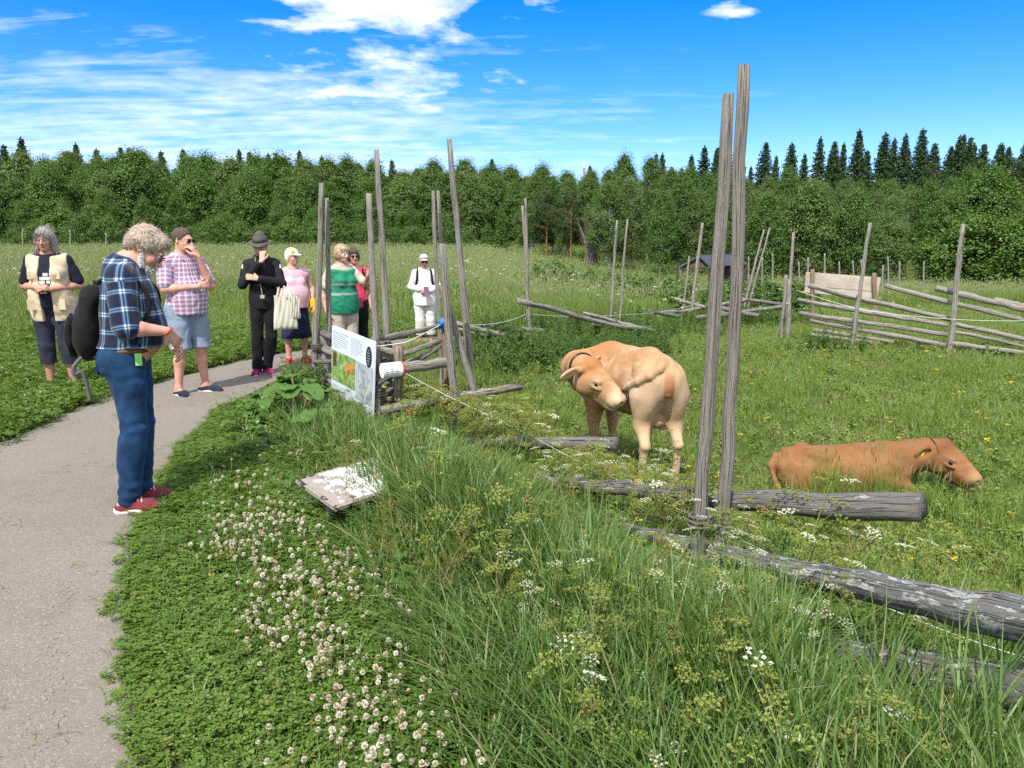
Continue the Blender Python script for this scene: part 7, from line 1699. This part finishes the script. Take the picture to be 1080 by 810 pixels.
def standing_cow():
    coat = mat_coat('tan_coat', (.50, .285, .130), (.64, .48, .32), (.36, .145, .048))
    L = [el((-.30, 0, .895), (.33, .210, .265), .10), el((-.08, 0, .875), (.33, .225, .290), .10), el((.14, 0, .870), (.30, .218, .292), .10), el((.36, 0, .885), (.24, .195, .30), .10), el((-.52, 0, .985), (.27, .205, .215), .10),
         rc((-.64, 0, 1.135), (-.30, 0, 1.150), .080, .085, .10), rc((-.30, 0, 1.145), (.30, 0, 1.13), .085, .090, .10), el((.34, 0, 1.10), (.20, .085, .11), .08), 
         el((-.71, .080, 1.04), (.055, .05, .065), .06), el((-.71, -.080, 1.04), (.055, .05, .065), .06), el((.46, 0, .72), (.14, .12, .16), .08)]
    for q in (1, -1):
        L += [el((.42, q*.135, .88), (.16, .080, .26), .09), el((-.55, q*.135, .90), (.180, .088, .23), .08), rc((-.56, q*.140, .86), (-.555, q*.150, .60), .118, .068, .08), el((-.43, q*.150, 1.105), (.055, .040, .040), .06),
              rc((-.555, q*.150, .60), (-.660, q*.150, .445), .066, .043, .05), rc((-.662, q*.150, .445), (-.632, q*.153, .40), .043, .039, .02), rc((-.640, q*.153, .41), (-.608, q*.158, .150), .036, .031, .02), el((-.606, q*.158, .130), (.040, .039, .040), .02), rc((-.603, q*.158, .12), (-.570, q*.158, .05), .035, .043, .02)]
        fy = q*.145
        L += [rc((.40, fy, .76), (.40, fy, .40), .112, .056, .06), el((.402, fy, .355), (.046, .045, .055), .02), rc((.40, fy, .34), (.40, fy, .13), .035, .031, .02), el((.40, fy, .115), (.040, .038, .038), .02), rc((.40, fy, .11), (.425, fy, .04), .034, .043, .02)]
    L += [el((-.48, 0, .64), (.11, .075, .085), .05), rc((-.52, .040, .59), (-.525, .045, .53), .019, .013, .02), rc((-.52, -.040, .59), (-.525, -.045, .53), .019, .013, .02), el((-.772, 0, .96), (.030, .038, .085), .02)]
    L += [sub(rc((-.835, 0, .90), (-.760, 0, .58), .040, .075, .06))]
    L = [bend_prim(p) for p in L]
    npts = [(.34, .20, .97), (.46, .32, .96), (.42, .47, .97), (.24, .54, 1.0), (.02, .555, 1.04), (-.16, .54, 1.07)]; nr = [.205, .175, .150, .132, .118, .104]
    for i in range(5): L.append(rc(npts[i], npts[i+1], nr[i], nr[i+1], .07))
    L += [rc((.44, .26, .76), (.38, .48, .84), .07, .05, .07), rc((.44, .40, .70), (.34, .52, .80), .03, .03, .05)]
    fwd = np.array([-.60, -.66, -.46]); fwd /= np.linalg.norm(fwd); lft = np.cross([0, 0, 1], fwd); lft /= np.linalg.norm(lft)
    a = .12; lft = lft*math.cos(a)+np.cross(fwd, lft)*math.sin(a); up = np.cross(fwd, lft); R = np.stack([fwd, lft, up], 1); t = v3(-.19, .535, 1.075); HS = 1.14
    L += cow_head(R, t, HS)
    tp = [(-.58, 0, 1.175), (-.69, .025, 1.170), (-.742, .085, 1.130), (-.725, .155, 1.075), (-.64, .218, 1.015), (-.52, .250, .960), (-.41, .264, .912)]; tr = [.048, .044, .041, .039, .037, .034, .022]
    for i in range(6): L.append(rc(tp[i], tp[i+1], tr[i], tr[i+1], .022 if i < 1 else .010))
    def noise(X):
        x, y, z = X[..., 0], X[..., 1], X[..., 2]
        g = np.exp(-((x-.16)/.17)**2)*np.exp(-((z-.98)/.20)**2)*np.exp(-((y-.34)/.14)**2)
        return g*.004*np.sin(x*80+np.sin(z*9)*1.2) + .002*np.sin(x*17+z*11)*np.sin(y*15+z*19)
    def at(V):
        W = unbend(V); x, y, z = W.T; h = (V-t)@R/HS
        hm = (np.abs(h[:, 1]) < .34) & (h[:, 0] > -.07) & (h[:, 0] < .50) & (np.abs(h[:, 2]+.06) < .19) & (V[:, 1] > .15)
        nk = (V[:, 1] > .40) & ~hm
        pale = sstep(.80, .50, z)*(x < -.2)*.8 + sstep(.66, .4, z)*(x > .2)*.30
        pale = np.maximum(pale, np.exp(-((z-.85)/.30)**2)*np.clip((-.50-x)/.12, 0, 1)*.75)
        pale = np.where(nk, .0, pale)
        pale = np.where(hm, sstep(.22, .33, h[:, 0])*.95 + np.exp(-((h[:, 0]-.155)/.045)**2-((h[:, 2]+.035)/.04)**2)*.6, pale); pale = np.where(hm & (np.abs(h[:, 1]) > .15) & (h[:, 0] < .05), .45, pale)
        dark = np.exp(-((x-.36)/.25)**2)*sstep(.98, 1.15, z)*.75*(~hm)
        dark = np.where(hm, np.maximum(dark, np.exp(-((h[:, 0]-.03)/.11)**2)*sstep(-.06, .03, h[:, 2])*(np.abs(h[:, 1]) < .12)*.9), dark)
        tl = np.zeros(len(V))
        for i in range(4): tl = np.maximum(tl, (pdist(rc(tp[i], tp[i+1], tr[i], tr[i+1]), V) < .012)*(.55-.1*i))
        vul = np.exp(-((x+.80)/.10)**4-((y)/.050)**4-((z-.965)/.115)**4)
        dark = np.maximum(np.maximum(dark, tl), vul*1.5)
        pink = np.where(hm & (np.abs(h[:, 1]) < .085) & (h[:, 0] < .41) & (h[:, 2] < -.045), sstep(.37, .395, h[:, 0])*(h[:, 2] > -.15), 0)*.8 + vul*.35 + np.exp(-((z-.60)/.08)**2)*(np.abs(y) < .12)*(x < -.38)*(x > -.60)*.35
        pale = pale*(1-vul)
        return dict(pale=np.clip(pale, 0, 1), dark=np.clip(dark, 0, 1), pink=np.clip(pink, 0, 1))
    o = body_mesh('cow', L, .0085, coat, [((0, 0, .055), (0, 0, -1))], noise, 2, .5, at)
    tag(o, 'pale tan cow standing with its head turned back to lick its flank', 'cow')
    o.location = (1.165, 6.9, float(gz(1.165, 6.9))+.015); o.rotation_euler = (0, 0, rad(100)); S = .985; o.scale = (S, S, S)
    for q in (1, -1):
        for x_, y_ in ((-.560, q*.158), (.432, q*.143)):
            mb = MB(); c, a_ = bendp((x_, y_, 0)); f = np.array([math.cos(a_), math.sin(a_), 0]); mb.tube(np.array([c+f*.012, c+[0, 0, .035], c-f*.012+[0, 0, .068]]), [.052, .048, .041], 14); mb.build('hoof', [HOOF], o, smooth=True)
    cow_finish(o, coat, R, t, HS, 1.0)
    cb = band((-.06, .552, 1.045), (-.95, -.05, .12), .124, .132, .011); cb.build('collar', [BLACKP], o, smooth=True)
    mb = MB(); rg = np.random.default_rng(4)
    for i in range(70):
        p0 = np.array(tp[6])+rg.normal(0, .013, 3); d = np.array([.10, .0, -.10])*rg.uniform(.5, 1.1)+rg.normal(0, .016, 3); mb.tube(np.array([p0, p0+d*.5+[0, 0, .01], p0+d]), [.004, .003, .001], 4, False)
    mb.build('tail_switch', [mat_plain('tail_hair', (.42, .24, .10), .8, .2, 30)], o)
def lying_cow():
    coat = mat_coat('red_tan_coat', (.285, .138, .058), (.40, .235, .120), (.20, .080, .028))
    L = [el((0, 0, .31), (.62, .285, .285), .08), el((-.50, 0, .34), (.30, .265, .255), .08), rc((-.66, 0, .50), (.42, 0, .545), .085, .09, .08), el((.42, 0, .36), (.26, .22, .26), .08), el((-.38, .17, .52), (.07, .05, .05), .06), el((-.38, -.17, .52), (.07, .05, .05), .06), el((-.76, .07, .42), (.05, .05, .06), .05), el((-.76, -.07, .42), (.05, .05, .06), .05)]
    for q in (1, -1):
        L += [el((-.46, q*.20, .26), (.25, .12, .21), .07), rc((-.26, q*.30, .20), (-.60, q*.34, .09), .075, .05, .04), rc((-.60, q*.34, .09), (-.30, q*.40, .06), .045, .035, .03), rc((-.30, q*.40, .06), (-.17, q*.41, .05), .038, .035, .02),
              el((.44, q*.160, .36), (.17, .085, .24), .06), rc((.42, q*.19, .26), (.68, q*.20, .13), .085, .056, .04), rc((.68, q*.20, .13), (.42, q*.25, .06), .050, .036, .03), rc((.42, q*.25, .06), (.33, q*.26, .05), .038, .035, .02)]
    for a, b, r0, r1 in (((.46, 0, .43), (.68, -.01, .49), .205, .165), ((.68, -.01, .49), (.86, -.02, .545), .165, .138), ((.86, -.02, .535), (.95, -.03, .555), .138, .118)): L.append(rc(a, b, r0, r1, .06))
    L += [rc((.60, 0, .30), (.86, -.02, .42), .08, .05, .06), el((-.46, .14, .565), (.07, .05, .045), .06), el((-.46, -.14, .565), (.07, .05, .045), .06), el((.30, 0, .575), (.20, .06, .05), .06)]
    yaw = rad(-52); pit = rad(21); R = rotz(yaw)@roty(pit); t = v3(.975, -.03, .590); L += cow_head(R, t, 1.26)
    L += [rc((-.78, 0, .50), (-.845, -.03, .40), .04, .034, .03), rc((-.845, -.03, .40), (-.80, -.13, .20), .034, .026, .02), rc((-.80, -.13, .20), (-.68, -.24, .06), .026, .02, .02)]
    def noise(X): return .004*np.sin(X[..., 0]*13+X[..., 2]*9)*np.sin(X[..., 1]*14+X[..., 2]*17) + .004*np.sin(X[..., 0]*40+X[..., 2]*6)*np.exp(-((X[..., 0]-.62)/.12)**2)
    def at(V):
        x, y, z = V.T; h = (V-t)@R/1.28; hm = (h[:, 0] > -.07) & (h[:, 0] < .5) & (np.abs(h[:, 1]) < .34) & (np.abs(h[:, 2]+.07) < .19) & (x > .85)
        pale = np.where(hm, sstep(.26, .36, h[:, 0])*.85 + np.exp(-((h[:, 0]-.155)/.045)**2-((h[:, 2]+.035)/.04)**2)*.7, sstep(.22, .05, z)*.5)
        dark = np.where(hm, np.exp(-((h[:, 0]-.05)/.10)**2)*sstep(-.05, .03, h[:, 2]), sstep(.50, .60, z)*.45)
        pink = np.where(hm, sstep(.385, .41, h[:, 0]), 0)*.9
        return dict(pale=np.clip(pale, 0, 1), dark=np.clip(dark, 0, 1), pink=np.clip(pink, 0, 1))
    o = body_mesh('cow', L, .0085, coat, [((0, 0, .005), (0, 0, -1))], noise, 1, .5, at); tag(o, 'reddish tan cow lying in the grass with a yellow ear tag, facing right', 'cow')
    p = P(903, 520, 6.35); S = .81; o.location = (p[0]-.10, 6.35, float(gz(p[0], 6.35))-.05); o.rotation_euler = (0, 0, rad(2)); o.scale = (S, S, S)
    cow_finish(o, coat, R, t, 1.28, 1.0, -1)
    cb = band((.90, -.03, .545), (.95, -.1, .25), .138, .146, .010); cb.build('collar', [BLACKP], o, smooth=True)
standing_cow(); lying_cow()
